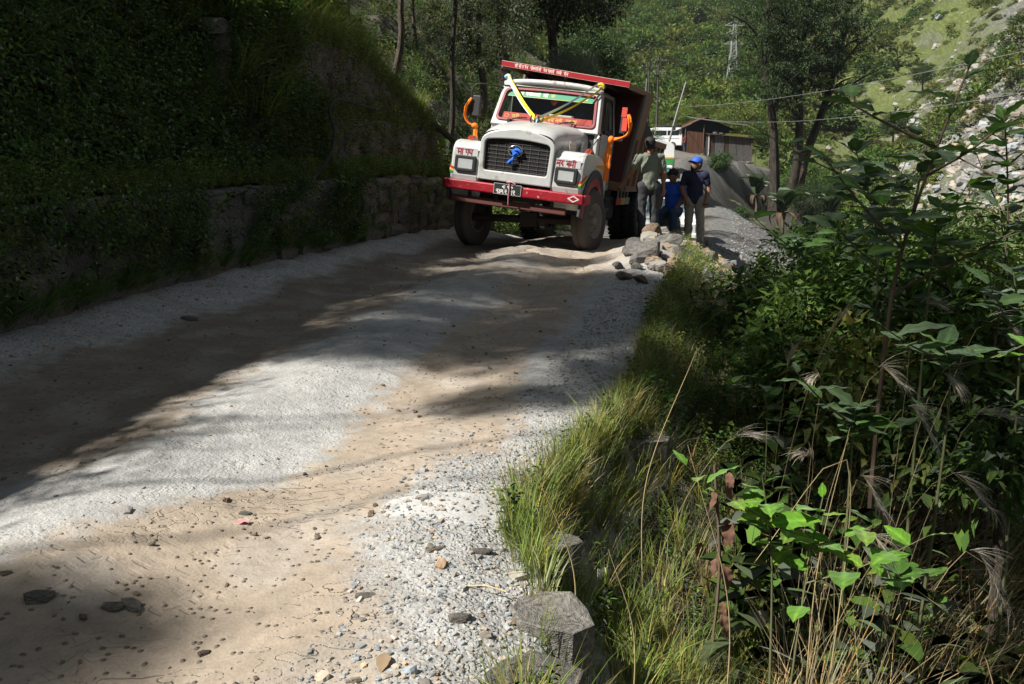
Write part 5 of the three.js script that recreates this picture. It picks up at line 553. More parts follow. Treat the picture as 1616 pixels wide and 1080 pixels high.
// ---------------------------------------------------------------- growth on the valley side
{
  const r = RNG(301), grs = [], fine = [], straw = [], weeds = [], broad = [], fern = [];
  const near = (d) => 1 - sstep(5, 11, d);
  for (let i = 0; i < 12000; i++) { const d = 1.3 + 12.8 * r() ** 1.25, s = 0.0 + 7 * r() ** 1.35, x = xrC(d) + s - 0.06 + 0.12 * n2(d * 1.5, 2), z = -d; const p = P(x, z, -0.02), lit = 0; if (d > 2.45 && d < 3.3 && x < 0.4) continue; let w = r(); if (Math.abs(x - 0.95) < 0.55 && d < 3.6 && w > 0.64) w *= 0.5; const a = r() * 6.283, up = V((r() - 0.35) * 0.4, 1, (r() - 0.5) * 0.4).normalize();
    if (s < 1.3 && w < 0.8) { const far = d > 5, kind = w / 0.8; if (kind < (far ? 0.28 : 0.5)) grs.push([p, 0.26 + 0.42 * r(), jit(r, mixc(GREEN.lime, r() < 0.4 ? GREEN.hay : GREEN.yellow, r()), 0.3), up, a]); else if (kind < (far ? 0.5 : 0.72)) fine.push([p, 0.28 + 0.45 * r(), jit(r, mixc(GREEN.leaf, r() < 0.4 ? GREEN.hay : GREEN.yellow, r()), 0.3), up, a]); else weeds.push([p, (far ? 0.4 : 0.25) + 0.4 * r(), jit(r, mixc(GREEN.leaf, GREEN.lime, r()), 0.35), up, a]); }
    else if (s < 0.55) continue; else if (w < 0.3) fine.push([p, 0.6 + 0.8 * r(), jit(r, mixc(GREEN.leaf, r() < 0.5 ? GREEN.hay : GREEN.yellow, r()), 0.25), up, a]);
    else if (w < 0.42) straw.push([p, 0.4 + 0.55 * r(), jit(r, mixc(GREEN.straw, GREEN.hay, r()), 0.25), up, a]);
    else if (w < (d > 8 ? 0.62 : 0.78)) weeds.push([p, 0.8 + 1.0 * r(), jit(r, mixc(GREEN.leaf, GREEN.bright, r()), 0.3), up, a]);
    else if (w < 0.95 && s > 1) broad.push([p, 0.9 + 1.3 * r(), jit(r, mixc(GREEN.leaf, GREEN.bright, r()), 0.3), up, a]);
    else if (s > 1.3) fern.push([p, 0.8 + 0.9 * r(), jit(r, mixc(GREEN.leaf, GREEN.yellow, r()), 0.25), up, a]); }
  for (let i = 0; i < 1500; i++) { const d = 2.2 + 11 * r(), x = xrC(d) - 0.02 + 0.28 * r() * r() - 0.1 * r(); if (d < 3.25 && r() < 0.85) continue; grs.push([P(x, -d, -0.01), 0.25 + 0.4 * r(), jit(r, mixc(GREEN.lime, r() < 0.4 ? GREEN.hay : GREEN.yellow, r()), 0.3), V((r() - 0.3) * 0.5, 1, (r() - 0.5) * 0.5).normalize(), r() * 6.283]); }
  for (let i = 0; i < 300; i++) { const d = 2.5 + 3.2 * r(), x = Math.max(xrC(d) + 0.7, 0.32 * d + 0.28 * d * r()), z = -d; straw.push([P(x, z, -0.02), 0.6 + 0.55 * r(), jit(r, mixc(GREEN.hay, GREEN.olive, r() * 0.8), 0.3), V(0.35 + 0.5 * r(), 0.9, (r() - 0.5) * 0.6).normalize(), r() * 6.283]); }
  // lower slope and gully
  const lowB = [], lowG = []; for (let i = 0; i < 3600; i++) { const d = 8 + 52 * r(), s = 3 + 16 * r(), x = xrC(d) + s + (d > 14 && d < 46 ? 2.5 : 0), z = -d; const c = jit(r, mixc(GREEN.mid, r() < 0.35 ? GREEN.grey : GREEN.bright, r()), 0.3); if (fbm(x * 0.12, z * 0.12, 2) < -0.25 || (d > 18 && x / d < 0.325)) continue; (r() < 0.7 ? lowB : lowG).push([P(x, z, 0.2 + 0.6 * r()), 0.8 + 1.3 * r(), c, V((r() - 0.5) * 0.6, 1, (r() - 0.5) * 0.6).normalize(), r() * 6.283]); }
  planted('bank_grass', VG.grass, leafMat, grs, scene, 'short green grass along the broken road edge', 'grass'); planted('bank_fine_grass', VG.grassFine, leafMat, fine, scene, 'fine long grass on the valley bank', 'grass'); planted('dry_grass', VG.straw, strawMat, straw, scene, 'dry arching straw on the valley bank', 'grass'); planted('bank_weeds', VG.weed, leafMat, weeds.filter(([p]) => p.z > -5.5), scene, 'small leafy weeds among the near bank grass', 'weeds'); planted('bank_weeds', VG.weedSmall, leafMat, weeds.filter(([p]) => p.z <= -5.5), scene, 'small leafy weeds further along the shaded bank', 'weeds'); planted('bank_broadleaf', VG.weedBroad, leafMat, broad, scene, 'broad leaved weeds on the valley bank', 'weeds'); planted('bank_ferns', VG.fern, leafMat, fern, scene, 'feathery yellow green plants on the valley bank', 'ferns');
  scatter('gully_shrubs', VG.clumpFine, leafMat, lowB, scene, 'low shrubs filling the gully below the road', 'shrubs'); scatter('gully_weeds', VG.weedBroad, leafMat, lowG, scene, 'weeds between the gully shrubs', 'weeds');
}
// bushes further down the bank, seen between the saplings
const bushAt = (px, py, d, R, seed, o) => { const p = at(px, py, d), gy = groundY(p.x, p.z), h = Math.max(0.6, p.y - gy + R[1] * 0.4); return tree({ name: 'bush', category: 'bush', group: 'bushes on the valley bank', pos: V(p.x, gy, p.z), h, r0: 0.05, crown: R, cy: clamp((p.y - gy) / h, 0.5, 0.95), clumps: Math.round(90 * R[0] * R[1] * 1.6), size: 0.55, seed, limbs: 6, geo: VG.clump, solid: true, ...o }); };
bushAt(1560, 425, 8.5, [1.4, 0.8, 1.1], 71, { label: 'pale sunlit bush with cream green leaves below the tall saplings', colour: [0.2, 0.24, 0.09], colour2: [0.34, 0.37, 0.2] });
bushAt(1440, 470, 7.5, [1.3, 0.8, 1], 72, { label: 'feathery dark bush beside the sunlit pale bush', colour: GREEN.leaf, colour2: GREEN.bright });
bushAt(1570, 560, 5.6, [1.0, 0.8, 0.9], 73, { label: 'dense dark bush under the leaning sapling', colour: GREEN.mid, colour2: GREEN.bright });
bushAt(1330, 470, 10, [1.6, 0.9, 1.3], 74, { label: 'dark leafy bush on the slope beyond the long grass', colour: GREEN.mid, colour2: GREEN.bright });
bushAt(1250, 520, 9, [1.2, 0.6, 1.1], 75, { label: 'low dark bush at the edge of the gravel slope', colour: GREEN.mid, colour2: GREEN.bright });
bushAt(1480, 620, 5, [0.8, 0.5, 0.7], 76, { label: 'feathery yellow green bush behind the drooping plumes', colour: GREEN.leaf, colour2: GREEN.yellow });
bushAt(1380, 560, 6.2, [1.1, 0.8, 0.9], 78, { label: 'leafy green bush behind the flat leaved sapling', colour: GREEN.leaf, colour2: GREEN.lime });
bushAt(1500, 500, 6.2, [1.1, 0.8, 0.9], 79, { label: 'leafy green bush in front of the pale bush', colour: GREEN.leaf, colour2: GREEN.lime });
bushAt(1290, 620, 6.4, [0.9, 0.6, 0.8], 80, { label: 'green bush rising from the middle of the long grass', colour: GREEN.leaf, colour2: GREEN.bright });
bushAt(1600, 690, 4.4, [0.7, 0.5, 0.6], 77, { label: 'dark glossy bush at the foot of the right hand saplings', colour: GREEN.mid, colour2: GREEN.bright });
// saplings with large leaves, every leaf a piece of its own
const bigLeaf = [0, 1, 2].map((k) => { const g = grid(6, 14, (u, v) => { const w = Math.sin(Math.PI * Math.pow(v, 0.75)) * 0.5 * (k === 1 ? 0.42 : k === 2 ? 0.6 : 0.5) * (1 + 0.06 * Math.sin(v * 22 + k)), x = (u - 0.5) * 2; return [x * w, 0.10 * Math.abs(x) * w * 4 * 0.35 - 0.22 * v * v - 0.02 * Math.sin(v * 19) * Math.abs(x), v]; }); const p = g.attributes.position; return vcol(g, (x, y, z, i) => { const rib = Math.abs(x) < 0.01 ? 1.5 : 1 + 0.22 * Math.sin((z - Math.abs(x) * 0.8) * 44), k2 = 1 + 0.2 * n2(x * 9 + k, z * 9), yl = clamp(n2(x * 5 + k * 7, z * 5 + 3) - 0.35) * 1.6; return [rib * k2 * (1 + yl), rib * k2 * (1 + 0.3 * yl), rib * k2]; }); });
const leafMats = [[0.05, 0.13, 0.012], [0.035, 0.085, 0.016], [0.10, 0.25, 0.014], [0.06, 0.115, 0.045], [0.13, 0.24, 0.02], [0.075, 0.19, 0.012]].map((c) => phys(c, 0.55, { vertexColors: true, side: THREE.DoubleSide, transmission: 0.0 }));
for (const m of leafMats) { m.roughness = 1; m.transmission = 0.4; m.thickness = 0; m.specularIntensity = 0.5; m.clearcoat = leafMats.indexOf(m) % 3 === 2 || m === leafMats[4] ? 0 : 0.12; m.clearcoatRoughness = 0.45; }
function sapling(label, base, mid, tip, n, L, seed, opt = {}) { // base may be null: dropped to the ground under mid
  const r = RNG(seed), t = thing('sapling', label, 'sapling', opt.group), gy = groundY(mid.x, mid.z); const b = base || V(mid.x + (r() - 0.5) * 0.2, gy - 0.05, mid.z); t.position.copy(b);
  const rel = (v) => v.clone().sub(b), cv = new THREE.CatmullRomCurve3([V(0, 0, 0), rel(mid), rel(tip)]), len = cv.getLength(), R = opt.r || 0.012;
  part('stem', tubeGeo([V(0, 0, 0), cv.getPoint(0.25), cv.getPoint(0.5), cv.getPoint(0.75), cv.getPoint(1)], (u) => R * (1.15 - 0.85 * u), 16, 6), opt.brown ? stemBrown : stemMat, t);
  const mi = opt.mats || [0, 1, 1, 2]; const from = opt.from ?? 0.35;
  const addLeaf = (p, dir, l) => { const m = part('leaf', bigLeaf[(r() * 3) | 0], leafMats[mi[(r() * mi.length) | 0]], t); m.position.copy(p); m.scale.set(l * (0.85 + 0.3 * r()), l, l); const d = dir.clone().normalize(); const s = V(d.z, 0, -d.x); if (s.lengthSq() < 1e-3) s.set(1, 0, 0); s.normalize(); const up = d.clone().cross(s).normalize(); m.quaternion.setFromRotationMatrix(new THREE.Matrix4().makeBasis(s, up, d)); m.rotateZ((r() - 0.5) * 0.9); };
  const branches = opt.branches ?? 4; const stems = [[cv, from, Math.max(4, n - branches * 6)]];
  for (let k = 0; k < branches; k++) { const u = from + (0.85 - from) * (k + 0.5 * r()) / branches, o = cv.getPoint(u), a = k * 2.4 + r() * 0.8 + (opt.turn || 0), l = len * (0.16 + 0.14 * r()), e = o.clone().add(V(Math.cos(a) * l, l * (0.35 + 0.4 * r()), Math.sin(a) * l)), m2 = o.clone().lerp(e, 0.5).add(V(0, -0.02, 0)); const c2 = new THREE.CatmullRomCurve3([o, m2, e]); part('twig', tubeGeo([o, m2, e], (w) => R * 0.5 * (1 - 0.6 * w), 5, 5), opt.brown ? stemBrown : stemMat, t); stems.push([c2, 0.25, 6]); }
  for (const [c, f, cnt] of stems) for (let i = 0; i < cnt; i++) { const u = f + (1 - f) * (i + 0.3 + 0.5 * r()) / cnt, p = c.getPoint(Math.min(1, u)), a = i * 2.2 + seed + r() * 0.8, d = V(Math.cos(a), 0.22 + 0.35 * r() + (u > 0.93 ? 0.5 : 0), Math.sin(a)); addLeaf(p, d, L * (0.6 + 0.6 * r()) * (u > 0.92 ? 0.75 : 1)); }
  return t;
}
const SG = 'broad leaved saplings on the valley bank';
sapling('bright green sunlit sapling with insect bitten leaves among the dry grass', null, at(1218, 880, 2.75), at(1203, 752, 2.72), 19, 0.13, 5, { group: SG, mats: [2, 4, 5], branches: 2, from: 0.45, r: 0.007 });
sapling('bright green sunlit sapling with long side leaves next to the bitten one', null, at(1275, 900, 2.7), at(1300, 780, 2.75), 20, 0.135, 8, { group: SG, mats: [2, 4, 5], branches: 2, from: 0.4, r: 0.006 });
sapling('tall thin sapling whose bare tip rises above all other plants', null, at(1415, 430, 4.5), at(1537, 88, 4.5), 44, 0.2, 11, { group: SG, mats: [0, 1, 1, 3], branches: 5, from: 0.45, r: 0.016, brown: true });
sapling('leafy sapling with glossy grey green leaves beside the tallest one', null, at(1385, 380, 5.3), at(1350, 235, 5.3), 60, 0.21, 13, { group: SG, mats: [1, 3, 3, 0], branches: 5, from: 0.35 });
sapling('sapling with large round backlit leaves over the pale bush', null, at(1470, 420, 4.4), at(1485, 320, 4.4), 34, 0.2, 17, { group: SG, mats: [2, 0, 1], branches: 3, from: 0.55 });
sapling('dark sapling reaching up along the landslide side of the thicket', null, at(1590, 380, 5), at(1585, 175, 5), 60, 0.21, 19, { group: SG, mats: [1, 1, 0, 3], branches: 6, from: 0.35, brown: true });
sapling('drooping dark leaved sapling beside the gravel slope', null, at(1275, 420, 6.5), at(1245, 375, 6.5), 26, 0.2, 23, { group: SG, mats: [1, 1, 0], branches: 3, from: 0.5 });
sapling('half lit sapling with leaves spread flat above the plumes', null, at(1500, 600, 3.9), at(1490, 545, 3.9), 26, 0.19, 29, { group: SG, mats: [2, 3, 0], branches: 2, from: 0.6 });
sapling('low dark sapling with hanging leaves under the plumes', null, at(1345, 700, 3.7), at(1350, 640, 3.7), 26, 0.18, 31, { group: SG, mats: [1, 1, 0], branches: 2, from: 0.5 });
sapling('young sapling with two bright leaves at the foot of the thicket', null, at(1400, 945, 2.9), at(1420, 905, 2.85), 9, 0.18, 37, { group: SG, mats: [2, 0], branches: 0, from: 0.7, r: 0.006 });
sapling('leafy sapling on the slope between the tall tree and the thicket', null, at(1405, 530, 7), at(1410, 430, 7), 46, 0.22, 41, { group: SG, mats: [1, 0, 3], branches: 5, from: 0.3 });
sapling('dense dark sapling at the right hand end of the thicket', null, at(1610, 540, 4.2), at(1600, 430, 4.2), 44, 0.2, 43, { group: SG, mats: [1, 1, 3], branches: 4, from: 0.35 });
sapling('small sapling growing out of the shaded bank grass', null, at(1210, 640, 5.2), at(1200, 590, 5.2), 16, 0.14, 47, { group: SG, mats: [1, 0], branches: 2, from: 0.4, r: 0.007 });
sapling('leafy seedling on the crumbling road edge', null, at(1040, 610, 5.7), at(1036, 588, 5.7), 14, 0.09, 53, { group: SG, mats: [2, 0], branches: 2, from: 0.2, r: 0.005 });
// reeds with silvery drooping plumes
function reed(label, mid, tip, seed, plume = 0.26) { const r = RNG(seed), gy = groundY(mid.x, mid.z), b = V(mid.x - (tip.x - mid.x) * 1.3 - 0.08 + (r() - 0.5) * 0.3, 0, mid.z + 0.15 * (r() - 0.5)); b.y = groundY(b.x, b.z) - 0.03; const t = thing('plume_reed', label, 'grass', 'drooping plume reeds on the valley bank', b); const h2 = tip.clone().sub(mid), apex = mid.clone().addScaledVector(h2, 0.45).add(V(0, 0.05 + 0.12 * h2.length(), 0)), pts = [b, b.clone().lerp(apex, 0.4).lerp(V(b.x, apex.y, b.z), 0.16), b.clone().lerp(apex, 0.75).lerp(V(b.x, apex.y, b.z), 0.14), apex, tip].map((p) => p.clone().sub(b)); part('stem', tubeGeo(pts, (u) => 0.0019 * (1.2 - 0.8 * u), 18, 5), std([0.24, 0.19, 0.10], 0.9), t); const cv = new THREE.CatmullRomCurve3(pts), q = new Leaves(); for (let i = 0; i < 60; i++) { const u = 1 - 0.26 * r(), o = cv.getPoint(u), tg = cv.getTangent(u), d = tg.clone().add(V((r() - 0.5) * 0.5, 0.1 + 0.3 * r(), (r() - 0.5) * 0.5)); const k = tint(r, 0.2)([0.46, 0.41, 0.33]); q.blade(o, d, plume * (0.25 + 0.45 * r()), 0.003, 0.9 + 0.9 * r(), k, 4); } part('plume', q.geo(), strawMat, t); return t; }
[[1235, 640, 1250, 560, 4.6], [1290, 600, 1330, 500, 4.4], [1300, 640, 1285, 600, 4.2], [1360, 600, 1420, 605, 4.0], [1400, 650, 1470, 690, 3.6], [1330, 760, 1390, 800, 3.3], [1450, 760, 1560, 800, 3.3], [1430, 520, 1470, 480, 4.4], [1520, 520, 1610, 530, 4.2], [1470, 620, 1500, 600, 3.9], [1150, 520, 1140, 480, 6], [1130, 740, 1180, 690, 4.0], [1290, 780, 1270, 720, 3.6], [1500, 700, 1590, 660, 3.6], [1355, 850, 1400, 900, 3.0], [1480, 860, 1590, 960, 2.9]].forEach(([a, b, c, d, e], i) => reed('reed with a drooping silvery plume in the bank grass', at(a, b, e), at(c, d, e - 0.1), 400 + i * 3));
// a few long single straws arching over the grass
[[905, 900, 840, 745, 3.0], [1020, 760, 1100, 560, 4], [1150, 960, 1085, 715, 3.0], [1330, 720, 1190, 900, 3.1], [1290, 900, 1340, 690, 3.0], [1560, 1050, 1390, 900, 2.8], [1000, 1000, 960, 880, 2.8]].forEach(([a, b, c, d, e], i) => { const p0 = at(a, b, e), p1 = at(c, d, e), g0 = V(p0.x, groundY(p0.x, p0.z) - 0.02, p0.z); const m = solo('straw_stalk', tubeGeo([g0, p0, p1.clone().add(V(0, 0.03, 0))], (u) => 0.0032 * (1.2 - u * 0.8), 18, 5), std([0.34, 0.26, 0.13], 0.9), 'single long dry stalk arching over the bank grass', 'stalk', 'long dry stalks on the bank'); });
// withered brown plant
{ const r = RNG(88), mid = at(1130, 800, 3.6), gy = groundY(mid.x, mid.z), t = thing('withered_plant', 'withered brown plant with curled hanging leaves in the bank grass', 'plant', null, V(mid.x, gy, mid.z)); const h = mid.y - gy + 0.2; part('stem', tubeGeo([V(0, -0.05, 0), V(0.03, h * 0.5, 0), V(-0.02, h, 0.02)], 0.008, 8, 5), stemBrown, t); const dm = std([0.13, 0.065, 0.04], 0.95, { side: THREE.DoubleSide }); for (let i = 0; i < 14; i++) { const m = part('leaf', bigLeaf[i % 3], dm, t); const a = r() * 6.283, l = 0.07 + 0.05 * r(); m.position.set(0.05 * Math.cos(a), h * (0.25 + 0.75 * r()), 0.05 * Math.sin(a)); m.scale.set(l * 0.8, l * 1.8, l); m.rotation.set(0.9 + 0.5 * r(), a, 0.5 * r(), 'YXZ'); } }
// ---------------------------------------------------------------- forest on the mountain
{
  const crownGeo = (seed, n = 230) => { const r = RNG(seed), q = new Leaves(); for (let i = 0; i < n; i++) { const p = ball(r); p.y = Math.abs(p.y) * 1.15 - 0.15; const l = p.length(); p.multiplyScalar((0.65 + 0.35 * r()) / Math.max(l, 0.4) * (0.85 + 0.3 * n3(p.x * 2 + seed, p.y * 2, p.z * 2)) * Math.min(1, l + 0.35)); const d = p.clone().normalize().add(V((r() - 0.5) * 1.3, (r() - 0.6) * 0.9, (r() - 0.5) * 1.3)); q.leaf(p, d, V((r() - 0.5), 1, (r() - 0.5)), 0.2 + 0.16 * r(), 0.13 + 0.1 * r(), tint(r, 0.22)([1, 1, 1]), 0.3 * r()); } return q.geo(); };
  const G4 = [1, 2, 3, 4].map((s) => crownGeo(s * 51)), r = RNG(501), big = [], scrub = [], rocks = [];
  for (let i = 0; i < 26000; i++) { const d = 96 + 330 * r(), a = -0.05 + 0.72 * r(), x = a * d, z = -d; if (d < 128 && x < xrC(d) + 3) continue; const y = groundY(x, z); if ((y - EYE) / d > 0.23 || (y - EYE) / d < -0.16) continue;
    const f = fbm(x * 0.028 + 1, z * 0.028, 3), wood = clamp(1.1 - sstep(0.22, 0.36, a) * 1.2 + f * 1.1); const dens = fbm(x * 0.05, z * 0.05 + 9, 2);
    if (r() < wood * 0.5) { const s = (1.6 + 2.6 * r() * r()) * (d < 140 ? 0.8 : 1); big.push([V(x, y + s * 0.35, z), V(s, s * (0.8 + 0.5 * r()), s), jit(r, mixc(mixc(GREEN.leaf, GREEN.bright, r()), GREEN.yellow, 0.6 * r()), 0.25), UP, r() * 6.283]); }
    else if (r() < (a > 0.3 ? 0.28 : 0.3) && f + dens > -0.25) { const s = 0.5 + 1.3 * r() * r(); scrub.push([V(x, y + s * 0.05, z), V(s * 1.3, s * 0.7, s * 1.3), jit(r, mixc(GREEN.bright, GREEN.yellow, r()), 0.25), UP, r() * 6.283]); }
    else if (a > 0.34 && r() < 0.1 && fbm(x * 0.06 + 4, z * 0.06, 2) > -0.05) { const s = 0.35 + 1.3 * r() ** 4; rocks.push([V(x, y, z), V(s * 1.4, s * 0.8, s), jit(r, [0.28, 0.27, 0.25], 0.25), V((r() - 0.5), 1, (r() - 0.5)).normalize(), r() * 6.283]); } }
  for (let i = 0; i < 5200; i++) { const d = 56 + 85 * r(), a = 0.42 + 0.24 * r(), x = a * d; const s = 0.14 + 0.9 * r() ** 5; if (groundY(x, -d) < -12) continue; rocks.push([P(x, -d, 0.02), V(s * 1.5, s * 0.8, s), jit(r, r() < 0.25 ? [0.26, 0.22, 0.17] : [0.27, 0.265, 0.25], 0.3), V((r() - 0.5), 1, (r() - 0.5)).normalize(), r() * 6.283]); }
  for (let i = 0; i < 3000; i++) { const d = 60 + 90 * r(), a = 0.30 + 0.34 * r(), x = a * d; if (fbm(x * 0.09, -d * 0.09, 2) < 0.12) continue; const s = 0.3 + 0.7 * r() * r(); scrub.push([P(x, -d, 0), V(s * 1.3, s * 0.8, s * 1.3), jit(r, mixc(GREEN.olive, GREEN.yellow, r()), 0.3), UP, r() * 6.283]); }
  scatter('forest', G4, farLeafMat, big, scene, 'dense green forest covering the far mountain side', 'forest'); scatter('mountain_scrub', G4, farLeafMat, scrub, scene, 'low sunlit scrub on the far slopes', 'scrub'); scatter('scree', STONE.slice(0, 3), std(0xffffff, 0.95), rocks, scene, 'grey boulders and rubble on the landslide slope across the valley', 'rubble');
  console.log('forest', big.length, scrub.length, rocks.length);
}
const MT = 'single trees on the slope across the valley';
[[1432, 62, 150, 5.5, 'dark bushy tree on the green slope across the valley'], [1395, 108, 128, 5, 'rounded tree standing over a thicket across the valley'], [1330, 60, 170, 5, 'small tree on the grassy slope beside the power line tree'], [1560, 20, 190, 4, 'lone tree high on the grassy ridge across the valley']].forEach(([px, py, d, h, label], i) => { const x = (px - 808) / FPX * d; tree({ name: 'valley_tree', label, group: MT, pos: P(x, -d), h, r0: 0.16, crown: [h * 0.42, h * 0.36, h * 0.42], cy: 0.68, clumps: 130, seed: 81 + i, size: 1.3, colour: GREEN.dark, colour2: GREEN.mid, mat: farLeafMat, limbs: 5 }); });
// ---------------------------------------------------------------- the big tree at the gully and what grows round it
tree({ name: 'tall_tree', label: 'tall dark three stemmed tree standing at the gully beside the tin sheds', pos: P(21.4, -70), h: 19, r0: 0.34, stems: 3, lean: [0.5, 0], crown: [5.6, 6.2, 5], cy: 0.66, clumps: 1700, seed: 91, size: 1.25, colour: GREEN.dark, colour2: GREEN.mid, wood: barkDark, limbs: 9, geo: VG.spray, hollow: 0.3, gap: 0.17 });
tree({ name: 'broadleaf_tree', label: 'bright green leafy tree behind the mossy roofed shed', pos: P(25.5, -101), h: 6.5, r0: 0.2, crown: [5, 3.2, 3.6], cy: 0.6, clumps: 460, seed: 93, size: 1.3, colour: GREEN.bright, colour2: GREEN.yellow, limbs: 8 });
tree({ name: 'broadleaf_tree', label: 'green tree half hidden by the tall dark tree', pos: P(27, -84), h: 6.5, r0: 0.18, crown: [3, 3.2, 3], cy: 0.6, clumps: 330, seed: 94, size: 1.2, colour: GREEN.leaf, colour2: GREEN.bright, limbs: 8 });
const GB = 'bushes round the sheds and the gully';
[[1035, 200, 112, 3.2, 'yellow green bush behind the parked van', GREEN.bright, GREEN.yellow], [1075, 195, 112, 3, 'light green bush behind the leaning pole', GREEN.bright, GREEN.yellow], [1000, 205, 80, 2.6, 'dark grassy bush at the roadside before the van', GREEN.mid, GREEN.leaf], [1105, 180, 118, 3.2, 'light green thicket above the rusty roof', GREEN.bright, GREEN.yellow], [1225, 290, 64, 1.5, 'bush at the foot of the tall dark tree', GREEN.mid, GREEN.bright], [1265, 290, 60, 2.2, 'dark bush under the banana leaves', GREEN.dark, GREEN.mid], [1310, 320, 52, 2.6, 'large dark bush on the gully slope', GREEN.dark, GREEN.leaf], [1350, 350, 44, 2.4, 'green bush below the banana plants', GREEN.leaf, GREEN.bright], [1290, 360, 40, 1.6, 'pale leafy bush low in the gully', GREEN.mid, GREEN.leaf], [1290, 260, 66, 2.2, 'leafy bush right of the tall trunks', GREEN.dark, GREEN.mid], [1135, 275, 84, 1.3, 'small bush clinging to the dark scarp below the shed', GREEN.mid, GREEN.leaf], [1170, 290, 80, 0.9, 'tuft of green on the dark scarp', GREEN.mid, GREEN.leaf], [1400, 400, 36, 2.2, 'bush on the lower gully slope behind the saplings', GREEN.mid, GREEN.grey]].forEach(([px, py, d, R, label, c1, c2], i) => { const p = at(px, py, d), gy = groundY(p.x, p.z), h = d < 90 ? R * 1.15 : Math.max(R * 0.9, p.y - gy + R * 0.3); if (d < 90) p.y = gy + R * 0.5; tree({ name: 'gully_bush', category: 'bush', label, group: GB, pos: V(p.x, gy, p.z), h, r0: 0.08, crown: [R, R * 0.72, R], cy: clamp((p.y - gy) / h, 0.45, 0.85), clumps: Math.round(70 + 45 * R * R), seed: 110 + i, size: 0.8 + 0.1 * R, colour: c1, colour2: c2, limbs: 5, geo: d > 70 ? VG.clump : VG.clumpFine }); });
// banana plants
const bananaLeaf = grid(6, 12, (u, v) => { const w = 0.19 * Math.sin(Math.PI * Math.min(1, 0.06 + v * 0.94)) ** 0.55, x = (u - 0.5) * 2; return [x * w, 0.05 * Math.abs(x) + v * 0.95 - 0.95 * v * v, v * 0.85]; }), bananaMats = [[0.06, 0.13, 0.03], [0.045, 0.10, 0.03], [0.10, 0.15, 0.07]].map((c) => phys(c, 1, { side: THREE.DoubleSide, transmission: 0.35, thickness: 0, clearcoat: 0.35, clearcoatRoughness: 0.35 }));
function banana(label, pos, h, n, L, seed) { const r = RNG(seed), t = thing('banana_plant', label, 'banana plant', 'banana plants by the gully', pos); part('trunk', tubeGeo([V(0, -0.3, 0), V(0.05, h * 0.5, 0), V(0, h, 0.03)], (u) => 0.15 * (1.1 - 0.5 * u), 10, 8), std([0.09, 0.07, 0.04], 0.9), t); for (let i = 0; i < n; i++) { const m = part('leaf', bananaLeaf, bananaMats[i % 3], t); m.position.set(0, h * 0.96, 0); const l = L * (0.75 + 0.4 * r()); m.scale.set(l * 1.1, l, l); m.rotation.set(-1.0 + 0.7 * r(), i * 2.4 + r() * 0.7, (r() - 0.5) * 0.5, 'YXZ'); } for (let i = 0; i < 5; i++) { const m = part('dead_leaf', bananaLeaf, std([0.085, 0.055, 0.03], 0.95, { side: THREE.DoubleSide }), t); m.position.set(0, h * 0.9, 0); m.scale.set(L * 0.4, L * 0.9, L * 0.5); m.rotation.set(0.9, i * 1.3 + r(), 0, 'YXZ'); } return t; }
[['tall banana plant in front of the big dark tree', 19.4, -64, 2.6, 2.6], ['banana plant beside the end of the tin shed', 19.9, -73, 2.2, 2.3], ['banana plant low on the gully slope', 18.8, -53, 1.6, 2.3], ['banana plant with drooping dark leaves at the gully edge', 22.5, -63, 2.4, 2.5], ['banana plant among the dark bushes below the tall tree', 21.3, -57, 1.8, 2.4], ['small banana plant at the foot of the tall dark tree', 20.4, -60, 1.3, 1.9]].forEach(([label, x, z, h, L], i) => banana(label, P(x, z), h, 9, L, 601 + i));
// ---------------------------------------------------------------- tin sheds
const tinTex = canvasTex(256, 256, (c, w, h) => { c.fillStyle = '#8d9091'; c.fillRect(0, 0, w, h); noiseSpots(c, w, h, 220, ['rgba(96,64,42,0.35)', 'rgba(60,60,62,0.25)', 'rgba(190,192,190,0.25)', 'rgba(70,45,30,0.3)'], 61, 2, 34); const r = RNG(9); for (let i = 0; i < 60; i++) { c.fillStyle = `rgba(${80 + 40 * r()},${55 + 25 * r()},40,0.2)`; c.fillRect(r() * w, 0, 2 + 7 * r(), h * (0.3 + 0.7 * r())); } });
const tin = std([0.38, 0.38, 0.38], 0.65, { map: tinTex, metalness: 0.15, side: THREE.DoubleSide }), tinBrown = std([0.18, 0.12, 0.09], 0.85, { map: tinTex, side: THREE.DoubleSide }), tinBlue = std([0.36, 0.42, 0.46], 0.6, { map: tinTex, side: THREE.DoubleSide }), tinRust = std([0.34, 0.17, 0.11], 0.85, { map: tinTex, side: THREE.DoubleSide }), timber = std([0.10, 0.07, 0.05], 0.9);
const sheetG = (w, h, t = 0.012) => grid(Math.round(w / 0.045), 1, (u, v) => [(u - 0.5) * w, v * h, t * Math.sin(u * w / 0.1 * 6.283)]);
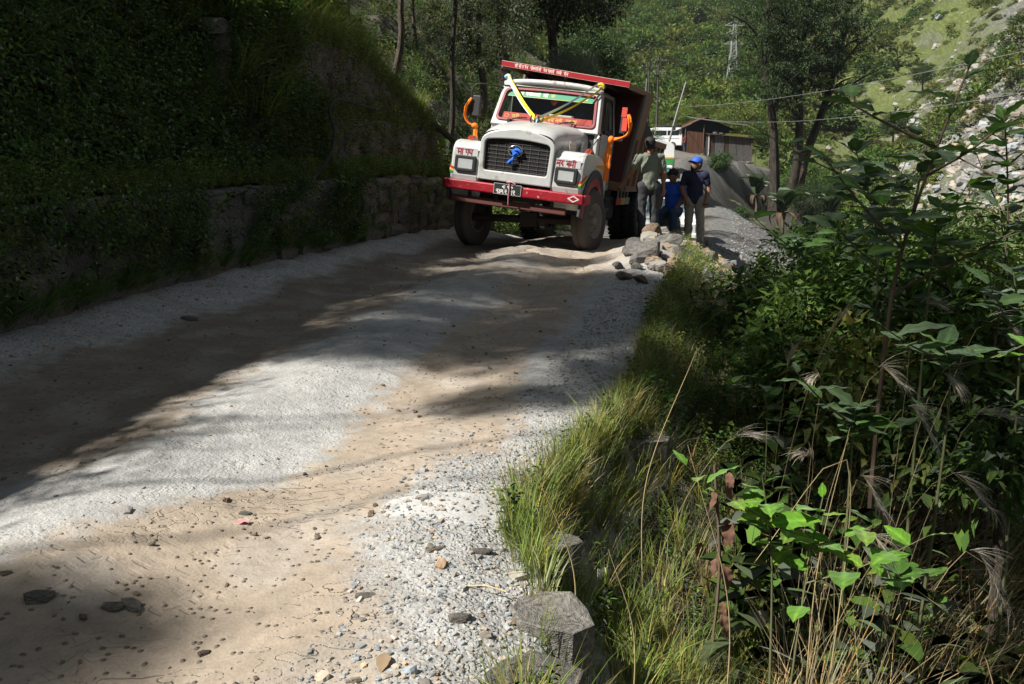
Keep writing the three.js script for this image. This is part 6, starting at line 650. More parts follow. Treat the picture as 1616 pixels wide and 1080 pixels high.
{
  const y0 = groundY(22, -91.2), t = thing('tin_shed', 'small shed of grey corrugated sheets with a moss covered roof at the roadside', 'shed', null, V(22.1, y0 - 0.12, -92)); t.rotation.y = -0.08;
  const W = 4.3, hL = 2.75, hR = 2.35; [[0, 0.62, tinBrown], [0.62, 0.86, tinBlue], [1.48, 0.55, tinBrown], [2.03, 0.8, tin], [2.83, 0.75, tin], [3.58, 0.72, tin]].forEach(([x, w, m], i) => { const s = part('wall_sheet', sheetG(w - 0.02, lerp(hL, hR, (x + w / 2) / W)), m, t); s.position.set(-W / 2 + x + w / 2, 0.05, i % 2 * 0.015); });
  for (const s of [-1, 1]) { const q = part('wall_sheet', sheetG(2.6, s < 0 ? hL : hR), tinBrown, t); q.rotation.y = Math.PI / 2; q.position.set(s * W / 2, 0.05, -1.3); } const bk = part('wall_sheet', sheetG(W, hR), tinBrown, t); bk.position.set(0, 0.05, -2.6);
  for (const [x, h] of [[-W / 2, hL], [W / 2, hR]]) part('post', box(0.1, h + 0.1, 0.1, x, h / 2, 0.06), x < 0 ? std([0.5, 0.5, 0.48], 0.8) : timber, t);
  part('door_frame', box(0.05, 2.2, 0.04, -W / 2 + 1.5, 1.15, 0.05), timber, t);
  const roof = part('roof', (() => { const g = sheetG(W + 0.7, 3.3, 0.015); g.rotateX(-Math.PI / 2); return g; })(), tinBrown, t); roof.position.set(0.1, hR + 0.28, 0.35); roof.rotation.set(0.05, 0, -0.085);
  const r = RNG(66), ml = []; for (let i = 0; i < 420; i++) { const u = r(), v = r(); ml.push([V(-0.25 + 2.5 * u, hR + 0.36 - 0.085 * (-0.25 + 2.5 * u) , 0.3 - 2.3 * v), 0.28 + 0.3 * r(), jit(r, mixc(GREEN.yellow, [0.24, 0.24, 0.05], r()), 0.2), UP, r() * 6.283]); } scatter('roof_moss', [VG.grass[0]], leafMat, ml, t);
  [[-1.6, 0.2], [-0.9, -0.4], [1.9, 0]].forEach(([x, z], i) => { const m = part('roof_stone', STONE[i], rockMats[2], t); m.scale.set(0.4, 0.2, 0.3); m.position.set(x, hR + 0.45 - 0.085 * x, z); });
  const foot = RNG(67); for (let i = 0; i < 12; i++) { const m = part('footing_stone', STONE[i % 6], rockMats[i % 3], t); m.position.set(-2 + i * 0.38, 0.02, 0.3 + 0.2 * foot()); m.scale.set(0.4, 0.24, 0.3); }
  const lean = part('side_roof', (() => { const g = sheetG(2.4, 2.4); g.rotateX(-Math.PI / 2); return g; })(), tin, t); lean.position.set(W / 2 + 1.0, 1.55, 0); lean.rotation.z = -0.2; for (const x of [W / 2 + 0.4, W / 2 + 1.8]) part('post', bar(V(x, -1.2, 0), V(x, 1.45, 0), 0.05), timber, t);
}
{
  const y0 = groundY(19, -96), t = thing('hut', 'dark hut with a rusty pitched tin roof behind the mossy shed', 'hut', null, V(20.3, y0, -98)); const W = 5.2, h = 2.5;
  part('wall', box(W, h, 4, 0, h / 2, 0, 0.02), std([0.03, 0.04, 0.055], 0.9), t);
  const gable = extr([[-W / 2, 0], [W / 2, 0], [0, 1.1]], 4, 0); gable.translate(0, h, -2); part('gable', gable, std([0.03, 0.05, 0.07], 0.9), t);
  for (const s of [-1, 1]) { const g = sheetG(5.2, W / 2 + 0.75, 0.015); g.rotateX(-Math.PI / 2); g.rotateY(Math.PI / 2); const m = part('roof', g, s < 0 ? tinRust : tinBrown, t); m.position.set(s * -0.0, h + 1.16, 0.2); m.rotation.z = s < 0 ? 0.40 : Math.PI - 0.40; if (s > 0) m.rotation.z = -0.40, m.scale.x = -1; m.position.x = 0; if (s < 0) m.scale.x = 1; }
  part('door', box(0.9, 2, 0.05, -1.2, 1, 2.03), timber, t); part('ridge_cap', bar(V(0, h + 1.19, -2.4), V(0, h + 1.19, 2.7), 0.06), tinRust, t);
}
{
  const y0 = groundY(18.6, -93), t = thing('lean_to', 'brown plank lean-to joined to the left of the mossy shed', 'shed', null, V(18.9, y0, -94)); for (let i = 0; i < 9; i++) part('plank', box(0.2, 2.2 - 0.05 * i + 0.2, 0.04, -0.95 + i * 0.22, 1.1, 0.01 * (i % 2)), std([0.09 + 0.02 * (i % 3), 0.045 + 0.01 * (i % 2), 0.03], 0.9), t); const rf = part('roof', (() => { const g = sheetG(6.4, 2.6, 0.015); g.rotateX(-Math.PI / 2); return g; })(), tin, t); rf.position.set(2.6, 3.15, 0.3); rf.rotation.set(0.1, 0, -0.13); part('post', merge([bar(V(-1, 0, 0.05), V(-1, 2.6, 0.05), 0.05), bar(V(0.9, 0, 0), V(0.9, 2.9, 0), 0.05)]), timber, t); part('back_wall', box(2, 2.3, 0.05, 0, 1.15, -2, 0), timber, t);
}
// ---------------------------------------------------------------- poles, pylon, cables
const poleDark = std([0.05, 0.045, 0.04], 0.9), poleGrey = std([0.24, 0.24, 0.23], 0.85);
function pole(label, x, z, h, m, arms, top = V(0, 0, 0), r = 0.13) { const t = thing('utility_pole', label, 'pole', 'power poles by the road', P(x, z)); part('shaft', tubeGeo([V(0, -0.4, 0), V(top.x / 2, h / 2, 0), V(top.x, h, 0)], (u) => r * (1.1 - 0.4 * u), 6, 8), m, t); arms.forEach((y, i) => { part('crossarm', box(1.7, 0.1, 0.1, top.x * y / h, y, 0.1), m, t); for (const s of [-0.75, -0.35, 0.35, 0.75]) { const g = new THREE.CylinderGeometry(0.05, 0.06, 0.16, 8); g.translate(top.x * y / h + s, y + 0.13, 0.1); part('insulator', g, std([0.2, 0.16, 0.14], 0.4), t); } }); return t; }
const poleX = (px, d) => (px - 808) / FPX * d;
pole('tall dark power pole with two crossarms behind the truck', poleX(1030, 98), -98, 9.6, poleDark, [9.0, 7.6]); pole('dark power pole just left of the tallest one', poleX(1016, 102), -102, 9.2, poleDark, [8.7]); pole('slim pale pole between the two dark poles', poleX(1026, 118), -118, 7.4, poleGrey, [], V(0.4, 0, 0), 0.09); pole('slim pale pole left of the dark poles', poleX(1010, 120), -120, 9, poleGrey, [], V(0.2, 0, 0), 0.09);
{ const x = poleX(1044, 86); const t = pole('pale pole leaning to the right in front of the parked van', x, -86, 6.6, poleGrey, [], V(1.75, 0, 0), 0.1); part('pole_box', box(0.3, 0.4, 0.25, 0.75, 2.4, 0.15), poleDark, t); part('pole_box', box(0.25, 0.3, 0.2, 0.95, 3.1, 0.15), poleDark, t); }
{
  const d = 200, x = poleX(1142, d), base = P(x, -d), topY = at(1148, 38, d).y - base.y, t = thing('lattice_pylon', 'grey steel lattice power pylon on the forested mountain', 'pylon', null, base); const legs = [], br = [], w = (u) => lerp(2.6, 0.45, Math.pow(u, 0.8)); const c = (u, i) => V([-1, 1, 1, -1][i] * w(u) / 2 * 1.0, u * topY, [-1, -1, 1, 1][i] * w(u) / 2);
  for (let i = 0; i < 4; i++) { for (let k = 0; k < 9; k++) legs.push(bar(c(k / 9, i), c((k + 1) / 9, i), 0.11, 4)); for (let k = 0; k < 9; k++) { br.push(bar(c(k / 9, i), c((k + 1) / 9, (i + 1) % 4), 0.06, 4)); br.push(bar(c(k / 9, (i + 1) % 4), c((k + 1) / 9, i), 0.06, 4)); br.push(bar(c(k / 9, i), c(k / 9, (i + 1) % 4), 0.05, 4)); } }
  const steel = std([0.26, 0.27, 0.27], 0.7); part('leg', merge(legs), steel, t); part('bracing', merge(br), steel, t); for (const u of [0.72, 0.86, 0.98]) part('crossarm', merge([bar(V(-2.1, u * topY, 0), V(2.1, u * topY, 0), 0.09, 4), bar(V(-2.1, u * topY, 0), V(0, u * topY + 0.9, 0), 0.06, 4), bar(V(2.1, u * topY, 0), V(0, u * topY + 0.9, 0), 0.06, 4)]), steel, t);
}
const cable = (label, a, b, sag, r, m) => { const pts = []; for (let i = 0; i <= 10; i++) { const u = i / 10, p = a.clone().lerp(b, u); p.y -= sag * 4 * u * (1 - u); pts.push(p); } solo('overhead_cable', tubeGeo(pts, r, 30, 5), m, label, 'cable', 'overhead cables'); };
const cableM = std([0.24, 0.24, 0.24], 0.7), cableD = std([0.06, 0.06, 0.06], 0.7);
cable('pale cable rising across the tall tree towards the landslide', at(1085, 168, 86), at(1700, 62, 34), 0.5, 0.011, cableM); cable('lower pale cable from the leaning pole across the tall tree', at(1080, 183, 86), at(1720, 128, 30), 0.9, 0.01, cableM); cable('cable from the dark pole to the leaning pole', at(1033, 150, 98), at(1085, 140, 86), 0.8, 0.025, cableD); cable('thin cable from the dark pole into the forest', at(1033, 110, 98), at(760, 60, 60), 0.8, 0.02, cableD); cable('faint cable from the pylon over the forest', at(1148, 60, 200), at(930, 130, 150), 2, 0.03, cableM); cable('faint cable from the pylon down to the poles', at(1148, 85, 200), at(1033, 115, 98), 2, 0.03, cableM);
// ---------------------------------------------------------------- vehicles further along the road
const vWhite = phys([0.72, 0.73, 0.73], 0.35, { clearcoat: 0.5 }), vGlass = phys([0.02, 0.025, 0.03], 0.08, { clearcoat: 1 }), vGreen = std([0.03, 0.24, 0.05], 0.5), vYellow = std([0.6, 0.42, 0.04], 0.5), vRed = std([0.4, 0.04, 0.03], 0.5);
function simpleWheel(t, x, y, z, R = 0.33, W = 0.2) { const w = new THREE.Group(); w.name = 'wheel'; w.position.set(x, y, z); t.add(w); const g = new THREE.CylinderGeometry(R, R, W, 24); g.rotateZ(Math.PI / 2); part('tyre', g, TM.rubber, w); const q = new THREE.CylinderGeometry(R * 0.58, R * 0.58, W + 0.02, 16); q.rotateZ(Math.PI / 2); part('rim', q, TM.steel, w); }
{ // green and white lorry
  const x = 6.4, z = -42, y = groundY(x, z), t = thing('lorry', 'white lorry with green and yellow painted cab waiting behind the man in grey', 'truck', null, V(x, y, z)); t.rotation.y = -0.12;
  part('cab', merge([box(2.2, 1.0, 1.7, 0, 1.0, -0.3, 0.08), box(2.1, 0.2, 1.6, 0, 2.02, -0.35, 0.08), box(0.1, 0.6, 1.5, -1.0, 1.6, -0.35), box(0.1, 0.6, 1.5, 1.0, 1.6, -0.35)]), vWhite, t); part('windscreen', box(1.86, 0.5, 0.03, 0, 1.58, 0.44, 0.01), vGlass, t);
  const hs = canvasTex(512, 64, (c, w, h) => { c.fillStyle = '#123f3a'; c.fillRect(0, 0, w, h); c.fillStyle = '#3fd0a0'; c.font = 'bold 56px sans-serif'; c.textAlign = 'right'; c.fillText('HA', w - 16, 52); }); part('name_board', uvBy(box(1.9, 0.2, 0.02, 0, 1.9, 0.5, 0), (a, b) => [(a + 0.95) / 1.9, (b - 1.8) / 0.2]), std(0xffffff, 0.6, { map: hs }), t);
  part('front_panel', box(2.1, 0.26, 0.03, 0, 1.18, 0.57, 0.01), vGreen, t); part('front_stripe', box(2.1, 0.09, 0.03, 0, 1.03, 0.575, 0.005), vYellow, t); part('front_stripe', box(2.1, 0.08, 0.03, 0, 0.93, 0.575, 0.005), vRed, t); part('chevron', merge([bar(V(0.2, 0.95, 0.6), V(0.9, 1.3, 0.6), 0.03), bar(V(-0.2, 0.95, 0.6), V(-0.9, 1.3, 0.6), 0.03)]), vRed, t);
  for (const s of [-1, 1]) part('headlight', box(0.3, 0.22, 0.06, s * 0.72, 0.74, 0.58, 0.03), phys([0.8, 0.8, 0.78], 0.1, { clearcoat: 1 }), t); part('lower_panel', box(2.1, 0.3, 0.03, 0, 0.74, 0.56, 0.01), vGreen, t); part('bumper', box(2.3, 0.2, 0.12, 0, 0.5, 0.62, 0.03), vYellow, t);
  part('cargo_front', (() => { const q = new THREE.Shape(); q.moveTo(-1.15, 2.1); q.lineTo(1.15, 2.1); q.lineTo(1.12, 2.95); q.quadraticCurveTo(1.0, 3.2, 0.5, 3.25); q.lineTo(-0.5, 3.25); q.quadraticCurveTo(-1.0, 3.2, -1.12, 2.95); q.closePath(); const g = extr(q, 4.6, 0.03); g.translate(0, 0, -5.2); return g; })(), vWhite, t); part('cargo_side', box(2.3, 1.3, 4.6, 0, 1.5, -3.2, 0.03), vGreen, t); part('cargo_band', box(2.24, 0.22, 0.04, 0, 2.28, -0.52, 0.01), vGreen, t); part('cargo_band', box(2.26, 0.07, 0.04, 0, 2.47, -0.52, 0.01), vYellow, t);
  for (const s of [-1, 1]) { simpleWheel(t, s * 0.95, 0.5, -0.3, 0.5, 0.28); simpleWheel(t, s * 0.95, 0.5, -4.2, 0.5, 0.45); part('mirror', merge([bar(V(s * 1.05, 1.7, 0.4), V(s * 1.3, 1.75, 0.5), 0.02), box(0.12, 0.3, 0.05, s * 1.32, 1.68, 0.5)]), TM.black, t); }
}
{ // white car
  const x = 4.75, z = -27.5, y = groundY(x, z), t = thing('car', 'small white hatchback queued behind the tipper truck', 'car', null, V(x, y, z)); t.rotation.y = -0.1;
  const sh = new THREE.Shape(); sh.moveTo(1.75, 0.28); sh.lineTo(1.8, 0.7); sh.quadraticCurveTo(1.6, 0.88, 0.95, 0.94); sh.lineTo(0.35, 1.4); sh.quadraticCurveTo(-0.4, 1.5, -1.2, 1.42); sh.lineTo(-1.7, 0.95); sh.lineTo(-1.75, 0.3); sh.closePath(); part('body', sideways(extr(sh, 1.4, 0.08), -0.7), vWhite, t);
  part('windscreen', grid(4, 2, (u, v) => [lerp(-0.66, 0.66, u) * (1 - 0.1 * v), lerp(1.0, 1.4, v), lerp(1.02, 0.45, v) + 0.03]), phys([0.12, 0.2, 0.22], 0.05, { clearcoat: 1, side: THREE.DoubleSide }), t); for (const s of [-1, 1]) { part('side_window', box(0.02, 0.32, 1.5, s * 0.79, 1.18, -0.45, 0.005), vGlass, t); part('headlight', box(0.34, 0.16, 0.1, s * 0.55, 0.72, 1.8, 0.04), phys([0.8, 0.8, 0.8], 0.1, { clearcoat: 1 }), t); simpleWheel(t, s * 0.72, 0.29, 1.1, 0.29, 0.18); simpleWheel(t, s * 0.72, 0.29, -1.15, 0.29, 0.18); part('mirror', box(0.16, 0.12, 0.08, s * 0.9, 1.0, 0.8, 0.03), vWhite, t); } part('grille', box(0.8, 0.12, 0.05, 0, 0.6, 1.87, 0.01), TM.black, t); part('bumper', box(1.5, 0.16, 0.1, 0, 0.4, 1.84, 0.04), vWhite, t);
}
{ // van
  const x = 15.9, z = -97, y = groundY(x, z) + 0.0, t = thing('van', 'white minibus van with roof rack parked beside the sheds', 'van', null, V(x, y, z)); t.rotation.y = -1.95;
  const sh = new THREE.Shape(); sh.moveTo(2.3, 0.35); sh.lineTo(2.38, 0.95); sh.lineTo(1.75, 1.35); sh.lineTo(1.05, 1.95); sh.quadraticCurveTo(0.8, 2.05, 0.4, 2.06); sh.lineTo(-2.2, 2.03); sh.lineTo(-2.35, 1.2); sh.lineTo(-2.32, 0.35); sh.closePath(); part('body', sideways(extr(sh, 1.56, 0.07), -0.78), vWhite, t);
  for (const s of [-1, 1]) { for (const [a, b] of [[1.35, 0.55], [0.45, -0.75], [-0.85, -2.05]]) part('window', box(0.02, 0.48, a - b, s * 0.862, 1.58, (a + b) / 2, 0.005), vGlass, t); simpleWheel(t, s * 0.78, 0.33, 1.55); simpleWheel(t, s * 0.78, 0.33, -1.45); part('tail_light', box(0.1, 0.4, 0.03, s * 0.74, 1.1, -2.4), vRed, t); } part('rear_window', box(1.3, 0.5, 0.02, 0, 1.6, -2.36, 0.01), vGlass, t); part('windscreen', grid(2, 2, (u, v) => [lerp(-0.7, 0.7, u), lerp(1.4, 1.95, v), lerp(1.86, 1.2, v)]), vGlass, t); part('rear_bumper', box(1.6, 0.18, 0.12, 0, 0.45, -2.44, 0.04), TM.trim, t); part('stripe', merge([box(0.01, 0.08, 3.4, 0.856, 1.0, -0.4, 0), box(0.01, 0.08, 3.4, -0.856, 1.0, -0.4, 0)]), std([0.3, 0.32, 0.36], 0.5), t);
  part('roof_rack', merge([...[-1.9, -1.2, -0.5, 0.2].map((z2) => bar(V(-0.75, 2.25, z2), V(0.75, 2.25, z2), 0.025)), bar(V(-0.75, 2.25, -2), V(-0.75, 2.25, 0.4), 0.03), bar(V(0.75, 2.25, -2), V(0.75, 2.25, 0.4), 0.03), ...[-1.9, 0.2].flatMap((z2) => [bar(V(-0.75, 2.05, z2), V(-0.75, 2.3, z2), 0.02), bar(V(0.75, 2.05, z2), V(0.75, 2.3, z2), 0.02)]), box(1.4, 0.12, 2.2, 0, 2.33, -0.8, 0.03)]), TM.black, t);
}
// ---------------------------------------------------------------- people: one smooth skin over a posed skeleton
function surfaceNets(f, lo, hi, cell) {
  const n = [0, 1, 2].map((i) => Math.ceil((hi.getComponent(i) - lo.getComponent(i)) / cell) + 2), [nx, ny, nz] = n, val = new Float32Array(nx * ny * nz); const p = V(0, 0, 0);
  for (let k = 0, o = 0; k < nz; k++) for (let j = 0; j < ny; j++) for (let i = 0; i < nx; i++, o++) { p.set(lo.x + i * cell, lo.y + j * cell, lo.z + k * cell); val[o] = f(p); }
  const idx = new Int32Array(nx * ny * nz).fill(-1), pos = [], ind = [], sx = 1, sy = nx, sz = nx * ny, cor = [0, sx, sy, sx + sy, sz, sx + sz, sy + sz, sx + sy + sz], ed = [[0, 1], [2, 3], [4, 5], [6, 7], [0, 2], [1, 3], [4, 6], [5, 7], [0, 4], [1, 5], [2, 6], [3, 7]];
  for (let k = 0; k < nz - 1; k++) for (let j = 0; j < ny - 1; j++) for (let i = 0; i < nx - 1; i++) { const o = i + j * sy + k * sz; let m = 0; for (let c = 0; c < 8; c++) if (val[o + cor[c]] < 0) m |= 1 << c; if (m === 0 || m === 255) continue; let x = 0, y = 0, z = 0, q = 0; for (const [a, b] of ed) { const va = val[o + cor[a]], vb = val[o + cor[b]]; if ((va < 0) === (vb < 0)) continue; const t = va / (va - vb); x += (a & 1) + t * ((b & 1) - (a & 1)); y += (a >> 1 & 1) + t * ((b >> 1 & 1) - (a >> 1 & 1)); z += (a >> 2) + t * ((b >> 2) - (a >> 2)); q++; } idx[o] = pos.length / 3; pos.push(lo.x + (i + x / q) * cell, lo.y + (j + y / q) * cell, lo.z + (k + z / q) * cell); }
  for (let k = 1; k < nz - 1; k++) for (let j = 1; j < ny - 1; j++) for (let i = 1; i < nx - 1; i++) { const o = i + j * sy + k * sz, a = val[o] < 0; for (const [d, u, v] of [[sx, sy, sz], [sy, sz, sx], [sz, sx, sy]]) { const b = val[o + d] < 0; if (a === b) continue; const q = [idx[o], idx[o - u], idx[o - u - v], idx[o - v]]; if (q.some((e) => e < 0)) continue; if (a) ind.push(q[0], q[1], q[2], q[0], q[2], q[3]); else ind.push(q[0], q[2], q[1], q[0], q[3], q[2]); } }
  const g = new THREE.BufferGeometry(); g.setAttribute('position', new THREE.Float32BufferAttribute(pos, 3)); g.setIndex(ind); g.computeVertexNormals(); return g;
}
const caps = (a, b, ra, rb, sq = 1) => ({ a, b, ra, rb, d: b.clone().sub(a), sq });
function field(bones, k = 0.03, extra) { const t = V(0, 0, 0); return (p) => { let r = 9; for (const c of bones) { t.copy(p).sub(c.a); const l = c.d.lengthSq() || 1e-9, h = clamp(t.dot(c.d) / l); t.addScaledVector(c.d, -h); if (c.sq !== 1) { t.z *= c.sq; } const q = t.length() - lerp(c.ra, c.rb, h), m = Math.max(k - Math.abs(r - q), 0) / k; r = Math.min(r, q) - m * m * k * 0.25; } return extra ? extra(p, r) : r; }; }
function boundsOf(bones, pad) { const lo = V(9, 9, 9), hi = V(-9, -9, -9); for (const c of bones) for (const [v, r] of [[c.a, c.ra], [c.b, c.rb]]) { lo.min(v.clone().subScalar(r + pad)); hi.max(v.clone().addScalar(r + pad)); } return [lo, hi]; }
const skinned = (bones, cell, k, extra) => surfaceNets(field(bones, k, extra), ...boundsOf(bones, 0.03), cell);
function person(o) {
  const { label, J, skin, shirt, trousers, hair, shoes = std([0.03, 0.03, 0.035], 0.8), cell = 0.014, hands = true, sleeve = 0.62, cap, beard, hem = 0.02 } = o; const g = thing('person', label, 'person', null, o.pos); g.rotation.y = o.yaw || 0;
  const m = (a, b, t = 0.5) => a.clone().lerp(b, t); const { pelvis, chest, neck, head, shL, shR, elL, elR, haL, haR, hipL, hipR, knL, knR, anL, anR, toL, toR } = J;
  const torso = (x) => [caps(pelvis, m(pelvis, chest, 0.5), 0.128 + x, 0.126 + x, 1.25), caps(m(pelvis, chest, 0.5), chest, 0.126 + x, 0.138 + x, 1.25), caps(chest, m(chest, neck, 0.55), 0.13 + x, 0.085 + x, 1.2), caps(m(shL, shR, 0.12), m(shR, shL, 0.12), 0.068 + x, 0.068 + x), caps(m(hipL, hipR, -0.15), m(hipR, hipL, -0.15), 0.10 + x, 0.10 + x, 1.1)];
  const arm = (s, e, h, x, t = 1) => [caps(s, m(s, e, Math.min(1, t)), 0.058 + x, 0.046 + x + (t < 1 ? 0.008 : 0)), ...(t >= 1 ? [caps(e, m(e, h, 0.35), 0.044, 0.043), caps(m(e, h, 0.35), h, 0.043, 0.028)] : [])];
  const leg = (hp, kn, an, x) => [caps(hp, kn, 0.088 + x, 0.058 + x), caps(kn, m(kn, an, 0.35), 0.056 + x, 0.058 + x), caps(m(kn, an, 0.35), an, 0.058 + x, 0.040 + x * 1.6)];
  const headB = [caps(neck, head.clone().add(V(0, -0.08, 0)), 0.056, 0.058), caps(head.clone().add(V(0, 0.03, -0.012)), head.clone().add(V(0, 0.0, 0.012)), 0.088, 0.085)]; const fq = new THREE.Quaternion().setFromEuler(new THREE.Euler(o.headPitch || 0, o.headYaw || 0, 0, 'YXZ')), F = (x, y, z) => head.clone().add(V(x, y, z).applyQuaternion(fq));
  headB.push(caps(F(0, -0.03, 0.03), F(0, -0.085, 0.055), 0.066, 0.036), caps(F(0, 0.012, 0.09), F(0, -0.03, 0.108), 0.011, 0.016), caps(F(-0.03, 0.025, 0.078), F(0.03, 0.025, 0.078), 0.014, 0.014), caps(F(-0.088, -0.01, -0.005), F(-0.092, 0.02, -0.01), 0.013, 0.018), caps(F(0.088, -0.01, -0.005), F(0.092, 0.02, -0.01), 0.013, 0.018), caps(F(-0.02, -0.062, 0.088), F(0.02, -0.062, 0.088), 0.011, 0.011));
  const bodyB = [...headB, ...torso(-0.02), ...arm(shL, elL, haL, 0), ...arm(shR, elR, haR, 0), ...leg(hipL, knL, anL, -0.012), ...leg(hipR, knR, anR, -0.012)]; const geos = [skinned(bodyB, cell, 0.03)];
  if (hands) for (const [e, h, sd] of [[elL, haL, -1], [elR, haR, 1]]) { const d = h.clone().sub(e).normalize(), across = d.clone().cross(V(0, 0, 1)); if (across.lengthSq() < 0.05) across.set(1, 0, 0); across.normalize(); const nrm = across.clone().cross(d).normalize(), palm = h.clone().addScaledVector(d, 0.085), hb = [caps(h.clone().addScaledVector(d, -0.03), h, 0.028, 0.026), caps(h, palm, 0.026, 0.03), caps(palm.clone().addScaledVector(across, -0.025), palm.clone().addScaledVector(across, 0.025), 0.016, 0.016)]; for (let i = 0; i < 4; i++) { const b = palm.clone().addScaledVector(across, -0.031 + i * 0.0205), l = [0.07, 0.08, 0.075, 0.058][i], k1 = b.clone().addScaledVector(d, l * 0.5).addScaledVector(nrm, 0.012), k2 = k1.clone().addScaledVector(d, l * 0.42).addScaledVector(nrm, 0.024); hb.push(caps(b, k1, 0.0095, 0.009), caps(k1, k2, 0.009, 0.0075)); } const tb = h.clone().addScaledVector(d, 0.02).addScaledVector(across, sd * -0.028), t1 = tb.clone().addScaledVector(d, 0.035).addScaledVector(across, sd * -0.024).addScaledVector(nrm, 0.012); hb.push(caps(tb, t1, 0.012, 0.011), caps(t1, t1.clone().addScaledVector(d, 0.03).addScaledVector(nrm, 0.008), 0.011, 0.008)); geos.push(skinned(hb, 0.0055, 0.008)); }
  part('body', merge(geos), skin, g);
  const wr = (amp, fr) => (p, r) => r + amp * n3(p.x * fr, p.y * fr * 0.8, p.z * fr);
  part('shirt', skinned([...torso(0.018).slice(0, 4), ...arm(shL, elL, haL, 0.011, sleeve), ...arm(shR, elR, haR, 0.011, sleeve)], cell, 0.03, (p, r) => { const q = r + 0.009 * n3(p.x * 9, p.y * 5 + p.x * 4, p.z * 9) + 0.006 * n3(p.x * 20 + p.y * 9, p.y * 12, p.z * 20); return Math.max(q, J.hemY !== undefined ? J.hemY - p.y : -9, neck.distanceTo(p) < 0.2 ? 0.066 - neck.clone().add(V(0, 0.02, 0)).distanceTo(p) : -9); }), shirt, g);
  part('trousers', skinned([...leg(hipL, knL, anL, 0.016), ...leg(hipR, knR, anR, 0.016), caps(m(hipL, hipR, -0.1), m(hipR, hipL, -0.1), 0.108, 0.108, 1.1), caps(pelvis, m(pelvis, chest, 0.25), 0.12, 0.112, 1.25)], cell, 0.025, wr(0.009, 10)), trousers, g);
  for (const [a, t] of [[anL, toL], [anR, toR]]) { const heel = a.clone().add(V(0, -0.035, 0)).addScaledVector(t.clone().sub(a).setY(0).normalize(), -0.03); part('shoe', skinned([caps(heel, t, 0.046, 0.038), caps(a, heel, 0.045, 0.046)], 0.01, 0.02), shoes, g); }
  const hairF = (p, r) => { const l = p.clone().sub(head).applyQuaternion(fq.clone().invert()); return Math.max(r, -(l.y - 0.015 + (l.z < 0.02 ? 0.075 : 0) - Math.max(0, l.z - 0.03) * 0.6) , -9); };
  part('hair', skinned([caps(F(0, 0.045, -0.018), F(0, 0.03, 0.0), 0.098, 0.096), caps(F(0, 0, -0.03), F(0, 0.05, -0.02), 0.088, 0.09)], 0.009, 0.02, (p, r) => hairF(p, r + 0.006 * n3(p.x * 40, p.y * 40, p.z * 40))), hair, g);
  for (const s of [-1, 1]) { const e = new THREE.SphereGeometry(0.0115, 10, 8), c = F(s * 0.032, 0.005, 0.084); e.translate(c.x, c.y, c.z); part('eye', e, std([0.03, 0.02, 0.015], 0.3), g); } const mg = box(0.045, 0.008, 0.01); mg.applyQuaternion(fq); const mc = F(0, -0.062, 0.098); mg.translate(mc.x, mc.y, mc.z); part('mouth', mg, std([0.12, 0.045, 0.04], 0.7), g);
  if (beard) part('beard', skinned([caps(F(-0.05, -0.06, 0.03), F(0, -0.092, 0.062), 0.034, 0.032), caps(F(0.05, -0.06, 0.03), F(0, -0.092, 0.062), 0.034, 0.032), caps(F(-0.025, -0.045, 0.092), F(0.025, -0.045, 0.092), 0.009, 0.009)], 0.008, 0.02), hair, g);
  if (cap) { part('cap', skinned([caps(F(0, 0.06, -0.012), F(0, 0.05, 0.004), 0.104, 0.102)], 0.009, 0.02, (p, r) => Math.max(r, -p.clone().sub(head).applyQuaternion(fq.clone().invert()).y + 0.03)), cap, g); const br = grid(10, 4, (u, v) => { const a = (u - 0.5) * 2.1, rr = 0.098 + 0.075 * v * Math.cos(a * 0.7); const q = F(Math.sin(a) * rr * 0.86, 0.05 - 0.012 * v - 0.012 * a * a, Math.cos(a) * rr); return [q.x, q.y, q.z]; }); part('cap_peak', br, cap, g); cap.side = THREE.DoubleSide; }
  return g;
}
const standing = (s, o = {}) => { const b = { pelvis: [0, .93, 0], chest: [0, 1.27, .005], neck: [0, 1.46, -.01], head: [0, 1.595, .015], shL: [-.195, 1.40, 0], shR: [.195, 1.40, 0], elL: [-.24, 1.13, -.02], elR: [.24, 1.13, -.02], haL: [-.25, .88, .04], haR: [.25, .88, .04], hipL: [-.095, .90, 0], hipR: [.095, .90, 0], knL: [-.11, .49, .02], knR: [.11, .49, .02], anL: [-.12, .085, -.01], anR: [.12, .085, -.01], toL: [-.15, .04, .15], toR: [.15, .04, .15], ...o }; const J = {}; for (const k in b) if (k !== 'hemY') J[k] = V(...b[k]).multiplyScalar(s); if (o.hemY !== undefined) J.hemY = o.hemY * s; return J; };
const skinT = std([0.24, 0.12, 0.07], 0.6), hairB = std([0.012, 0.010, 0.009], 0.75), jeansG = std([0.035, 0.037, 0.042], 0.9), jeansB = std([0.02, 0.045, 0.10], 0.9), khaki = std([0.29, 0.26, 0.21], 0.9);
// man with a hand on the tipper side, seen from behind (he faces away: +z of the figure points to -z)
person({ label: 'man in a grey green T-shirt seen from behind with one hand on the tipper body', pos: P(2.38, -15.65, -0.01), yaw: Math.PI + 0.1, headYaw: -0.25, headPitch: -0.05, skin: skinT, hair: hairB, trousers: jeansG, shirt: std([0.17, 0.19, 0.15], 0.9), J: standing(1.01, { elR: [.30, 1.15, .03], haR: [.43, .95, .14], elL: [-.25, 1.13, -.02], haL: [-.26, .87, .02], shR: [.195, 1.385, .02], hemY: .84, anL: [-.13, .085, .03], toL: [-.16, .04, .19], anR: [.11, .085, -.05], toR: [.14, .04, .11] }) });
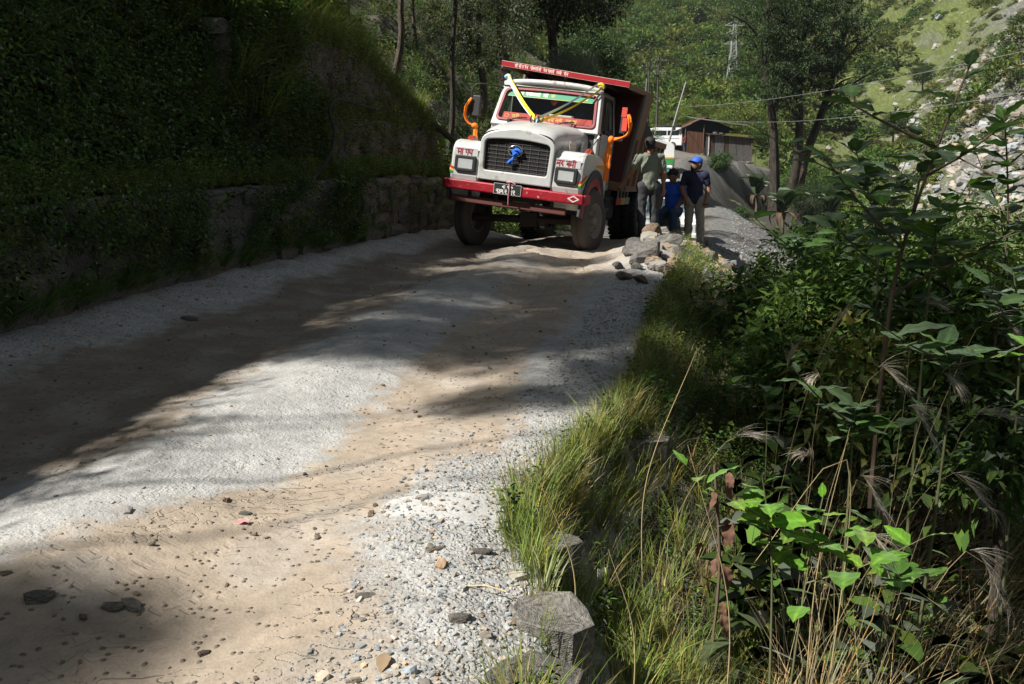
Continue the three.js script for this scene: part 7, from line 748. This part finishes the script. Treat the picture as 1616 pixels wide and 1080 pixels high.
// man in the blue cap
{ const J = standing(0.94, { elL: [-.25, 1.14, .0], haL: [-.16, .92, .10], elR: [.26, 1.14, -.03], haR: [.23, .90, .10], hemY: .82, anL: [-.1, .085, -.02], anR: [.15, .085, .02], toR: [.2, .04, .17], toL: [-.16, .04, .12], knL: [-.1, .49, .03], knR: [.13, .49, .04] });
  person({ label: 'bearded man in navy polo shirt and blue cap standing on rubble holding a phone', pos: P(3.42, -16.8, -0.01), yaw: -0.25, headYaw: -0.75, headPitch: -0.28, skin: skinT, hair: hairB, trousers: khaki, shirt: std([0.014, 0.018, 0.05], 0.85), J, cap: std([0.015, 0.09, 0.48], 0.7), beard: true, shoes: std([0.03, 0.05, 0.12], 0.7) });
  const ph = solo('phone', box(0.035, 0.15, 0.012, 0, 0, 0, 0.004), std([0.01, 0.01, 0.012], 0.25), 'dark phone held in the hand of the man with the blue cap', 'phone'); const h = J.haR.clone().add(V(0.0, -0.06, 0.07)).applyAxisAngle(V(0, 1, 0), -0.25).add(P(3.42, -16.8, -0.01)); ph.position.copy(h); ph.rotation.set(1.0, 0.3, 1.0); }
// young man sitting
person({ label: 'young man in a bright blue T-shirt and jeans sitting on the rubble', pos: P(3.08, -17.2, 0.36), yaw: -0.45, headYaw: -0.15, headPitch: 0.25, skin: skinT, hair: hairB, trousers: jeansB, shirt: std([0.015, 0.10, 0.62], 0.85), sleeve: 0.6, J: Object.fromEntries(Object.entries({ pelvis: [0, .16, 0], chest: [.02, .50, .05], neck: [.03, .68, .08], head: [.03, .81, .12], shL: [-.16, .61, .05], shR: [.2, .63, .07], elL: [-.22, .36, .08], haL: [-.2, .14, .22], elR: [.25, .38, .12], haR: [.15, .22, .28], hipL: [-.09, .14, .02], hipR: [.09, .14, .02], knL: [-.13, .10, .42], knR: [.14, .16, .43], anL: [-.16, -.30, .44], anR: [.16, -.28, .48], toL: [-.18, -.34, .58], toR: [.18, -.32, .62] }).map(([k, v]) => [k, V(...v)])) });
// distant bystander
person({ label: 'distant man in a maroon shirt and jeans standing beside the parked van', pos: P(17.5, -92), yaw: 0.4, skin: skinT, hair: hairB, trousers: jeansB, shirt: std([0.2, 0.05, 0.05], 0.9), hands: false, cell: 0.02, J: standing(0.98, { hemY: .86 }) });
// ---------------------------------------------------------------- stones, gravel and litter
const onRoad = (x, z, dy = 0) => P(x, z, dy);
const RB = 'boulders tipped in a heap at the road edge';
[[1020, 428, 0.62, 0.40, 0.45, 0, 'large blue grey boulder at the front of the rubble heap', -11.9], [1002, 405, 0.72, 0.36, 0.5, 2, 'dark slab shaped boulder behind the blue grey one', -12.6], [1055, 408, 0.55, 0.42, 0.5, 0, 'rounded grey boulder beside the man with the blue cap', -12.9], [1030, 385, 0.42, 0.36, 0.4, 3, 'rusty brown boulder on top of the rubble heap', -13.9], [1045, 432, 0.2, 0.16, 0.2, 4, 'small tan stone leaning on the large blue grey boulder', -11.4], [985, 447, 0.3, 0.15, 0.22, 3, 'half brown half pale stone in front of the heap', -10.9], [1012, 452, 0.28, 0.16, 0.2, 3, 'flat brown stone in front of the heap', -10.6], [1005, 436, 0.2, 0.12, 0.2, 1, 'pale flat stone left of the large boulder', -11.5], [975, 430, 0.24, 0.12, 0.2, 2, 'dark stone at the left end of the heap', -11.8], [1075, 420, 0.45, 0.3, 0.4, 2, 'grey boulder next to the grassy edge', -12.2], [1120, 400, 0.5, 0.3, 0.4, 4, 'pale angular boulder right of the man with the blue cap', -15.2], [1130, 420, 0.45, 0.28, 0.4, 3, 'tan angular boulder sliding down the bank', -14.4], [1150, 405, 0.4, 0.3, 0.35, 3, 'brown block on the edge of the gravel slope', -15.6], [1110, 372, 0.42, 0.25, 0.35, 4, 'pale stone behind the man with the blue cap', -17.6], [1065, 382, 0.45, 0.3, 0.4, 1, 'grey stone at the feet of the sitting man', -16.2], [1042, 372, 0.5, 0.3, 0.4, 4, 'flat pale stone in front of the sitting man', -16.0], [1150, 432, 0.4, 0.25, 0.3, 1, 'grey stone low on the rubble slope', -13.8], [1000, 385, 0.3, 0.2, 0.25, 2, 'dark stone beside the rear wheel', -14.2]].forEach(([px, py, w, h, dp, mi, label, z], i) => { const x = at(px, py, -z).x, m = solo('rock', ROCK[i % 5], rockMats[mi], label, 'rock', RB); m.position.copy(P(x, z, h * 0.28)); m.scale.set(w * 0.95, h * 0.92, dp * 0.95); m.rotation.set(0.3 * Math.sin(i * 3), i * 1.7, 0.25 * Math.cos(i * 2)); });
{ const m = solo('rock', ROCK[3], rockMats[1], 'boulder the young man in blue sits on', 'rock', RB); m.position.copy(P(3.05, -17.35, 0.17)); m.scale.set(0.6, 0.55, 0.5); }
// heap under the people and loose rubble
{ const r = RNG(701), rub = [], grav = [], peb = [], clod = [];
  for (let i = 0; i < 2300; i++) { const a = r() * 6.283, q = Math.sqrt(r()), x = 2.75 + Math.cos(a) * q * 1.5 + (r() - 0.5) * 0.4, z = -14.2 + Math.sin(a) * q * 3.2; if (x < 1.5 + 0.27 * (-z - 11.5)) continue; const s = 0.04 + 0.17 * r() ** 3; rub.push([P(x, z, s * 0.22), V(s * 1.3, s * 0.75, s), jit(r, [[0.24, 0.22, 0.19], [0.26, 0.185, 0.125], [0.26, 0.225, 0.175], [0.16, 0.155, 0.15]][(r() * 4) | 0], 0.2), V((r() - 0.5), 1, (r() - 0.5)).normalize(), r() * 6.283]); }
  for (let i = 0; i < 9000; i++) { const d = 15 + 32 * r() ** 1.5, s0 = 0.2 + 3.6 * r(), x = xrC(d) + s0; const s = 0.012 + 0.05 * r() ** 3; grav.push([P(x, -d, s * 0.1), V(s * 1.3, s * 0.8, s), jit(r, [0.22, 0.215, 0.205], 0.35), V((r() - 0.5), 1, (r() - 0.5)).normalize(), r() * 6.283]); }
  for (let i = 0; i < 12000; i++) { const d = 1.9 + 9 * r() ** 1.6, side = r(); let x; if (side < 0.72) x = xrC(d) + 0.1 - 0.85 * r() ** 1.5; else if (side < 0.9) x = xlC(d) + 0.02 + 0.75 * r() ** 1.3; else x = lerp(xlC(d), xrC(d), r()); if (side >= 0.9 && mudAmount(x, -d) > 0.5) continue; const s = 0.004 + 0.013 * r() ** 3 + (r() < 0.012 ? 0.03 * r() : 0); peb.push([P(x, -d, s * 0.15), V(s * (1.1 + 0.7 * r()), s * 0.75, s), jit(r, r() < 0.12 ? [0.36, 0.28, 0.2] : r() < 0.25 ? [0.31, 0.3, 0.285] : [0.24, 0.235, 0.222], 0.35), V((r() - 0.5) * 0.8, 1, (r() - 0.5) * 0.8).normalize(), r() * 6.283]); }
  for (let i = 0; i < 4200; i++) { const d = 2.2 + 12 * r() ** 1.4, x = lerp(xlC(d) + 0.4, xrC(d) - 0.1, r()); const mu = mudAmount(x, -d); if (r() > 0.1 + mu * clamp(0.25 + 1.6 * fbm(x * 1.7, d * 1.1, 2))) continue; const s = 0.003 + 0.019 * r() ** 6; clod.push([P(x, -d, s * 0.25), V(s * (1 + r()), s * 0.8, s), jit(r, [0.15, 0.11, 0.075], 0.35), V((r() - 0.5), 1, (r() - 0.5)).normalize(), r() * 6.283]); }
  const sm = std(0xffffff, 0.95); scatter('rubble', STONE.slice(0, 4), sm, rub, scene, 'broken stones and earth of the rubble heap', 'rubble'); scatter('slope_gravel', STONE.slice(0, 3), sm, grav, scene, 'grey gravel spilling down the road embankment', 'gravel'); scatter('road_gravel', STONE.slice(1, 5), sm, peb, scene, 'loose grey gravel along both edges of the road', 'gravel'); scatter('mud_clods', STONE.slice(2, 5), sm, clod, scene, 'dark dried mud clods on the road', 'clods'); }
// single stones in the foreground
const FS = 'single stones lying on the road';
const stoneAt = (px, py, w, h, dp, mi, label, rot = 0, g = ROCK[2]) => { const a = (px - 808) / FPX, b = (540 - py) / FPX, c = Math.cos(PITCH), s = Math.sin(PITCH), k = -EYE / (b * c - s), x = a * k, z = -(b * s + c) * k; const m = solo('stone', g, rockMats[mi], label, 'stone', FS); m.position.copy(P(x, z, h * 0.12)); m.scale.set(w, h, dp); m.rotation.y = rot; return m; };
stoneAt(724, 982, 0.1, 0.045, 0.06, 4, 'smooth grey pebble among the gravel at the road edge', 0.5); stoneAt(757, 868, 0.12, 0.03, 0.06, 1, 'flat slate grey stone on the right of the road', 0.3); stoneAt(60, 945, 0.12, 0.07, 0.1, 0, 'dark pointed stone bedded at the left of the mud', 0.8); stoneAt(175, 945, 0.10, 0.035, 0.08, 1, 'grey stone half sunk in the shaded mud', 0.2); stoneAt(205, 940, 0.06, 0.03, 0.16, 4, 'curved pale stone in the shaded mud', 0.7); stoneAt(385, 797, 0.07, 0.02, 0.05, 1, 'small pale stone in the mud rut', 0.1); stoneAt(142, 728, 0.13, 0.012, 0.09, 4, 'pale flat patch of stone on the grey strip', 0.2); stoneAt(298, 505, 0.2, 0.09, 0.14, 0, 'dark stone lying at the foot of the low wall', 0.2); stoneAt(575, 945, 0.09, 0.012, 0.06, 4, 'pale flat stone flush with the mud', 0.2); stoneAt(685, 870, 0.1, 0.02, 0.06, 4, 'flat stone on the gravel strip', 0.9); stoneAt(320, 1018, 0.05, 0.03, 0.04, 3, 'clump of dried mud in the rut', 0.9);
// broken edge stones of the old road
{ const slabG = [0, 1, 2].map((v) => { const r = RNG(900 + v), pts = []; for (let i = 0; i < 9; i++) { const a = i / 9 * 6.283, q = 0.42 + 0.16 * r(); pts.push([Math.cos(a) * q, Math.sin(a) * q]); } const g = extr(pts, 0.8, 0.04); g.rotateX(-Math.PI / 2); g.translate(0, -0.42, 0); const p = g.attributes.position; for (let i = 0; i < p.count; i++) { const x = p.getX(i), y = p.getY(i), z = p.getZ(i), n = 0.07 * n3(x * 3 + v * 5, y * 3, z * 3) + 0.03 * n3(x * 9, y * 9, z * 9 + v); p.setXYZ(i, x * (1 + n - 0.25 * Math.max(0, -y)), y + (y > 0.3 ? 0.1 * n2(x * 2 + v, z * 2) : 0), z * (1 + n - 0.25 * Math.max(0, -y))); } g.computeVertexNormals(); return g; });
  const k = (px, py, w, h, dp, rot, label, mi) => { const m = stoneAt(px, py, w, h, dp, mi, label, rot, slabG[(px >> 3) % 3]); m.userData.group = 'broken slabs at the road edge'; m.position.y = (px < 900 ? -0.005 : m.position.y + h * 0.3) - h * 0.5 + 0.02; return m; };
  k(868, 962, 0.30, 0.24, 0.26, -0.45, 'broken stone slab forming the crumbling road edge', 1); k(840, 1062, 0.30, 0.2, 0.2, 0.2, 'lower broken slab at the bottom of the road edge', 2); k(884, 852, 0.16, 0.14, 0.15, -0.3, 'tilted slab under the short grass of the road edge', 1); k(1010, 655, 0.35, 0.2, 0.3, 0.1, 'grey slab at the shaded edge of the road', 1); }
// old concrete patch, litter
const litter = (name, px, py, geo, mat, label, cat, dy = 0.006) => { const a = (px - 808) / FPX, b = (540 - py) / FPX, c = Math.cos(PITCH), s = Math.sin(PITCH), k = -EYE / (b * c - s), m = solo(name, geo, mat, label, cat); m.position.copy(P(a * k, -(b * s + c) * k, dy)); return m; };
litter('pink_wrapper', 383, 811, grid(5, 3, (u, v) => [(u - 0.5) * 0.055, 0.006 * Math.sin(u * 7 + v * 3), (v - 0.5) * 0.03]), std([0.75, 0.3, 0.32], 0.6, { side: THREE.DoubleSide }), 'pink scrap of wrapper pressed into the mud rut', 'litter', 0.012);
litter('white_scrap', 952, 800, grid(5, 4, (u, v) => [(u - 0.5) * 0.04, v * 0.05, 0.01 * Math.sin(u * 6)]), std([0.7, 0.7, 0.68], 0.8, { side: THREE.DoubleSide }), 'white paper scrap caught in the roadside grass', 'litter', 0.1);
litter('twig', 800, 772, tubeGeo([V(-0.14, 0.008, 0.01), V(0, 0.012, 0), V(0.13, 0.02, -0.02)], 0.006, 8, 5), stemBrown, 'brown twig lying across the road edge', 'twig', 0.004);
litter('dry_leaf', 608, 1045, bigLeaf[0].clone().scale(0.09, 0.05, 0.1), std([0.24, 0.17, 0.10], 0.9, { side: THREE.DoubleSide }), 'fallen tan leaf on the gravel', 'leaf', 0.02);
litter('straw', 765, 935, tubeGeo([V(-0.07, 0, -0.02), V(0, 0.012, 0), V(0.08, 0.004, 0.03)], 0.003, 8, 5), std([0.5, 0.4, 0.22], 0.9), 'short yellow straw lying on the gravel', 'straw', 0.02);
{ const p = P(6.0, -22.5, 0.05); const m = solo('red_scrap', grid(3, 3, (u, v) => [(u - 0.5) * 0.2, 0.03 * Math.sin(u * 6), (v - 0.5) * 0.16]), std([0.6, 0.03, 0.06], 0.7, { side: THREE.DoubleSide }), 'red plastic scrap on the gravel slope', 'litter'); m.position.copy(p); }
// haze in the valley air
scene.fog = new THREE.FogExp2(new THREE.Color(0.62, 0.70, 0.78), 0.00012);
console.log('plants', JSON.stringify(TRIS));
renderer.render(scene, camera);
